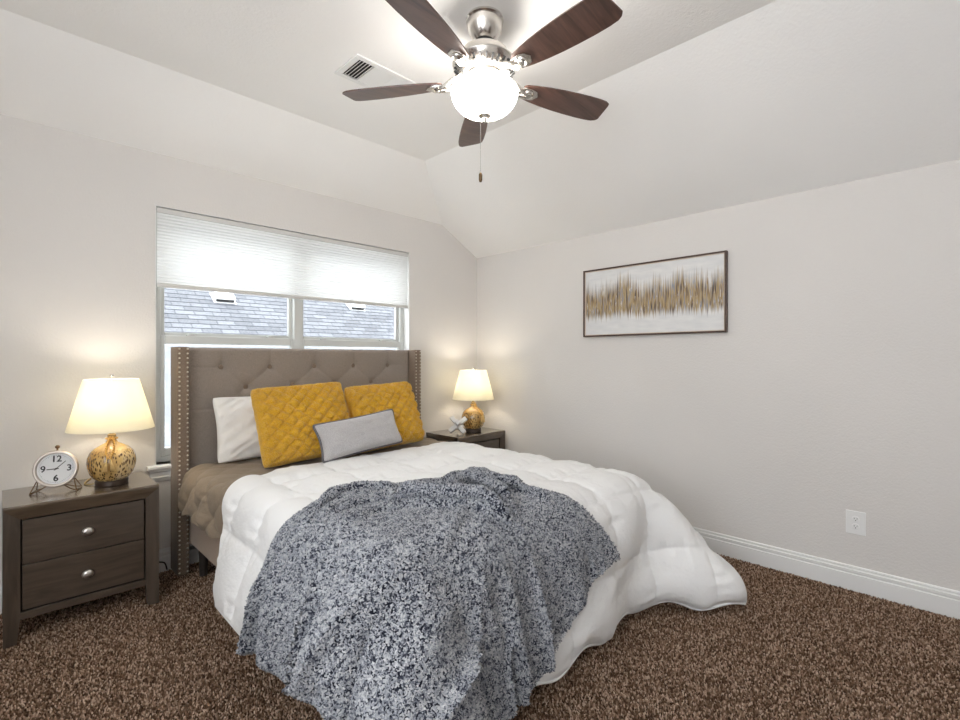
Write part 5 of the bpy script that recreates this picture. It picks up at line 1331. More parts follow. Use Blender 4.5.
[2,23,-50,4,-43,49,2,-44,49,0,-46,52,0,-48,54,0,-52,59,0,-57,62,0,-61,66,0,-63,67,7,-64,69,35,-59,66,62,-43,57,88,-2,31,80,51,2,68,68,-6,79,53,-2,94,19,6,96,3,7,96,-1,6,96,-2,-1,96,-2,-1,96,-1,-1,96,0,-1,96,0,0,96,0,-1,96,-1,-1,96,0,-1,97,-2,0,96,-3,-1,96,-5,-1,96,-7,-1,95,-9,0,96,-12,1,95,-14,1,95,-13,1,95,-10,1,96,-3,-1,95,7,-2,95,13,-3,94,17,-4,93,18,-6,93,13,-7,92,-8,-6,85,-33,-2,73,-52,2,62,-64,6,57,-65,4,58,-56,-1,65,-37,-12,74,-12,-25,81,12,-41,80,29,-58,73,36,-70,65,37,-77],
[0,-42,-26,4,-43,22,2,-43,43,0,-48,50,0,-52,55,0,-56,59,0,-58,62,0,-63,66,0,-64,67,5,-63,68,43,-58,63,71,-36,51,89,9,24,76,59,-2,63,71,-9,74,60,-5,91,30,4,96,8,6,96,1,5,96,-1,-1,96,-2,-1,96,-1,-1,96,0,-1,96,0,-1,97,0,0,96,1,-1,96,-1,-1,96,-3,0,96,-6,-1,96,-8,-1,96,-10,0,95,-13,0,95,-17,1,94,-17,2,95,-14,1,96,-8,1,95,5,-2,95,16,-3,93,22,-3,93,21,-3,93,15,-6,94,3,-7,91,-19,-6,82,-40,-1,72,-56,3,60,-65,6,54,-69,5,53,-64,3,57,-51,-5,66,-31,-15,78,-7,-27,88,19,-44,86,33,-58,82,38,-67],
[-2,-65,0,4,-41,7,3,-42,23,1,-45,38,0,-49,49,0,-54,55,0,-58,60,0,-63,65,0,-64,67,6,-64,66,50,-55,60,78,-28,44,90,21,18,71,64,-6,60,74,-10,70,65,-8,87,39,1,95,16,4,96,3,4,96,0,-1,96,-1,0,96,-1,-1,96,0,-1,97,0,-1,96,1,-1,96,0,0,96,-3,-1,96,-5,0,96,-9,-1,96,-12,-1,95,-14,1,95,-17,1,94,-18,1,94,-18,2,96,-12,1,96,0,0,94,15,-2,92,27,-3,92,28,-1,93,21,-3,95,6,-7,93,-12,-8,88,-31,-4,79,-46,0,71,-57,4,60,-66,5,53,-69,6,49,-69,3,51,-60,-1,59,-46,-7,72,-25,-16,88,4,-32,94,23,-45,95,35,-56],
[-2,-64,1,4,-43,1,5,-41,10,1,-43,22,0,-46,37,0,-51,47,0,-56,56,0,-62,63,0,-65,66,10,-64,65,57,-50,56,83,-18,38,89,30,10,66,68,-8,58,77,-12,66,68,-9,84,46,-2,93,24,2,96,8,3,96,1,-1,96,0,-1,96,0,0,96,0,-1,97,0,-1,96,0,-1,96,-2,0,96,-5,-1,96,-10,0,95,-13,0,95,-16,0,95,-17,1,95,-19,1,94,-17,2,95,-15,1,96,-5,0,95,10,-1,92,26,-1,90,34,-2,91,30,-1,95,14,-3,94,-9,-8,90,-27,-7,85,-40,-2,77,-50,2,70,-57,4,61,-64,4,54,-68,5,48,-70,4,48,-65,1,53,-57,-3,65,-40,-8,83,-12,-21,97,10,-32,103,26,-44],
[-2,-65,1,5,-43,0,4,-42,2,3,-42,8,0,-44,22,0,-47,35,0,-53,49,0,-61,60,0,-64,64,15,-63,64,64,-46,52,88,-8,30,85,40,5,63,72,-11,56,77,-13,63,71,-11,81,52,-5,91,30,0,95,14,2,96,4,-1,96,1,-1,96,0,0,97,0,-1,96,0,-1,96,-2,-1,96,-5,0,96,-10,0,95,-15,1,94,-18,0,95,-19,1,95,-17,1,94,-17,1,96,-15,0,95,-9,1,96,3,-1,94,20,-1,89,35,0,89,36,-1,92,28,-1,94,1,-4,91,-27,-6,86,-39,-3,82,-45,0,77,-50,1,70,-55,3,63,-62,4,55,-66,3,49,-67,3,46,-68,2,49,-63,0,59,-52,-3,78,-29,-11,96,-5,-20,108,14,-30],
[-2,-65,0,5,-44,1,4,-43,0,4,-43,0,1,-42,8,0,-44,19,0,-49,36,0,-57,53,0,-63,62,21,-63,62,72,-39,47,90,4,23,82,48,-1,60,74,-12,53,79,-15,61,72,-13,78,56,-6,89,36,-2,94,20,0,96,8,-1,96,3,-1,96,0,-1,96,-1,0,97,-2,-1,96,-5,0,96,-10,0,95,-16,1,94,-20,2,94,-20,1,94,-18,0,95,-16,1,96,-12,0,96,-10,-1,96,-3,0,95,8,-1,92,27,0,88,39,0,89,36,-1,93,22,-2,92,-13,-2,85,-42,-2,83,-45,-2,81,-46,0,77,-49,1,71,-54,2,64,-58,2,57,-62,3,51,-66,2,46,-68,2,47,-66,1,54,-60,-1,73,-44,-3,92,-22,-8,108,-3,-14],
[-1,-66,0,4,-44,0,4,-43,1,5,-44,0,2,-43,0,0,-44,6,0,-45,18,0,-52,39,0,-60,56,28,-60,59,79,-30,39,91,15,16,78,55,-5,57,76,-14,52,79,-16,59,74,-14,76,59,-8,86,41,-4,93,24,-1,96,10,-1,96,2,-1,96,-1,-1,96,-3,0,96,-3,-1,96,-8,0,95,-13,1,95,-19,2,93,-21,2,95,-17,0,95,-13,0,96,-10,-1,96,-7,0,96,-4,-1,96,-3,0,95,8,-1,92,27,0,88,38,1,90,35,-2,93,22,-1,93,-12,-1,83,-44,-3,81,-49,-1,80,-50,0,76,-51,1,71,-54,1,65,-57,2,59,-59,2,51,-64,2,46,-68,2,45,-69,1,52,-65,1,68,-54,0,86,-38,-2,105,-22,-2],
[-2,-65,0,4,-45,0,4,-44,0,5,-45,1,3,-44,0,1,-44,0,0,-44,3,0,-48,18,0,-54,42,35,-53,51,87,-19,31,90,25,10,74,60,-8,55,77,-16,50,81,-17,57,75,-15,73,61,-10,85,44,-5,93,24,-2,95,7,-1,96,0,-1,96,-4,1,96,-5,0,95,-4,-1,96,-7,0,95,-11,0,94,-15,1,95,-15,1,95,-8,0,96,-4,-1,96,-3,1,95,-2,0,96,-2,0,95,-5,-1,96,2,-2,92,24,1,91,27,0,92,25,-1,93,25,-2,94,3,1,90,-27,-1,83,-46,-1,78,-52,-1,74,-55,0,70,-58,1,65,-58,1,59,-59,2,51,-63,2,45,-69,2,45,-71,1,49,-69,0,66,-58,0,82,-46,-1,100,-33,0],
[-2,-65,0,4,-46,0,5,-46,0,4,-45,0,4,-45,0,2,-45,1,0,-44,0,0,-46,-1,0,-47,14,44,-38,34,92,-7,24,89,31,5,71,63,-10,52,79,-18,48,81,-19,55,77,-16,71,65,-11,86,41,-3,92,18,-1,96,1,0,96,-1,0,95,-8,2,95,-6,0,95,-4,0,95,-4,-1,95,-4,-2,95,-3,-1,96,0,1,96,5,-1,97,6,0,95,3,2,95,1,0,96,1,0,94,-6,-1,94,-5,-2,93,18,2,95,3,1,97,4,-2,94,18,0,92,20,3,96,9,0,91,-29,-1,80,-50,1,73,-58,0,67,-62,-1,64,-59,-1,59,-60,1,50,-65,0,45,-70,1,43,-73,1,49,-69,0,66,-58,0,82,-46,0,99,-36,-1],
]
BLK = [
[1373,3796,313,8,-2,49,4,-9,51,3,-13,52,1,-14,53,-1,-14,53,1,-17,54,2,-18,52,4,-17,52,5,-17,50,6,-15,50,6,-11,49,5,-8,49,6,-7,48,6,-8,49,11,-7,48,14,-8,46,20,-6,44,25,-7,44,32,-7,37,35,-8,36,41,-8,26,45,-6,22,43,-9,23,43,-10,24,43,-11,23,45,-13,18,48,-4,0,49,-4,1,48,-4,-1,48,-3,-1,48,-4,-2,49,-4,-4,48,-5,-4,48,-4,-5,49,-4,-6,48,-4,-6,48,-4,-6,49,-4,-7,48,-4,-6,48,-4,-5,48,-4,-5,49,-4,-4,48,-4,-3,48,-4,-2,48,-3,0,49,-4,0,48,-4,0,48,-4,0,48,-4,1,48,-4,2,49,-4,2,48,-4,2,48,-4,2,48,-4,1,49,-4,-1,48,-4,-1,48,-4,-1,48,-5,-1,49,-4,-1],
[-52,-11,30,11,-6,48,9,-11,49,7,-15,50,7,-19,50,7,-21,50,7,-22,50,9,-22,50,10,-21,48,10,-20,49,9,-17,47,6,-13,48,5,-10,48,5,-7,49,6,-8,48,11,-7,47,15,-7,46,20,-6,45,25,-7,42,31,-7,37,35,-7,35,41,-6,27,44,-6,22,43,-8,21,44,-8,20,45,-9,16,48,-3,3,49,-4,4,48,-4,5,49,-3,4,48,-4,4,48,-4,2,49,-4,1,48,-4,1,48,-3,1,48,-4,0,49,-4,-2,48,-4,-3,48,-4,-4,48,-3,-5,48,-4,-6,48,-4,-5,48,-3,-4,48,-4,-5,48,-3,-5,48,-4,-4,47,-3,-5,48,-4,-3,48,-3,-3,48,-4,-1,48,-4,-1,47,-4,-1,48,-3,-1,48,-3,-1,48,-4,0,47,-3,1,48,-4,0,48,-5,0,47,-4,-1,48,-5,0],
[-15,-42,14,13,-7,48,13,-14,47,13,-18,48,13,-22,48,14,-22,48,12,-23,48,9,-24,48,7,-22,49,5,-20,48,4,-18,48,2,-13,48,4,-8,49,6,-5,48,7,-5,48,12,-5,47,16,-6,46,20,-6,44,25,-6,42,31,-6,37,36,-6,32,40,-7,28,42,-6,23,44,-7,18,46,-7,12,49,-4,2,48,1,-1,49,-3,2,48,-4,4,48,-4,5,49,-3,5,48,-4,4,48,-3,4,49,-4,4,48,-3,5,48,-4,6,48,-4,3,48,-3,2,48,-4,0,47,-4,-1,48,-4,-1,47,-3,0,48,-4,-1,47,-4,-2,48,-3,-3,47,-3,-5,48,-3,-5,47,-3,-4,47,-3,-3,48,-3,-1,47,-4,-2,47,-3,-3,47,-3,-2,48,-2,-2,47,-4,-1,47,-3,1,46,-5,-1,47,-5,-1,47,-4,0,47,-5,-1],
[27,-54,3,12,-9,47,14,-14,48,14,-18,47,15,-20,47,10,-22,49,4,-24,48,1,-23,49,-1,-21,50,0,-19,48,4,-15,49,3,-10,48,3,-7,48,5,-4,48,10,-4,48,13,-5,46,17,-5,46,21,-5,44,25,-6,41,32,-6,37,35,-5,33,39,-6,27,44,-7,21,45,-4,14,48,-3,9,48,-3,5,49,-4,-1,48,-2,-2,49,-3,0,48,-4,1,48,-4,1,48,-3,0,49,-3,2,48,-3,3,48,-4,5,48,-4,7,48,-3,7,47,-4,5,48,-3,2,47,-2,1,47,-3,2,48,-4,4,47,-4,4,47,-3,3,47,-4,-1,46,-3,-3,47,-3,-4,47,-4,-3,47,-3,0,46,-4,2,47,-3,0,46,-4,-3,47,-2,-4,46,-3,-4,47,-3,-3,46,-5,0,46,-5,1,46,-5,0,46,-4,-3,46,-4,-6],
[34,-54,2,9,-8,48,9,-12,48,9,-17,48,6,-21,48,2,-23,49,-3,-23,49,-5,-22,50,-4,-20,49,2,-19,48,5,-16,48,7,-10,47,7,-7,48,7,-4,48,7,-5,48,15,-5,46,16,-4,46,23,-5,43,26,-5,41,30,-5,38,35,-5,33,42,-7,23,44,-5,21,46,-4,13,49,-1,10,49,-1,3,48,-2,1,48,0,5,48,-1,3,49,-3,-2,48,-3,-3,49,-3,-4,48,-2,-4,48,-4,-1,48,-4,3,47,-4,5,47,-5,5,48,-4,3,47,-3,0,47,-2,0,47,-3,2,47,-2,6,46,-4,8,47,-2,5,47,-2,0,46,-2,-2,46,-2,-3,47,-3,-1,46,-3,1,46,-2,1,46,-5,6,45,-3,-4,46,-2,-7,45,-3,-5,46,-4,0,46,-4,1,45,-5,1,46,-4,-1,44,-2,-8,45,-5,-4],
[22,-48,4,-2,-11,48,0,-15,49,1,-19,48,0,-21,49,-4,-22,50,-7,-23,49,-5,-24,49,0,-22,48,1,-18,48,4,-13,49,7,-8,48,9,-5,47,13,-5,47,16,-5,46,18,-4,46,17,-3,46,23,-3,43,26,-4,41,32,-5,35,35,-5,33,42,-7,24,44,-7,21,47,-2,14,48,-1,12,46,4,16,49,-1,5,49,-2,2,49,-3,0,49,-3,-2,49,-1,-5,49,-1,-6,49,-1,-7,48,-2,-4,48,-2,2,47,-3,0,47,-4,0,47,-3,1,47,-3,-1,46,-4,-4,47,-3,0,45,-4,7,46,-4,8,46,-3,4,46,-2,0,46,-1,-4,46,-1,-4,46,-1,-2,46,-2,2,45,-2,5,45,-4,6,45,0,-6,45,-2,-6,45,-3,-2,45,-2,-2,44,-2,-2,45,-2,-1,45,-4,-2,44,-5,-3,44,-9,1],
[-19,-61,6,-1,-14,48,-2,-16,49,-3,-16,49,-2,-18,49,-3,-20,49,-3,-22,49,-2,-22,49,0,-18,49,4,-15,49,7,-10,47,11,-7,48,11,-2,47,10,-1,48,13,1,49,17,0,47,18,-3,47,24,-4,44,29,-5,41,34,-5,37,37,-2,33,43,-4,27,46,-4,21,48,-6,13,49,-5,9,50,-5,3,49,-3,1,49,-3,1,49,-4,2,48,-4,2,49,-3,-3,48,-2,-7,49,-1,-8,48,-2,-5,48,-2,-1,47,-2,-1,47,-2,1,47,-1,1,47,-1,-1,47,-1,-5,46,-2,0,45,-4,6,45,-3,6,46,-3,1,45,-2,0,46,-2,-4,44,-2,-7,45,-2,0,45,-2,1,44,-3,5,45,-2,2,45,-1,-3,44,-4,0,44,-4,0,43,-1,-7,44,-2,1,44,-1,3,44,-3,-2,43,-5,4,42,-9,-2],
[-32,-55,9,1,-12,48,1,-14,48,1,-14,49,4,-19,48,4,-21,48,2,-22,49,1,-20,49,4,-16,48,10,-12,47,13,-9,46,13,-6,46,11,-3,48,11,1,48,14,2,47,17,0,47,17,-4,45,23,-5,43,25,-6,40,35,-3,33,37,-1,32,42,-2,23,44,-3,20,47,-4,11,48,-5,8,48,-6,4,48,-4,3,49,-2,0,49,-1,1,48,-4,3,49,-4,0,48,-3,-2,49,-3,-4,48,-3,-2,48,-3,-1,46,-3,2,47,-3,3,46,-2,-2,46,-1,-4,46,0,-3,46,-1,1,46,-2,4,45,-2,1,45,-1,0,45,-1,0,45,-1,1,44,0,-6,44,-2,2,44,-1,-1,44,-3,2,44,-2,0,44,-1,-1,44,-3,1,42,-2,1,43,-2,2,43,-3,0,42,-1,-4,43,-3,-3,42,-3,4,43,-4,3],
[-13,-53,7,2,-8,48,5,-13,48,8,-19,47,9,-20,47,7,-22,47,4,-20,48,3,-19,48,7,-14,47,10,-12,47,10,-11,47,8,-8,48,7,-3,48,10,2,48,11,4,48,20,1,47,18,-3,45,23,-4,43,28,-5,40,34,-4,33,31,0,36,45,-2,19,46,-3,17,47,-4,11,47,-4,12,49,-6,5,48,-3,0,49,-1,-2,49,-1,-4,49,-1,-2,49,-2,0,48,-3,0,49,-4,1,48,-1,0,48,-2,-1,47,-1,1,47,-3,3,45,-2,-1,45,-2,-6,46,-2,-1,45,-2,1,46,-2,1,45,-2,0,44,-1,5,43,-1,-5,45,1,1,44,0,-1,44,0,-1,43,-1,0,44,-2,2,42,0,5,43,-1,-6,43,-1,0,42,0,8,43,-2,2,41,-2,-9,42,-2,-1,42,-1,6,42,-3,0,42,-2,-3],
[11,-59,3,4,-9,48,7,-14,47,9,-17,46,8,-18,46,6,-19,47,2,-20,48,0,-18,48,4,-14,49,4,-11,48,2,-6,49,2,-3,49,7,0,48,12,1,48,19,2,47,25,1,46,17,-3,46,19,-2,45,27,-2,42,32,-3,36,43,-2,20,44,-3,22,46,-3,18,47,-4,13,48,-3,6,49,-4,-2,48,-4,0,48,-3,0,49,-3,3,49,-3,0,49,-3,0,48,-3,4,49,-3,3,48,-2,0,47,0,-6,48,0,-1,46,0,-2,46,-1,0,45,-1,-2,45,-1,0,46,-1,1,45,-1,1,44,-2,5,43,-1,6,43,-2,-5,44,0,-9,43,-1,2,44,-1,0,43,-1,2,42,-1,8,42,-1,4,41,-1,-11,43,1,-2,42,0,3,42,-1,-3,41,-2,0,41,-1,12,40,-1,5,40,-2,-11,40,-1,-8],
[17,-60,1,2,-9,48,4,-12,47,7,-14,46,5,-16,47,1,-19,48,-2,-18,48,-1,-16,49,2,-12,49,4,-10,48,4,-6,49,7,-1,48,13,2,47,15,1,48,16,-1,48,17,-1,48,16,-2,44,28,0,40,29,-1,40,30,-4,37,42,-2,24,42,-4,23,45,-3,18,47,-1,10,49,-2,10,48,-2,-1,49,-2,4,48,-3,-3,49,-3,-2,49,-3,0,49,-2,-1,49,-3,-2,49,-3,-1,47,-2,2,47,-3,6,46,-1,-7,47,-1,-1,46,-1,0,45,-1,1,44,0,1,45,0,3,44,1,-5,45,0,3,43,0,5,43,1,-8,43,-1,1,43,0,0,43,0,0,43,-1,1,41,-1,10,41,-1,7,41,0,-8,41,0,-8,41,0,-1,42,-1,-1,40,-1,9,40,-1,10,40,-2,5,38,-1,-11,40,0,-9],
[7,-55,1,-1,-9,49,2,-12,48,2,-13,47,2,-16,48,-1,-17,48,-2,-17,49,1,-17,48,6,-14,48,7,-9,48,8,-3,48,8,0,49,9,1,48,11,1,49,13,0,49,9,1,49,28,-4,39,28,0,41,32,0,37,35,-2,35,40,-3,27,41,-4,26,43,-3,20,48,-1,7,49,-1,3,49,-1,3,49,-1,-1,49,-3,-1,49,-3,0,48,-1,2,49,-2,-2,49,1,0,50,-1,2,48,-2,1,46,-2,-6,46,-2,-1,46,-1,0,46,-1,1,45,-1,0,44,-2,3,43,1,3,44,0,-2,44,0,-4,44,1,0,43,0,-1,42,0,1,42,1,4,42,1,-1,42,1,-4,43,2,2,39,-1,11,41,1,-3,40,0,-6,41,0,1,40,-1,-3,41,1,1,40,0,6,38,-2,10,39,0,-2,39,-1,-9],
[-5,-59,4,1,-11,48,2,-12,48,0,-11,48,0,-13,49,0,-15,49,0,-17,48,3,-16,48,4,-9,48,3,-4,49,7,-4,48,10,-1,49,10,2,48,10,2,49,11,2,49,22,3,44,25,-2,43,28,-2,41,33,-3,36,36,-1,34,39,-3,29,42,-3,25,44,-1,16,48,-1,9,49,-3,4,50,-2,-2,49,-2,0,49,-2,2,48,-3,4,49,-2,6,48,-2,-6,49,1,-5,50,-1,-1,48,-1,-1,47,-1,-3,46,-1,0,46,0,3,45,0,-1,45,1,2,45,0,-2,43,1,-1,42,-1,4,43,0,-4,44,1,0,42,0,0,43,0,5,40,1,-1,42,1,-1,41,1,-1,41,1,-3,41,1,4,40,1,-1,40,0,5,40,0,6,38,-1,-9,39,2,-6,40,1,3,39,0,5,38,0,-4,38,1,5],
[-5,-61,7,4,-12,45,2,-10,48,-1,-7,49,-1,-8,49,0,-13,49,0,-14,49,1,-9,49,1,-6,49,5,-6,48,10,-6,47,15,-4,46,14,1,47,14,4,48,17,5,49,15,1,45,27,-2,41,24,-4,43,29,-4,39,35,-2,34,42,0,24,43,0,25,45,-2,14,48,-1,8,49,-2,5,49,-3,1,49,-1,0,49,-1,0,49,-1,4,48,-3,8,48,0,-9,49,-2,-5,50,-2,0,48,-1,-1,48,-1,-2,45,-2,6,45,0,4,45,1,-4,45,1,-5,44,2,2,43,1,-2,43,1,-1,43,0,0,42,2,1,42,1,-1,42,1,7,41,2,-6,40,2,0,41,1,3,40,1,-4,41,1,1,40,1,1,40,1,4,40,1,3,36,-1,6,38,1,-10,39,1,-5,38,1,2,39,0,2,37,4,3],
[-3,-53,7,4,-9,44,-2,0,48,0,-8,50,2,-14,49,2,-15,46,1,-13,49,1,-7,49,3,-7,48,9,-7,47,12,-7,47,16,-3,46,13,0,48,9,5,48,19,6,47,17,1,48,18,-2,45,22,-4,45,28,-3,40,41,-2,23,43,0,24,45,1,23,47,-2,15,48,-1,9,49,-2,4,48,-2,8,48,-1,-4,49,1,0,49,0,-3,49,-1,4,49,0,-4,49,-1,0,49,-1,0,48,-1,-1,48,-1,-3,46,-1,8,44,0,5,44,0,-8,44,1,-5,44,1,0,44,1,0,43,1,1,42,1,3,42,2,4,40,2,-8,43,4,0,40,2,3,40,3,-1,40,1,-1,41,1,-2,39,3,2,40,2,0,40,3,-2,38,1,8,37,-1,9,38,1,-10,37,0,-4,37,2,2,38,2,-4,38,4,0],
[-5,-49,7,2,-5,47,0,-3,49,2,-13,48,5,-17,43,4,-15,45,1,-11,49,3,-5,49,4,-5,49,9,-6,47,14,-6,46,13,-2,48,5,2,48,14,6,48,18,7,48,19,1,47,22,-1,43,28,0,42,31,-2,38,27,-3,39,46,-3,14,45,1,22,47,-1,13,49,-1,9,49,-3,5,49,-1,1,47,0,7,47,0,-7,51,-1,0,49,-1,-1,49,0,0,50,-2,0,48,-1,0,48,1,2,47,0,-6,47,2,0,44,0,5,44,1,-5,44,1,-1,44,1,1,43,2,1,43,1,2,42,2,9,41,2,3,40,2,-7,41,2,-8,41,3,1,40,2,-1,40,2,0,40,2,7,38,4,2,38,2,-7,39,3,-1,39,2,3,37,0,3,37,1,-5,37,1,11,37,1,1,35,2,-11,37,4,-4],
[-4,-55,9,1,0,48,2,-8,48,5,-14,43,6,-16,42,3,-12,46,0,-7,50,2,-2,50,5,-5,48,8,-5,47,11,-3,47,12,0,48,11,2,48,12,5,48,23,4,46,16,1,47,25,-1,41,25,0,43,29,0,40,34,-3,34,44,-1,22,47,-1,18,46,-2,14,49,0,5,49,0,6,49,-2,2,48,0,0,48,0,-6,50,-1,2,49,0,0,50,-1,-1,49,-1,-2,49,-1,4,47,0,1,47,0,-3,47,1,-3,45,2,0,44,1,-1,44,1,2,43,2,0,42,3,2,42,3,-3,42,3,7,41,2,4,39,4,-9,42,2,-1,40,2,0,40,3,-1,40,3,4,38,3,10,38,3,3,38,3,-9,38,3,-7,38,2,1,38,0,-2,37,1,8,37,1,9,35,2,4,34,2,-11,36,4,-11],
[-5,-50,9,2,0,48,4,-8,46,5,-13,42,5,-13,44,1,-7,48,-1,-5,51,3,-7,47,10,-9,43,8,-5,47,7,1,49,10,3,48,13,2,48,21,1,47,20,2,48,6,2,48,32,-2,37,29,2,41,32,0,37,37,-1,31,44,-2,24,43,-2,25,44,-1,18,49,1,-1,50,1,1,49,-1,4,49,1,-3,49,0,0,49,-1,0,49,0,3,50,1,-3,50,0,0,49,0,2,47,0,-2,47,0,-4,46,0,0,45,2,0,45,1,1,44,1,3,42,2,-4,40,3,9,42,4,-8,43,4,1,41,3,1,40,4,-3,41,2,1,39,3,1,39,4,0,40,5,-2,39,4,7,37,3,7,37,4,-7,38,3,-6,37,2,2,37,1,-2,38,2,1,36,1,8,33,1,9,35,4,-10,35,2,-10],
[-7,-37,14,4,-9,46,4,-10,43,4,-10,45,4,-11,45,1,-5,49,1,-9,48,7,-13,41,8,-7,44,11,-4,44,9,1,48,11,4,49,13,4,49,12,4,49,13,3,50,11,0,48,31,0,39,35,1,37,38,0,34,39,-1,30,43,-1,25,42,-2,28,44,-1,16,49,1,-4,50,0,0,51,0,1,49,1,0,50,0,0,49,-1,5,48,0,5,49,1,-10,51,1,0,49,1,0,48,0,-3,47,1,-1,46,1,0,44,1,2,45,3,-2,44,2,5,42,2,-3,40,3,9,42,4,-9,42,4,-2,41,4,0,40,4,1,41,3,5,38,3,-4,38,5,0,39,5,0,39,5,0,38,5,4,37,3,-5,38,3,3,36,3,6,34,0,-8,38,3,0,36,2,3,34,2,5,35,3,-8,36,3,4],
[-8,-42,19,4,-11,44,6,-15,37,4,-7,46,4,-7,47,3,-9,46,4,-13,42,4,-8,43,4,-3,48,13,-6,41,10,3,48,11,4,49,20,3,44,19,6,48,18,7,49,5,-5,48,35,4,35,31,-3,41,32,-1,38,39,-1,28,44,0,24,45,-1,22,43,-1,15,49,1,-1,51,1,3,50,0,0,49,1,0,50,0,2,50,0,9,48,0,-1,47,1,-15,51,0,3,51,1,-1,48,0,-1,48,1,-1,45,1,7,43,2,3,44,3,-6,45,3,-3,42,3,8,41,5,-4,41,4,-5,42,4,2,40,5,0,40,4,-2,40,4,8,38,4,-7,38,6,4,39,5,-3,39,5,1,37,5,0,38,4,2,37,4,-1,36,4,-1,34,1,11,35,1,-13,36,2,2,35,2,0,36,3,2,37,3,2],
[-8,-39,20,6,-14,39,6,-13,37,4,-4,48,4,-8,46,3,-13,43,1,-9,42,5,-9,42,7,-6,44,6,1,48,6,5,48,21,-7,41,25,0,41,22,6,46,17,7,49,21,2,44,19,-1,45,33,-3,38,28,-1,41,40,0,23,45,0,22,47,0,19,47,0,12,49,1,3,50,1,4,49,1,3,49,1,-3,50,2,0,50,0,5,48,1,-6,49,1,0,51,0,-2,49,1,0,49,1,-1,48,1,1,46,2,1,42,1,7,43,3,-7,44,3,-1,43,4,0,41,5,-1,42,4,0,41,5,4,39,5,0,40,6,-4,41,6,1,38,5,7,37,5,-5,39,6,-3,38,5,3,37,6,-1,37,5,1,38,5,0,36,4,-4,32,1,14,35,1,-11,36,2,1,34,3,0,36,3,-1,36,5,-2],
[-8,-32,22,7,-17,34,5,-6,45,3,-1,49,5,-18,40,1,-15,40,-2,-6,43,3,-5,44,3,-3,44,7,-2,45,19,-11,37,22,-4,40,24,0,41,24,5,45,22,6,48,19,2,46,22,1,45,29,-2,41,28,-1,40,42,0,18,46,0,22,48,0,16,49,1,11,50,1,6,50,1,3,48,1,8,48,2,-9,50,1,1,51,1,1,49,1,-2,50,1,-2,50,1,0,49,1,2,49,1,-2,47,2,-1,47,2,1,42,2,5,43,4,-5,44,3,-1,42,4,1,42,5,-1,42,5,1,40,6,7,38,5,-2,40,6,-4,40,6,-2,39,6,2,38,6,-1,39,6,0,37,7,8,35,6,-6,37,6,-2,38,5,2,36,4,-2,33,1,9,36,2,-7,35,3,1,32,2,3,34,4,-5,35,5,2],
[-8,-32,25,6,-10,38,5,-5,45,5,-10,44,1,-12,40,-3,-15,38,-3,-4,43,1,-9,42,4,-6,43,11,-6,41,16,-6,40,19,-1,41,23,1,40,26,1,42,28,0,44,26,-3,41,25,2,43,31,0,40,31,-3,38,43,-1,20,46,1,22,48,0,14,49,1,10,50,2,6,51,1,3,48,2,7,48,2,-8,51,1,1,50,1,0,50,1,-1,50,1,-1,51,1,0,48,1,3,48,1,-1,48,2,-4,46,3,0,44,3,2,43,3,-2,43,4,0,42,5,2,41,5,-1,43,7,-1,40,6,6,38,6,2,39,6,-8,40,7,1,39,6,0,38,7,-1,39,7,2,36,7,10,35,7,-5,36,6,-6,38,6,1,35,3,0,36,2,3,36,2,-1,33,3,1,31,3,6,33,4,-10,34,5,3],
[-9,-20,30,6,-15,37,6,-9,41,5,-13,41,-5,-8,42,-11,4,44,-2,-14,39,1,-15,40,4,-8,41,10,-6,40,13,-2,42,20,-3,39,24,-2,38,24,0,45,29,-5,41,32,-6,37,34,-3,37,38,-1,34,38,-2,32,42,-1,24,45,1,24,50,-1,12,48,1,8,50,3,7,51,2,3,50,2,1,49,3,-1,50,2,0,50,1,0,50,1,0,50,2,-1,51,1,0,49,1,1,47,1,0,48,2,-3,46,3,-1,44,3,0,44,4,1,43,4,-1,41,5,6,41,6,-2,42,7,-4,40,7,3,39,7,0,39,7,-3,40,7,2,38,7,0,38,8,-1,38,8,-1,37,7,9,35,8,-1,36,7,-8,37,6,2,35,3,0,35,3,1,37,2,0,33,3,2,30,4,7,33,4,-10,34,5,1],
[-8,-31,22,6,-11,40,6,-10,40,-2,-7,42,-11,-7,41,-5,-14,35,-6,-12,43,-2,-8,43,4,-10,40,12,-10,35,15,-4,39,20,-3,39,24,-2,39,32,-4,38,37,-6,34,35,-4,34,36,-3,35,37,-3,35,40,-1,32,43,-1,26,46,0,24,48,-1,13,49,2,8,49,3,5,52,3,3,50,3,1,50,2,1,50,2,0,50,2,1,49,1,-1,51,2,0,51,2,-1,49,1,0,48,2,-2,48,2,-2,45,3,1,44,3,0,44,5,1,43,5,3,42,6,-3,40,6,6,41,7,-5,41,7,0,39,8,0,40,8,0,39,7,4,37,8,-2,37,8,0,39,9,-3,37,8,3,35,9,2,36,7,-4,37,6,1,35,4,1,34,3,-3,36,3,3,34,3,2,32,4,5,33,5,-9,35,5,0],
[-7,-40,18,6,-11,40,5,-12,38,-4,-10,38,-12,-9,38,-9,-10,40,-9,-7,44,-4,-7,44,5,-9,38,14,-10,34,20,-9,34,25,-6,34,26,-2,37,30,-2,40,34,-3,38,36,-4,34,40,-5,31,43,-3,30,42,-2,30,43,-1,27,47,0,23,49,1,12,49,2,10,50,3,4,52,4,2,50,2,2,50,3,0,51,2,0,50,2,1,49,1,0,50,2,-1,51,2,-1,50,1,-1,48,2,-1,48,2,0,45,3,0,43,4,2,44,5,-1,44,6,3,41,6,0,40,7,3,42,8,-3,40,8,1,39,8,0,40,8,1,40,9,4,36,8,-2,37,8,2,38,10,-4,37,9,0,36,9,1,37,9,0,36,6,1,34,5,1,34,3,1,36,3,-4,34,3,3,33,4,1,35,5,-4,34,6,-1],
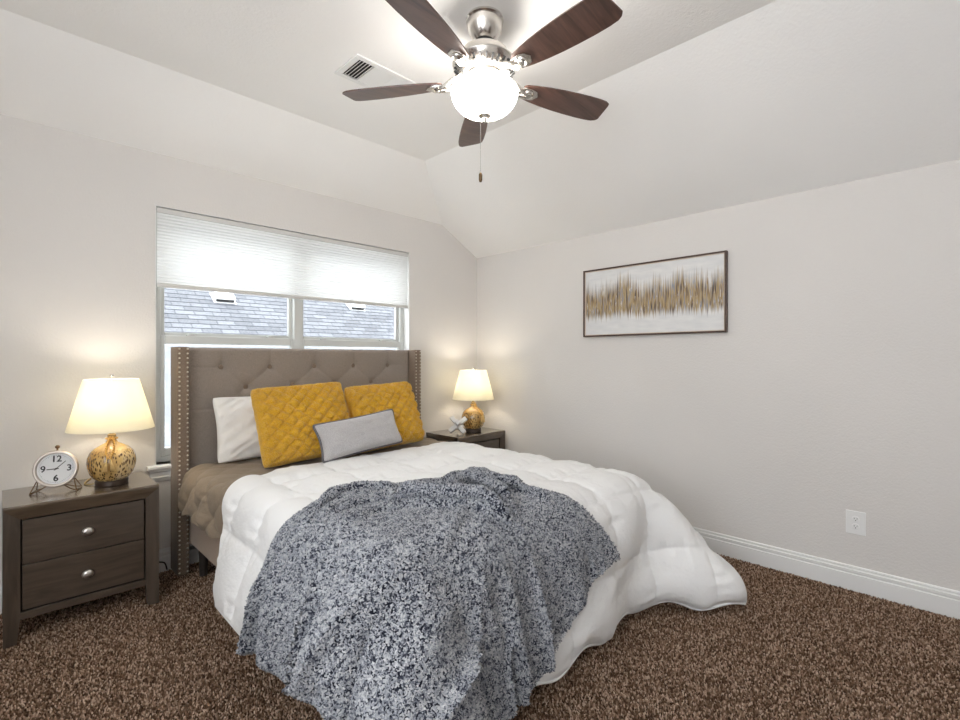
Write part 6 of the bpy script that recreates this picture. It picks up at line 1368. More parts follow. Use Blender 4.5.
[-7,-44,15,6,-10,40,3,-11,36,-8,-11,36,-11,-10,37,-9,-10,38,-5,-8,40,0,-8,39,7,-9,36,14,-11,33,20,-8,35,23,-6,36,29,-2,35,35,0,35,37,-2,35,39,-3,32,40,-4,31,40,-4,32,41,-3,30,43,-1,28,46,1,22,50,2,14,50,3,9,51,3,5,50,3,3,50,3,2,50,4,1,51,2,1,50,3,-2,50,2,-1,50,1,2,51,2,-1,49,1,-2,49,2,0,47,2,1,46,3,0,43,4,4,43,6,-1,44,6,1,41,7,2,41,7,0,42,8,1,40,8,3,39,9,-1,39,10,1,40,9,2,37,9,2,37,9,0,38,10,-2,37,10,0,36,10,0,37,9,0,36,8,4,34,5,-4,33,3,7,36,3,-6,35,3,1,33,4,0,35,6,-3,34,6,0],
[-3,-50,0,8,-8,35,4,-12,37,-7,-12,36,-11,-11,35,-7,-8,37,-2,-8,36,3,-7,37,7,-9,35,12,-9,36,18,-9,36,21,-6,38,28,-1,35,36,1,34,40,-1,33,40,-1,31,41,-3,30,40,-4,31,40,-3,30,42,-1,29,48,2,22,49,1,15,50,4,9,51,4,6,51,3,2,49,3,2,50,4,1,51,3,1,50,3,0,50,2,-1,50,1,1,50,1,0,50,2,-2,48,2,-1,48,3,2,45,3,1,43,4,3,44,6,-1,43,7,2,42,6,2,41,8,3,42,9,3,39,9,3,39,9,0,40,10,1,39,10,1,38,10,3,37,10,-1,38,10,2,37,11,-1,35,11,2,37,10,-2,36,8,2,35,5,-1,34,3,5,36,4,-4,34,3,1,33,4,0,34,6,-3,34,7,-1],
[0,-54,-7,7,-8,36,7,-11,35,-4,-13,35,-9,-9,34,-10,-8,38,1,-5,33,7,-6,32,9,-6,34,12,-8,36,15,-8,38,22,-5,36,30,2,33,37,4,32,41,0,33,38,-3,32,40,-3,32,39,-4,32,40,-2,29,41,-3,29,47,2,21,48,1,15,50,4,10,51,4,7,50,4,3,49,3,2,50,4,2,51,4,1,50,2,-1,50,2,0,50,1,3,50,1,-1,49,2,-1,49,2,0,48,3,1,45,4,1,43,4,2,44,6,2,43,6,3,42,8,2,41,8,3,42,9,3,39,10,5,39,9,4,40,11,0,39,10,3,38,10,2,37,11,1,39,11,3,36,12,-2,35,11,6,37,11,-3,37,8,0,34,6,0,35,4,2,37,3,1,33,4,0,32,4,0,35,6,-3,34,7,0],
[3,-48,-22,7,-8,37,7,-12,39,-1,-14,39,-9,-9,36,-5,-4,33,4,-3,30,6,-5,32,10,-5,32,13,-4,34,17,-5,36,25,1,33,30,4,31,35,0,34,40,1,32,40,-4,34,39,-1,31,35,-8,35,36,-5,33,41,-2,28,47,1,19,48,1,16,48,3,11,51,5,8,50,4,4,49,5,2,50,3,2,50,4,1,51,2,0,49,2,1,50,2,0,50,0,1,49,3,-2,48,1,2,48,3,1,46,4,1,43,5,2,44,5,4,43,7,3,41,6,7,41,10,1,42,9,5,40,10,4,39,10,4,40,11,2,39,11,4,38,10,4,38,12,3,38,12,4,37,12,-1,35,12,7,37,11,-4,37,9,0,35,6,1,35,5,1,37,3,1,33,4,2,32,4,0,35,7,-2,34,6,0],
[4,-43,-23,8,-5,34,7,-10,38,7,-12,38,0,-4,33,-1,4,29,1,-6,32,5,-7,33,9,-6,32,12,-4,35,18,1,35,24,1,33,28,0,33,33,-1,34,39,-1,33,40,-2,35,41,-2,32,28,-10,38,37,-2,29,41,-6,26,46,-1,21,47,1,16,48,4,10,50,6,9,50,6,5,49,4,2,50,4,2,50,2,2,50,3,1,49,1,2,50,1,2,51,1,1,49,2,-1,48,1,1,47,2,3,46,4,1,43,5,2,44,6,4,43,7,3,41,6,8,41,10,3,42,10,5,41,10,6,39,10,6,40,11,4,39,11,4,38,11,5,38,12,3,38,13,4,37,12,5,36,13,4,37,12,0,37,9,1,35,7,1,36,4,0,36,4,0,34,4,3,33,4,0,35,7,-2,34,7,1],
[7,-27,-35,7,-12,37,7,-7,37,8,-4,36,8,0,32,4,-2,31,1,-8,33,5,-1,32,8,-4,32,12,-2,35,18,10,34,23,-2,33,28,1,34,32,-3,36,40,-4,35,38,-6,34,25,-12,39,36,-1,31,40,-8,28,40,-9,27,46,-1,21,47,1,17,48,4,10,49,6,9,50,5,6,49,4,3,49,5,2,50,1,4,49,3,-1,49,-1,4,50,3,1,51,1,1,49,2,0,48,1,1,48,1,3,45,6,0,43,2,6,44,6,4,43,7,5,42,7,7,41,10,4,42,10,7,40,10,6,40,10,7,40,11,7,40,11,7,37,11,6,38,13,4,39,13,5,37,14,4,37,13,4,37,12,4,37,9,3,35,7,2,36,5,0,36,4,0,35,4,2,34,5,1,35,7,-1,34,7,0],
[7,-29,-35,6,-11,37,8,-2,36,8,4,35,8,2,33,8,-5,32,6,-7,34,6,-3,32,6,8,34,13,7,34,16,-8,33,23,4,32,27,3,35,35,-6,36,31,-16,38,17,-17,42,41,3,29,43,-9,31,39,-14,31,42,-9,27,47,3,18,46,0,17,48,6,11,49,4,10,49,10,5,48,-2,6,48,10,-1,50,2,3,49,-2,4,49,3,1,50,1,1,51,0,3,49,1,0,48,1,1,48,0,4,44,8,-1,44,1,7,44,7,4,43,6,7,42,8,6,42,8,8,42,9,8,40,10,8,40,10,8,40,13,7,40,10,8,38,11,9,38,12,6,39,13,7,38,14,5,36,15,5,38,12,5,37,10,3,35,6,3,36,6,0,37,4,2,35,4,1,35,5,1,35,7,1,35,7,1],
[6,-25,-36,8,0,36,8,7,36,8,12,35,8,-1,33,8,-4,33,8,-6,33,7,4,36,7,7,34,11,-17,33,17,-1,31,22,9,32,26,-12,36,23,-19,41,11,-19,45,44,4,29,45,-11,33,39,-15,34,42,-13,30,45,-5,25,48,4,18,47,2,16,48,6,11,48,5,10,49,14,3,44,-7,9,48,12,-3,50,1,4,49,1,3,49,2,2,50,0,1,51,0,2,49,0,2,48,4,0,47,-3,5,45,6,1,44,2,7,44,8,4,43,5,7,42,8,8,42,8,8,43,9,10,40,8,11,40,11,9,41,10,10,40,12,9,38,12,7,39,12,8,39,13,9,37,13,9,37,14,7,38,14,6,38,10,3,35,7,4,37,5,0,37,4,1,35,5,1,35,5,2,36,7,2,35,7,3],
[9,7,-37,7,7,37,7,13,36,8,5,34,8,2,34,8,-1,34,8,-9,33,7,-5,36,6,-22,33,12,-8,32,16,7,32,18,-16,37,16,-19,40,11,-17,45,37,-1,33,47,-8,32,36,-18,37,44,-14,32,43,-11,30,47,0,22,51,5,18,48,5,15,47,7,11,45,14,7,47,8,5,48,8,5,47,-6,4,48,7,0,49,-2,3,49,4,1,50,0,1,50,0,2,49,0,3,49,1,1,48,5,2,44,-5,7,43,8,4,45,4,6,44,7,7,42,5,10,42,7,10,43,8,11,40,9,11,40,11,11,41,10,11,41,10,11,38,11,10,39,13,9,40,13,10,38,14,9,37,13,10,38,13,9,38,10,6,36,7,3,37,6,1,38,4,1,35,4,1,36,5,2,36,8,2,36,7,2],
[7,26,-36,7,7,37,7,10,37,9,1,34,8,-2,33,8,-8,34,6,-19,35,5,-27,34,8,-15,32,9,-2,33,12,-14,37,11,-20,42,9,-16,43,29,-5,35,44,-7,32,34,-19,38,41,-16,35,47,-11,31,46,-9,29,49,2,20,52,6,18,48,7,15,46,13,8,44,18,5,46,16,4,49,5,5,45,-10,5,49,9,1,48,-6,4,48,5,0,51,1,2,50,0,2,49,1,2,49,-2,2,47,6,2,45,-5,7,43,8,3,45,4,7,44,5,9,42,4,11,43,6,12,43,7,12,41,8,13,40,9,12,42,11,12,40,10,13,39,10,12,40,12,12,39,12,11,38,15,11,38,13,11,39,14,8,38,10,7,37,7,5,37,4,3,38,4,2,36,4,3,36,5,2,37,7,2,36,8,2],
[6,31,-33,8,2,36,8,0,35,8,-8,33,7,-15,34,6,-25,35,5,-29,36,7,-18,31,8,-8,32,5,-16,38,3,-22,43,8,-16,44,19,-7,35,38,-6,32,32,-18,39,34,-19,38,48,-12,32,50,-9,30,49,-7,28,51,4,20,53,8,16,47,9,14,45,17,5,42,21,4,45,20,3,49,5,6,45,-11,5,50,10,0,47,-8,5,47,8,0,50,0,1,50,2,2,50,0,2,49,-1,3,48,3,3,44,-5,6,44,10,5,45,1,8,44,4,10,42,6,11,43,4,13,44,7,14,41,7,14,41,8,14,42,8,15,40,9,13,40,10,13,40,12,13,40,12,14,39,12,14,38,14,12,39,14,9,39,11,8,37,6,5,38,5,4,38,3,3,37,4,2,36,5,3,38,7,4,36,7,4],
[7,20,-37,8,-16,33,6,-17,36,7,-20,35,5,-24,36,5,-29,37,8,-18,32,8,-10,30,5,-18,37,1,-22,45,-2,-20,46,11,-11,35,26,-3,32,37,-16,38,24,-22,41,43,-14,34,51,-10,31,51,-7,29,52,-5,26,52,7,19,53,11,15,49,10,13,42,22,4,41,24,3,43,23,2,49,6,6,45,-14,5,50,9,1,47,-6,4,45,9,1,51,1,0,50,1,2,50,1,2,49,0,3,48,1,3,45,-6,6,43,11,5,45,0,10,45,4,10,43,6,12,43,4,14,44,5,15,42,6,16,41,7,15,42,7,16,41,8,16,40,8,15,41,11,15,40,12,15,39,13,15,39,12,14,40,12,13,39,11,9,37,7,5,39,5,3,39,3,3,37,4,3,37,5,3,38,7,4,37,6,6],
[2,-33,-36,7,-20,35,6,-20,36,7,-22,36,5,-22,36,8,-20,34,8,-11,30,6,-20,37,0,-20,44,-2,-20,47,6,-20,38,12,0,28,26,-13,36,25,-21,43,34,-20,39,51,-8,30,49,-13,33,53,-5,28,53,-2,24,53,10,17,54,15,14,48,12,12,43,25,3,38,28,2,41,28,2,48,6,5,47,-16,6,49,4,2,46,-3,3,44,13,0,51,2,1,51,1,1,49,0,2,50,0,3,48,0,4,45,-8,6,43,12,6,46,0,9,45,4,11,43,4,13,44,4,15,44,4,17,42,4,17,42,7,17,43,6,17,41,8,17,41,7,16,41,9,17,41,10,17,39,13,17,40,13,15,40,11,14,39,9,12,38,7,6,40,4,4,39,4,4,38,3,3,38,5,3,39,7,4,37,7,5],
[0,-45,-31,6,-20,36,7,-19,36,7,-20,35,8,-17,32,8,-15,32,6,-18,37,1,-19,44,-1,-19,46,4,-19,39,10,-1,28,12,-10,32,18,-24,41,25,-22,43,45,-13,35,51,-10,32,50,-12,32,54,-2,26,54,0,23,53,15,15,54,18,12,50,15,12,41,28,2,37,31,2,39,30,1,47,11,5,47,-15,6,47,-6,3,48,-1,2,44,16,0,50,5,1,51,-1,2,49,0,1,50,1,3,48,-1,4,45,-9,6,44,12,7,46,1,10,45,4,11,44,3,14,44,3,16,45,3,17,42,4,18,42,6,18,44,5,19,42,7,18,40,7,18,42,8,18,41,9,19,40,10,19,40,11,18,41,12,15,40,10,11,39,6,7,40,4,6,40,3,3,38,3,4,39,4,5,40,6,5,38,6,6],
[-1,-46,-28,7,-19,37,6,-20,37,9,-16,31,8,-13,28,8,-17,34,2,-19,44,-1,-18,47,4,-16,40,9,-3,28,9,-3,30,15,-23,39,11,-25,42,28,-20,40,51,-11,33,49,-11,34,53,-10,31,56,2,24,55,3,21,52,18,14,54,21,11,50,17,10,40,32,2,36,34,1,36,32,1,47,14,6,48,-14,5,45,-13,3,49,1,3,44,18,-1,50,8,1,50,-2,1,49,-1,2,50,2,3,48,-3,4,45,-9,6,45,12,8,46,2,10,46,4,12,44,2,14,45,2,17,44,3,18,43,3,19,43,5,19,44,5,20,42,6,19,41,6,20,43,7,19,42,8,21,40,10,20,41,9,20,41,11,17,41,9,12,39,5,8,41,5,5,40,3,4,39,2,4,40,5,5,40,5,7,39,5,6],
[-1,-49,-25,6,-19,39,9,-15,30,9,-12,26,9,-14,30,4,-19,41,-1,-17,48,3,-15,42,9,-3,29,9,0,28,7,-17,37,10,-25,42,15,-22,42,41,-15,34,44,-15,35,48,-12,34,57,-4,28,58,5,22,56,6,21,53,20,12,54,24,10,49,18,10,36,36,0,36,36,1,36,34,2,46,17,5,47,-12,5,44,-19,3,49,1,3,44,21,-1,50,11,1,49,-2,1,49,-2,2,50,2,3,49,-5,4,45,-7,6,45,10,8,47,3,11,46,4,12,44,1,15,46,2,17,45,3,19,43,3,20,43,4,20,45,4,21,42,6,21,42,5,20,43,6,22,43,8,21,41,8,22,41,9,22,42,9,18,41,7,15,41,6,8,41,3,6,41,3,4,40,2,4,40,5,4,41,5,7,40,6,7],
[-2,-49,-23,9,-14,31,9,-12,28,9,-13,28,7,-16,34,0,-16,48,1,-16,46,9,-3,28,10,4,25,7,-12,35,3,-23,43,6,-23,42,34,-15,35,45,-14,34,33,-21,38,49,-11,31,61,3,25,59,6,21,58,10,20,54,23,11,53,26,9,49,19,10,30,40,-1,37,36,2,35,36,1,46,19,4,47,-10,6,42,-23,3,50,1,3,43,23,-1,49,15,1,50,-2,1,49,-2,1,50,2,3,48,-8,5,47,-6,6,45,11,8,47,4,11,46,3,13,45,0,16,46,2,18,45,3,20,44,2,20,44,4,21,45,5,22,43,3,22,43,4,21,43,6,23,43,7,23,42,7,24,42,9,22,43,9,20,41,5,16,41,6,9,43,1,7,41,4,4,40,1,4,41,4,5,42,5,8,41,5,7],
[-2,-50,-21,10,-9,23,10,-10,27,8,-14,30,3,-16,43,0,-15,49,9,-7,30,10,11,19,8,-7,31,5,-21,42,1,-22,46,16,-16,36,44,-11,33,34,-22,39,36,-20,37,54,-2,26,59,4,23,60,7,21,59,14,18,54,25,11,53,29,8,48,19,10,24,43,-2,36,37,1,37,36,2,44,21,4,48,-7,5,42,-25,4,48,0,3,43,24,-1,48,17,0,51,0,1,49,-1,2,50,-1,3,48,-8,4,47,-5,7,46,11,8,47,5,12,47,2,13,45,0,17,46,2,18,46,2,21,45,2,21,44,4,22,45,5,23,44,2,23,43,3,22,44,6,24,44,6,24,42,6,25,43,8,24,44,7,23,42,6,15,42,5,10,43,0,8,42,6,3,40,-1,5,42,5,5,43,3,8,41,4,8],
[-3,-53,-7,11,-6,10,10,-7,20,7,-13,35,2,-14,46,7,-8,35,10,12,18,9,1,26,6,-17,39,1,-22,47,6,-17,39,30,-9,32,37,-19,38,33,-21,39,44,-13,32,57,4,23,59,3,24,58,7,21,58,15,17,53,28,10,51,31,7,48,22,9,21,44,-2,34,39,1,37,35,2,43,24,3,48,-4,5,42,-27,4,48,-2,3,42,25,-1,48,18,0,50,3,1,50,-1,2,50,-3,3,48,-9,4,47,-3,7,47,11,9,48,6,12,46,2,14,46,0,17,47,2,19,46,1,22,45,2,22,45,4,23,46,5,24,44,0,23,44,4,24,45,5,24,44,4,26,43,6,26,44,7,26,44,5,23,43,8,17,42,2,11,44,3,8,43,4,3,41,-3,5,42,6,5,44,5,7,42,4,9],
[-3,-54,-1,11,-3,4,11,-5,8,8,-8,31,4,-13,45,9,14,15,10,6,23,7,-10,34,2,-20,46,4,-16,41,15,-5,30,34,-17,36,29,-23,40,41,-16,36,51,-6,30,57,4,24,59,3,24,58,8,20,56,18,15,49,32,8,50,33,7,45,25,8,22,45,-1,32,40,1,35,37,1,43,25,3,48,-1,5,42,-28,5,47,-5,2,43,24,0,47,20,-1,50,5,1,50,-1,2,50,-5,3,48,-9,4,48,-2,7,47,10,9,48,7,13,47,2,15,46,1,17,47,1,20,47,0,22,45,1,24,46,5,23,47,4,25,44,1,24,45,4,25,45,3,26,45,4,26,44,6,27,44,3,28,45,6,24,43,8,18,44,0,13,44,7,5,43,-2,6,42,-1,5,44,6,4,44,5,8,43,4,8],
[-3,-53,0,12,-2,2,11,-5,1,10,-2,18,7,-8,37,9,24,6,9,-1,28,3,-15,44,3,-15,42,9,-1,29,23,-12,34,32,-21,38,29,-22,40,48,-9,33,54,-3,29,57,4,24,58,4,23,58,9,21,55,22,13,46,36,6,49,34,7,41,29,7,22,46,-1,31,41,1,34,37,2,42,27,3,47,3,4,43,-28,5,47,-7,2,43,23,0,46,22,-1,50,7,1,49,-1,1,51,-7,3,48,-10,5,48,-1,7,48,9,10,48,6,12,47,2,16,47,1,18,48,0,21,47,-1,23,46,2,24,46,5,25,47,3,25,46,1,26,45,4,25,46,2,27,46,5,27,44,3,29,45,1,29,45,8,25,44,5,19,44,1,13,45,8,5,43,-10,8,43,4,3,45,7,5,45,5,8,44,3,8],
[-2,-53,-13,11,-2,17,11,-1,15,11,-1,15,9,11,-10,10,10,10,8,0,30,1,-13,46,8,-1,31,11,-3,29,24,-20,38,35,-20,38,34,-17,38,53,-5,31,53,-3,29,57,8,22,59,6,23,57,12,20,53,26,11,45,37,6,48,35,6,37,32,7,21,46,-1,30,43,1,34,37,2,41,28,3,47,7,4,43,-27,5,46,-9,2,45,21,0,44,24,-1,49,10,0,50,-2,2,50,-8,3,49,-9,5,49,0,7,48,8,10,48,6,13,48,2,16,47,-1,19,49,-2,22,47,-2,23,47,2,25,47,6,26,47,3,26,46,2,27,46,3,26,47,2,28,46,3,29,45,0,30,45,2,30,47,9,25,45,2,20,44,2,13,47,7,7,41,-14,8,45,6,2,45,8,5,46,6,7,45,1,10],
[6,-20,-42,6,-26,30,10,-7,26,11,-1,19,9,13,-12,11,9,9,8,2,28,1,1,35,10,7,20,14,-12,35,28,-20,39,29,-20,40,51,-8,32,49,-11,34,53,-1,28,57,16,18,59,9,22,57,17,18,51,28,11,46,38,6,44,36,6,35,33,7,20,46,-1,30,43,2,34,38,1,40,30,3,47,10,4,43,-26,5,45,-12,2,44,21,0,45,26,-2,48,11,0,50,-2,2,50,-8,3,50,-8,5,48,0,7,49,7,11,49,6,13,48,3,17,47,-1,19,49,-4,23,48,-3,24,47,1,26,48,5,27,48,4,27,47,3,28,46,2,27,48,2,29,47,1,30,45,-2,31,46,5,31,47,7,27,46,1,20,45,8,13,44,-10,10,45,-7,6,45,8,1,46,9,5,47,6,8,45,-2,10],
[8,5,-25,5,-36,15,6,-30,31,8,-16,27,10,6,8,10,9,17,9,6,26,4,7,16,8,12,4,17,-14,36,27,-20,41,46,-11,35,45,-14,37,51,-6,31,55,2,26,56,20,16,59,14,21,55,22,15,51,30,12,45,37,6,39,38,6,35,33,7,18,48,-1,31,41,2,35,38,2,39,31,2,46,15,4,43,-24,4,43,-15,3,45,20,-1,44,27,-1,48,13,0,50,-2,1,50,-8,3,50,-6,5,48,0,8,49,7,10,50,6,14,48,2,17,49,-1,21,49,-4,23,48,-3,25,48,1,27,48,3,28,49,3,28,47,3,29,47,3,28,49,1,30,47,-1,31,46,-2,32,47,6,32,48,6,28,46,3,21,46,6,14,43,-18,11,46,-3,4,46,10,1,46,10,5,48,3,8,47,-4,11],
[-1,-41,-24,10,-7,9,8,-21,19,6,-30,28,8,-11,32,9,13,31,6,-3,33,8,4,-10,6,13,-5,23,-10,34,39,-14,38,45,-11,36,44,-14,36,54,4,27,55,2,26,56,19,18,58,19,17,54,26,15,49,32,10,43,38,7,36,40,6,34,34,6,17,48,0,32,42,2,34,37,2,39,32,2,46,17,3,43,-20,5,42,-19,2,44,19,0,44,28,-2,48,13,0,50,0,1,50,-7,3,50,-6,5,49,1,8,49,6,11,50,6,14,49,3,18,49,-2,21,49,-4,24,49,-2,26,49,0,28,48,3,29,50,2,29,48,2,29,47,3,30,49,0,31,48,-4,32,47,-1,33,48,8,33,48,5,29,47,5,22,47,0,15,42,-22,11,47,1,3,46,13,1,48,9,4,48,0,10,47,-5,10],
[-4,-54,0,11,-3,0,12,-3,3,10,-9,12,9,-9,28,1,-4,44,4,-19,39,9,3,-9,9,12,-5,29,-6,29,42,-12,37,51,-3,30,45,-11,35,57,9,25,55,5,25,57,19,18,57,23,16,52,26,14,46,35,10,40,40,7,33,40,5,33,38,5,19,48,1,30,42,2,33,38,2,40,32,3,46,19,3,43,-18,4,42,-21,3,44,18,-1,43,29,-2,48,14,-1,50,1,2,50,-7,3,50,-7,5,49,2,7,50,7,12,50,6,15,50,2,18,49,-2,22,50,-3,25,49,-3,27,49,1,29,50,3,29,49,2,31,49,1,30,48,0,31,50,-2,31,48,-4,34,47,1,34,49,8,34,49,4,30,48,7,23,46,-8,16,43,-23,11,48,5,2,45,16,0,49,7,5,50,-3,10,48,-5,11],
[-3,-53,0,11,-2,0,12,-3,0,12,-2,0,10,-3,17,-1,-8,46,8,-3,27,7,12,-8,8,-19,14,30,-4,27,56,8,15,50,-8,33,49,-4,32,58,12,23,57,9,24,56,22,18,57,22,17,50,29,13,43,37,9,35,41,6,33,42,6,29,41,4,23,47,2,29,43,2,32,39,3,39,32,2,47,19,3,43,-14,4,42,-23,3,45,17,-1,41,30,-2,47,15,-1,50,1,1,51,-6,3,50,-7,5,50,2,8,50,7,12,51,5,15,49,2,19,50,-2,22,50,-3,26,50,-2,28,49,1,30,51,3,31,50,2,31,49,0,31,49,-2,32,50,-5,33,48,-3,34,49,2,36,50,8,35,49,5,32,49,4,23,43,-16,17,45,-21,10,48,11,1,46,17,0,50,4,6,50,-4,10,49,-7,11],
[-3,-55,0,12,-1,1,12,-2,3,11,-2,-3,12,-1,0,1,-5,41,9,17,6,8,31,-4,11,-2,10,34,-26,23,51,-13,29,55,-4,29,58,8,26,58,11,24,57,12,23,55,24,17,56,24,16,48,30,13,41,39,9,32,42,6,31,43,6,26,44,3,25,46,3,29,43,3,33,39,2,38,32,3,47,21,3,43,-11,3,42,-24,2,44,17,0,41,31,-3,47,16,-1,50,0,1,51,-5,3,50,-6,5,50,1,9,51,6,12,51,5,15,50,2,20,50,-2,23,51,-3,27,50,-1,29,50,1,30,50,2,32,51,2,32,49,0,33,50,-3,33,50,-6,34,50,-5,35,49,2,37,50,8,36,50,7,33,49,-1,25,42,-22,17,47,-16,10,47,16,-1,47,15,0,51,0,7,51,-4,10,49,-7,12],
[-2,-56,0,12,0,1,12,-1,1,11,-1,0,10,6,6,9,3,16,7,31,-6,9,18,-1,21,22,1,46,-5,16,51,-16,28,51,-16,27,57,-2,28,58,7,26,57,13,23,51,29,15,55,27,16,48,32,13,38,40,8,30,44,6,32,41,6,22,46,4,25,46,3,29,43,3,34,39,2,38,32,3,46,23,2,43,-8,3,41,-25,3,45,16,-1,39,33,-3,47,16,-1,51,1,1,51,-5,3,51,-4,5,50,1,9,50,4,12,52,5,16,50,1,20,50,-1,24,52,-2,28,50,-2,30,50,1,31,51,3,33,51,1,34,50,-1,33,50,-3,34,51,-7,35,50,-5,37,49,1,38,51,8,38,51,6,33,48,-5,26,41,-25,18,48,-13,9,47,19,-2,47,14,1,52,-2,7,51,-5,11,50,-6,12],
[-2,-55,0,11,1,0,12,1,0,11,4,9,9,12,19,11,4,-10,9,26,-10,10,20,-8,27,20,1,57,19,4,57,7,14,53,-9,26,54,-12,27,55,-3,28,56,5,24,48,33,13,53,30,15,47,35,12,35,41,8,29,45,7,34,40,7,17,48,3,26,45,3,30,43,3,34,38,3,38,33,3,45,26,2,42,-7,3,41,-25,3,45,16,-1,39,32,-3,47,16,-2,51,2,1,51,-4,3,51,-3,5,50,1,9,51,4,12,51,4,17,50,2,21,51,-1,24,51,-2,29,51,-1,31,50,1,32,51,2,34,51,0,35,50,-1,34,51,-3,35,50,-6,37,50,-5,37,50,0,40,51,6,39,51,5,34,47,-8,27,41,-26,19,48,-13,9,46,21,-2,48,13,1,51,-3,7,52,-5,11,50,-6,13],
[-3,-55,0,12,2,0,11,3,6,11,9,10,11,7,7,10,13,-17,11,19,-5,11,18,1,32,20,-2,59,20,0,62,20,1,60,17,7,57,11,19,51,-10,27,53,-12,25,50,30,14,48,36,13,45,37,12,34,41,9,28,45,6,33,41,8,16,48,3,27,46,4,30,42,3,34,39,3,38,33,3,44,27,2,41,-5,2,41,-26,3,44,16,-1,40,33,-3,47,15,-2,51,1,1,51,-2,3,51,-2,5,50,1,9,51,3,13,51,4,17,50,2,21,51,1,25,52,-2,29,50,-1,32,51,1,34,51,1,35,51,-1,36,50,0,35,50,-4,36,51,-5,38,50,-4,39,50,0,40,51,4,41,51,3,35,46,-11,28,40,-27,19,49,-13,10,45,23,-3,48,12,1,51,-4,8,51,-5,11,51,-4,13],
[-3,-55,0,12,2,0,12,6,1,11,10,-1,12,9,0,12,11,0,11,17,0,12,19,0,37,21,0,62,21,0,62,20,0,61,22,0,57,28,0,56,17,9,53,-18,23,46,30,15,43,41,12,46,33,13,35,37,10,27,47,6,28,44,7,23,46,4,25,47,4,28,44,3,32,39,3,39,33,3,45,26,2,41,-4,3,41,-25,2,44,17,-1,39,32,-4,48,13,-1,51,0,1,51,-1,2,51,-1,5,50,1,9,51,3,14,52,4,17,50,3,22,50,2,26,52,-1,30,51,-1,33,50,0,35,51,-1,36,51,-2,37,50,1,36,51,-3,38,51,-4,38,50,-3,40,50,0,42,51,3,42,51,0,36,45,-14,29,40,-28,20,48,-13,10,44,24,-3,48,12,1,51,-6,8,52,-3,11,50,-4,14],
]
def comforter():
    p = smooth_grid(unpack(COMF), 1)
    nv0, nu0 = p.shape[:2]
    k = 6
    nv, nu = (nv0 - 1) * k + 1, (nu0 - 1) * k + 1
    p = resample(p, nv)
    p = resample(p.transpose(1, 0, 2), nu).transpose(1, 0, 2)
    u = np.linspace(0, 1, nu)[None, :].repeat(nv, 0)
    v = np.linspace(0, 1, nv)[:, None].repeat(nu, 1)
    RX = 0.29 + 2.55 * u
    yh = 2.74 - 0.40 * np.maximum(0, (1.15 - RX) / 0.9)
    RY = yh + (0.69 - yh) * v
    n = grid_normals(p)
    if n[nv // 2, nu // 2, 2] < 0: n = -n
    n = smooth_grid(n, 3)
    a = (RX - 0.29) / 0.34; b_ = (RY - 0.69) / 0.29
    a = a + 0.03 * vnoise(RX * 4, RY * 4, 1); b_ = b_ + 0.03 * vnoise(RX * 4, RY * 4, 2)
    puff = (np.abs(np.sin(PI * a)) ** 0.42) * (np.abs(np.sin(PI * b_)) ** 0.42)
    puff = np.maximum(puff, 0)
    # pulled threads: fine wrinkles running away from the stitch lines
    wr = vnoise(RX * 34, RY * 7, 4) * np.abs(np.cos(PI * b_)) ** 3 + vnoise(RX * 7, RY * 34, 5) * np.abs(np.cos(PI * a)) ** 3
    soft = vnoise(RX * 5.5, RY * 5.5, 6) + 0.5 * vnoise(RX * 12, RY * 12, 7)
    drop = np.clip((0.60 - p[..., 2]) / 0.4, 0, 1)
    h = 0.008 + 0.032 * puff * (1 - 0.2 * drop) + 0.0055 * wr + 0.0045 * soft
    top = p + n * h[..., None]
    # hem falls in shallow scallops
    low = p - n * 0.004
    rimd = np.minimum(np.minimum(u, 1 - u) * 2.55, np.minimum(v, 1 - v) * 2.0)
    t = np.clip(rimd / 0.03, 0, 1)[..., None] ** 0.5
    mid = p + n * 0.006
    top = mid * (1 - t) + top * t
    lift = np.clip((0.2 - p[..., 2]) / 0.15, 0, 1) * 0.018 * (1 + np.sin(PI * 2 * a))
    top[..., 2] += lift; low[..., 2] += lift
    top[..., 2] = np.maximum(top[..., 2], 0.012); low[..., 2] = np.maximum(low[..., 2], 0.006)
    uv = np.stack([RX, RY], 2)
    o = sheet('comforter', top, low, uv, 'comf')
    # piped hem
    b = new()
    rim = np.concatenate([mid[0, :], mid[1:, -1], mid[-1, ::-1][1:], mid[::-1, 0][1:-1]])
    lr = np.concatenate([lift[0, :], lift[1:, -1], lift[-1, ::-1][1:], lift[::-1, 0][1:-1]])
    rim = rim.copy(); rim[:, 2] += lr
    rim[:, 2] = np.maximum(rim[:, 2], 0.010)
    tube(b, [tuple(q_) for q_ in rim[::2]], 0.006, 7, True)
    obj('piped_hem', b, 'comf', o, True)
    return o
cf = comforter()
tag(cf, 'puffy white box stitched comforter spread over the bed', 'comforter')

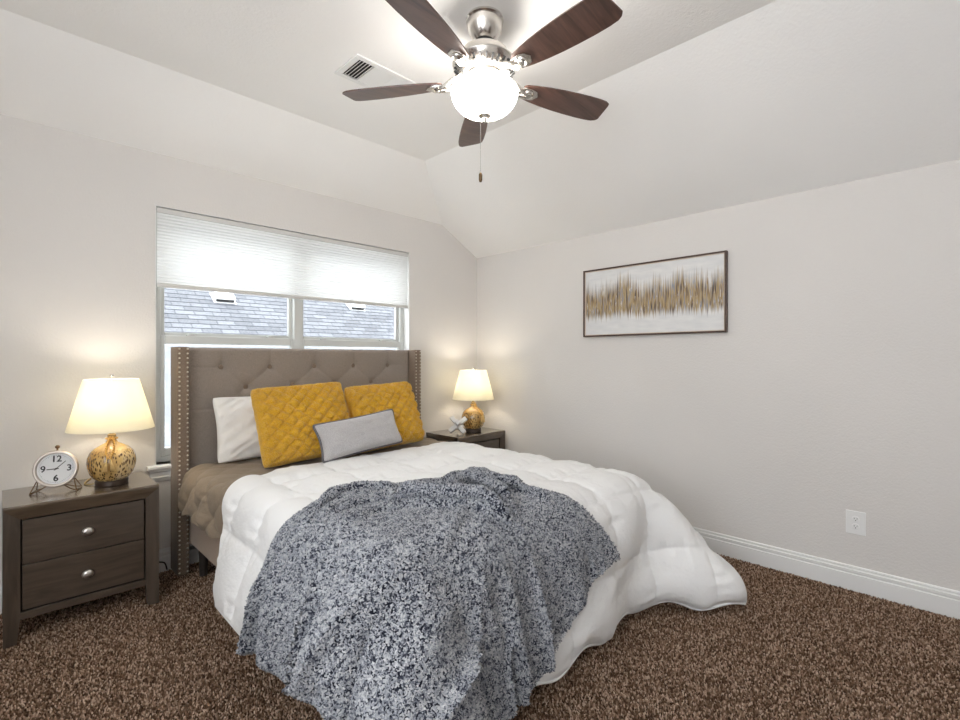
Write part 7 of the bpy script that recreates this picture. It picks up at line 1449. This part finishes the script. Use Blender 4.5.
# ---------------------------------------------------------------- sherpa throw
CURLS = 120000
def throw():
    p = smooth_grid(unpack(BLK), 1)
    nv0, nu0 = p.shape[:2]
    k = 6
    nv, nu = (nv0 - 1) * k + 1, (nu0 - 1) * k + 1
    p = resample(p, nv)
    p = resample(p.transpose(1, 0, 2), nu).transpose(1, 0, 2)
    u = np.linspace(0, 1, nu)[None, :].repeat(nv, 0)
    v = np.linspace(0, 1, nv)[:, None].repeat(nu, 1)
    n = grid_normals(p)
    if n[5, nu // 2, 2] < 0: n = -n
    n = smooth_grid(n, 4)
    def seg_dist(poly):
        pl = np.array(spline(poly, 4))
        d = np.full(p.shape[:2], 9.0)
        for q0, q1 in zip(pl[:-1], pl[1:]):
            e = q1 - q0
            L2 = (e ** 2).sum() + 1e-9
            t = np.clip(((p - q0) @ e) / L2, 0, 1)
            d = np.minimum(d, np.linalg.norm(p - q0 - t[..., None] * e, axis=2))
        return d
    Z = 0.672
    h = np.zeros(p.shape[:2])
    ridges = [
        ([(1.13, 1.58, 0.672), (1.15, 1.48, 0.672), (1.19, 1.41, 0.672), (1.23, 1.34, 0.672), (1.28, 1.29, 0.672), (1.3, 1.21, 0.672), (1.34, 1.17, 0.672)], 0.04, 0.024),
        ([(1.24, 1.37, 0.672), (1.31, 1.46, 0.672), (1.39, 1.51, 0.672), (1.46, 1.51, 0.672), (1.44, 1.41, 0.672), (1.38, 1.27, 0.672), (1.35, 1.19, 0.672)], 0.036, 0.022),
        ([(1.34, 1.59, 0.672), (1.44, 1.61, 0.672), (1.53, 1.62, 0.672), (1.6, 1.64, 0.672), (1.57, 1.55, 0.672), (1.53, 1.47, 0.672), (1.54, 1.36, 0.672), (1.56, 1.28, 0.672), (1.59, 1.21, 0.672)], 0.028, 0.022),
        ([(0.74, 1.68, 0.64), (0.74, 1.62, 0.672), (0.86, 1.75, 0.672), (0.98, 1.82, 0.672), (1.1, 1.80, 0.672)], 0.026, 0.024),
        ([(0.74, 1.74, 0.45), (0.74, 1.63, 0.59), (0.74, 1.53, 0.672), (0.89, 1.66, 0.672), (1.03, 1.67, 0.672), (1.13, 1.64, 0.672)], 0.024, 0.022),
        ([(0.74, 1.62, 0.46), (0.74, 1.49, 0.62), (0.81, 1.47, 0.672), (0.95, 1.51, 0.672), (1.07, 1.51, 0.672), (1.16, 1.44, 0.672)], 0.02, 0.022),
        ([(1.24, 1.33, 0.672), (1.07, 1.23, 0.672), (0.92, 1.11, 0.672)], 0.016, 0.03),
        ([(1.35, 1.18, 0.672), (1.2, 0.98, 0.672), (1.07, 0.84, 0.672), (0.95, 0.72, 0.672)], 0.02, 0.03),
        ([(1.29, 1.25, 0.672), (1.15, 1.16, 0.672), (1.0, 1.06, 0.672)], 0.014, 0.028),
    ]
    for poly, hh, w in ridges:
        d = seg_dist(poly)
        w = w * 0.9
        h -= 0.30 * hh * np.exp(-((d - 2.1 * w) / (0.8 * w)) ** 2) * (h < 0.02)
        h = np.maximum(h, hh * np.exp(-(d / w) ** 2)) + 0.25 * np.minimum(h, hh * np.exp(-(d / w) ** 2))
    rimf = np.minimum(np.minimum(u, 1 - u) * 1.6, np.minimum(v, 1 - v) * 1.3)
    h *= 0.12 + 0.88 * np.clip(rimf / 0.13, 0, 1)
    drop = np.clip((0.60 - p[..., 2]) / 0.3, 0, 1)
    h = h * 0.8
    h += drop * 0.018 * vnoise(u * 26, v * 3, 9) * np.clip((u - 0.3) / 0.2, 0, 1) + 0.038 * np.clip(drop + 0.25, 0, 1) * (1 - 1.6 * np.abs(vnoise(v * 13 + 1.5 * u, u * 2.5, 19))) ** 3 * np.clip((0.48 - u) / 0.15, 0, 1) + 0.030 * np.clip(drop, 0, 1) * (1 - 1.6 * np.abs(vnoise(u * 13 + v, v * 2.0, 23))) ** 3 * np.clip((u - 0.35) / 0.15, 0, 1) + 0.004 * vnoise(u * 14, v * 14, 10)
    UX, UY = u * 1.72, v * 1.55
    h = np.maximum(h, -0.008) * 1.5 + 0.014
    top = p + n * h[..., None]
    rimd = np.minimum(np.minimum(u, 1 - u) * 1.6, np.minimum(v, 1 - v) * 1.3)
    t = np.clip(rimd / 0.018, 0, 1)[..., None] ** 0.5
    top = (p + n * 0.009) * (1 - t) + top * t
    top[..., 2] = np.maximum(top[..., 2], 0.022)
    o = sheet('throw_blanket', top - n * 0.004, top - n * 0.014, np.stack([UX, UY], 2), 'sherpa')
    # curled yarn ends all over the face
    rs = np.random.RandomState(6)
    nr = grid_normals(smooth_grid(top, 1))
    if nr[5, nu // 2, 2] < 0: nr = -nr
    A00, A01, A10, A11 = top[:-1, :-1], top[:-1, 1:], top[1:, :-1], top[1:, 1:]
    area = np.linalg.norm(np.cross(A11 - A00, A10 - A01), axis=2) / 2
    cells = rs.choice(area.size, CURLS, p=(area / area.sum()).ravel())
    jj, ii = np.unravel_index(cells, area.shape)
    fu, fv = rs.rand(CURLS, 1), rs.rand(CURLS, 1)
    P = (A00[jj, ii] * (1 - fu) + A01[jj, ii] * fu) * (1 - fv) + (A10[jj, ii] * (1 - fu) + A11[jj, ii] * fu) * fv
    Nn = nr[jj, ii]
    P = P - Nn * 0.0015
    P[:, 2] = np.maximum(P[:, 2], 0.010)
    tone = 0.50 + 0.24 * vnoise(UX * 130, UY * 130, 14)[jj, ii].ravel()
    # rolled folds gathered along the upper edge
    folds = [
        ([(1.16, 1.63), (1.13, 1.54), (1.15, 1.48), (1.19, 1.41), (1.23, 1.34), (1.28, 1.29), (1.30, 1.21), (1.36, 1.15)], 0.024),
        ([(1.22, 1.39), (1.30, 1.47), (1.38, 1.52), (1.45, 1.51), (1.44, 1.41), (1.39, 1.28), (1.37, 1.19)], 0.023),
        ([(1.30, 1.58), (1.42, 1.61), (1.52, 1.63), (1.58, 1.63), (1.57, 1.55), (1.53, 1.47), (1.54, 1.36), (1.55, 1.27)], 0.020),
        ([(0.80, 1.66), (0.88, 1.73), (0.98, 1.77), (1.09, 1.75), (1.16, 1.68), (1.17, 1.60)], 0.018),
        ([(0.80, 1.56), (0.90, 1.62), (1.02, 1.63), (1.12, 1.58)], 0.014),
    ]
    Ps, Ns, Ts = [P], [Nn], [tone]
    flat = top.reshape(-1, 3)
    for poly, r in folds:
        c2 = np.array(spline(poly, 5))
        zz = np.array([flat[np.argmin(((flat[:, :2] - q[:2]) ** 2).sum(1)), 2] for q in c2])
        ker = np.ones(5) / 5
        zz = np.convolve(np.pad(zz, 2, 'edge'), ker, 'valid')
        m = len(c2)
        taper = np.clip(np.minimum(np.arange(m), np.arange(m)[::-1]) / 5.0, 0.25, 1)
        c3 = np.concatenate([c2, (zz + 0.65 * r * taper - 0.004)[:, None]], 1)
        rr = r * taper * (1 + 0.12 * np.sin(np.arange(m) * 1.1))
        b = new()
        tube(b, [tuple(q) for q in c3], [float(x) * 0.97 for x in rr], 14)
        obj('gathered_fold', b, 'sherpa', o, True)
        L = np.linalg.norm(np.diff(c3, axis=0), axis=1).sum()
        cnt = int(L * 2 * PI * r * 52000)
        k_ = rs.rand(cnt) * (m - 1.001); i0 = k_.astype(int); fr = (k_ - i0)[:, None]
        ctr = c3[i0] * (1 - fr) + c3[i0 + 1] * fr
        tg = c3[i0 + 1] - c3[i0]; tg /= np.linalg.norm(tg, axis=1, keepdims=True)
        sd = np.cross(tg, [0, 0, 1.0]); sd /= np.linalg.norm(sd, axis=1, keepdims=True)
        up = np.cross(sd, tg)
        an = rs.rand(cnt, 1) * 2 * PI
        nn_ = sd * np.cos(an) + up * np.sin(an)
        Ps.append(ctr + nn_ * (rr[i0][:, None] - 0.0015)); Ns.append(nn_); Ts.append(np.full(cnt, 0.50) + 0.2 * (rs.rand(cnt) - 0.5))
    P, Nn, tone = np.concatenate(Ps), np.concatenate(Ns), np.concatenate(Ts)
    c = tufts('sherpa_curls', P, Nn, 0.0068, 0.0026, 1.1, 'curl', o, curl=0.5, rings=2, seed=9, shade=tone, soft=True)
    c['kind'] = 'stuff'
    return o
tb_ = throw()
tag(tb_, 'fluffy navy and grey heathered throw blanket draped over the comforter', 'blanket')

# ---------------------------------------------------------------- pillows
def pillow(name, w, h, t, mat, loc, yaw, lean, roll, label, cat, group=None, nu=60, pinch=0.06, tex=None, flat=0.44, trim=None, seed=0):
    """stands on its lower edge: local x across, z up, -y forward; origin at the lower edge"""
    T_ = Matrix.Translation(loc) @ Matrix.Rotation(R(yaw), 4, 'Z') @ Matrix.Rotation(R(-lean), 4, 'X') @ Matrix.Rotation(R(roll), 4, 'Y')
    rt = thing(name, label, cat, loc, 0, group)
    g = np.linspace(-1, 1, nu)
    # denser towards the rim
    g = np.sin(g * PI / 2) * 0.5 + g * 0.5
    U, V = np.meshgrid(g, g)
    ox = w / 2 * U * (1 - pinch * (1 - V ** 2))
    oz = h / 2 * V * (1 - pinch * (1 - U ** 2))
    ox = ox * (1 - 0.035 * np.abs(V) ** 10); oz = oz * (1 - 0.035 * np.abs(U) ** 10)
    th = t / 2 * (np.clip((1 - U ** 2) * (1 - V ** 2), 0, 1)) ** flat
    th = th * (1 + 0.10 * vnoise(U * 2.5 + seed, V * 2.5, 20 + seed))
    sag = 1 + 0.22 * (-V)
    fr = th * sag
    wr = 0.0
    if tex == 'lattice':
        a = (ox + oz * 1.15) / 0.080; b_ = (ox - oz * 1.15) / 0.080
        a = a + 0.06 * vnoise(ox * 30, oz * 30, 31); b_ = b_ + 0.06 * vnoise(ox * 30 + 9, oz * 30, 32)
        cell = (np.abs(np.sin(PI * a)) * np.abs(np.sin(PI * b_)))
        wr = 0.028 * cell ** 0.38 + 0.004 * vnoise(ox * 130, oz * 130, 33) + 0.0025 * vnoise(ox * 260, oz * 260, 34)
        wr = wr * np.clip((1 - np.maximum(np.abs(U), np.abs(V))) / 0.06, 0.25, 1)
    elif tex == 'cotton':
        wr = 0.010 * vnoise((U + V * 0.6) * 5, V * 2, 40) + 0.007 * vnoise(U * 3, (V - U) * 9, 41) + 0.002 * vnoise(U * 16, V * 5, 42)
        wr = wr * np.clip((1 - np.maximum(np.abs(U), np.abs(V))) / 0.1, 0, 1)
    elif tex == 'velvet':
        wr = 0.004 * vnoise(U * 5, V * 3, 50) + 0.002 * vnoise(U * 14, V * 8, 51)
        wr = wr * np.clip((1 - np.maximum(np.abs(U), np.abs(V))) / 0.1, 0, 1)
    f = np.stack([ox, -(fr + wr), oz + h / 2], 2)
    bk = np.stack([ox, fr * 0.85 + (wr if tex == 'lattice' else 0), oz + h / 2], 2)
    rim = 0.0015
    f[..., 1] -= rim; bk[..., 1] += rim
    Tl = Matrix.Translation(-Vector(loc)) @ T_
    A = np.array(Tl)
    tr = lambda q: q @ A[:3, :3].T + A[:3, 3]
    uv = np.stack([ox, oz], 2)
    c = sheet('cover', tr(bk), tr(f), uv, mat, rt)
    if tex == 'lattice':
        q = tr(f)
        nn = grid_normals(q)
        if nn[nu // 2, nu // 2, 1] > 0: nn = -nn
        rs = np.random.RandomState(seed)
        Pq = q[1:-1, 1:-1].reshape(-1, 3) + (rs.rand((nu - 2) ** 2, 3) - 0.5) * 0.003
        fb = tufts('fleece_fibre', Pq, nn[1:-1, 1:-1].reshape(-1, 3), 0.0042, 0.0010, 0.9, 'fibre', c, curl=0.4, rings=1, seed=seed)
        fb['kind'] = 'stuff'
    if trim:
        b = new()
        m = 0.5 * (f + bk)
        loop = np.concatenate([m[0, :], m[1:, -1], m[-1, ::-1][1:], m[::-1, 0][1:-1]])
        cen = np.array([0, 0, h / 2])
        loop = cen + (loop - cen) * 1.012
        tube(b, [tuple(q_) for q_ in tr(loop)], trim[1], 7, True)
        obj('piping', b, trim[0], rt, True)
    return rt

pillow('bed_pillow', 0.66, 0.395, 0.16, 'pillow_white', (1.235, 3.06, 0.634), 0, 15, 0, 'plain white bed pillow leaning on the headboard behind the mustard cushion', 'pillow', pinch=0.05, tex='cotton', seed=3)
pillow('throw_pillow', 0.57, 0.465, 0.185, 'fleece', (1.340, 2.765, 0.642), 0, 20, -2.5, 'mustard lattice fleece cushion in front of the white pillow', 'cushion', 'mustard cushions on the bed', nu=170, tex='lattice', pinch=0.03, flat=0.36, seed=5)
pillow('throw_pillow', 0.525, 0.450, 0.185, 'fleece', (1.912, 2.765, 0.642), 0, 21, -2.5, 'mustard lattice fleece cushion nearest the corner nightstand', 'cushion', 'mustard cushions on the bed', nu=170, tex='lattice', pinch=0.03, flat=0.36, seed=8)
pillow('lumbar_pillow', 0.56, 0.22, 0.17, 'silver', (1.585, 2.575, 0.684), 0, 22, -5.5, 'small silver grey oblong cushion with dark piping in front', 'cushion', pinch=0.075, tex='velvet', trim=('silver_trim', 0.007), flat=0.42, seed=11)
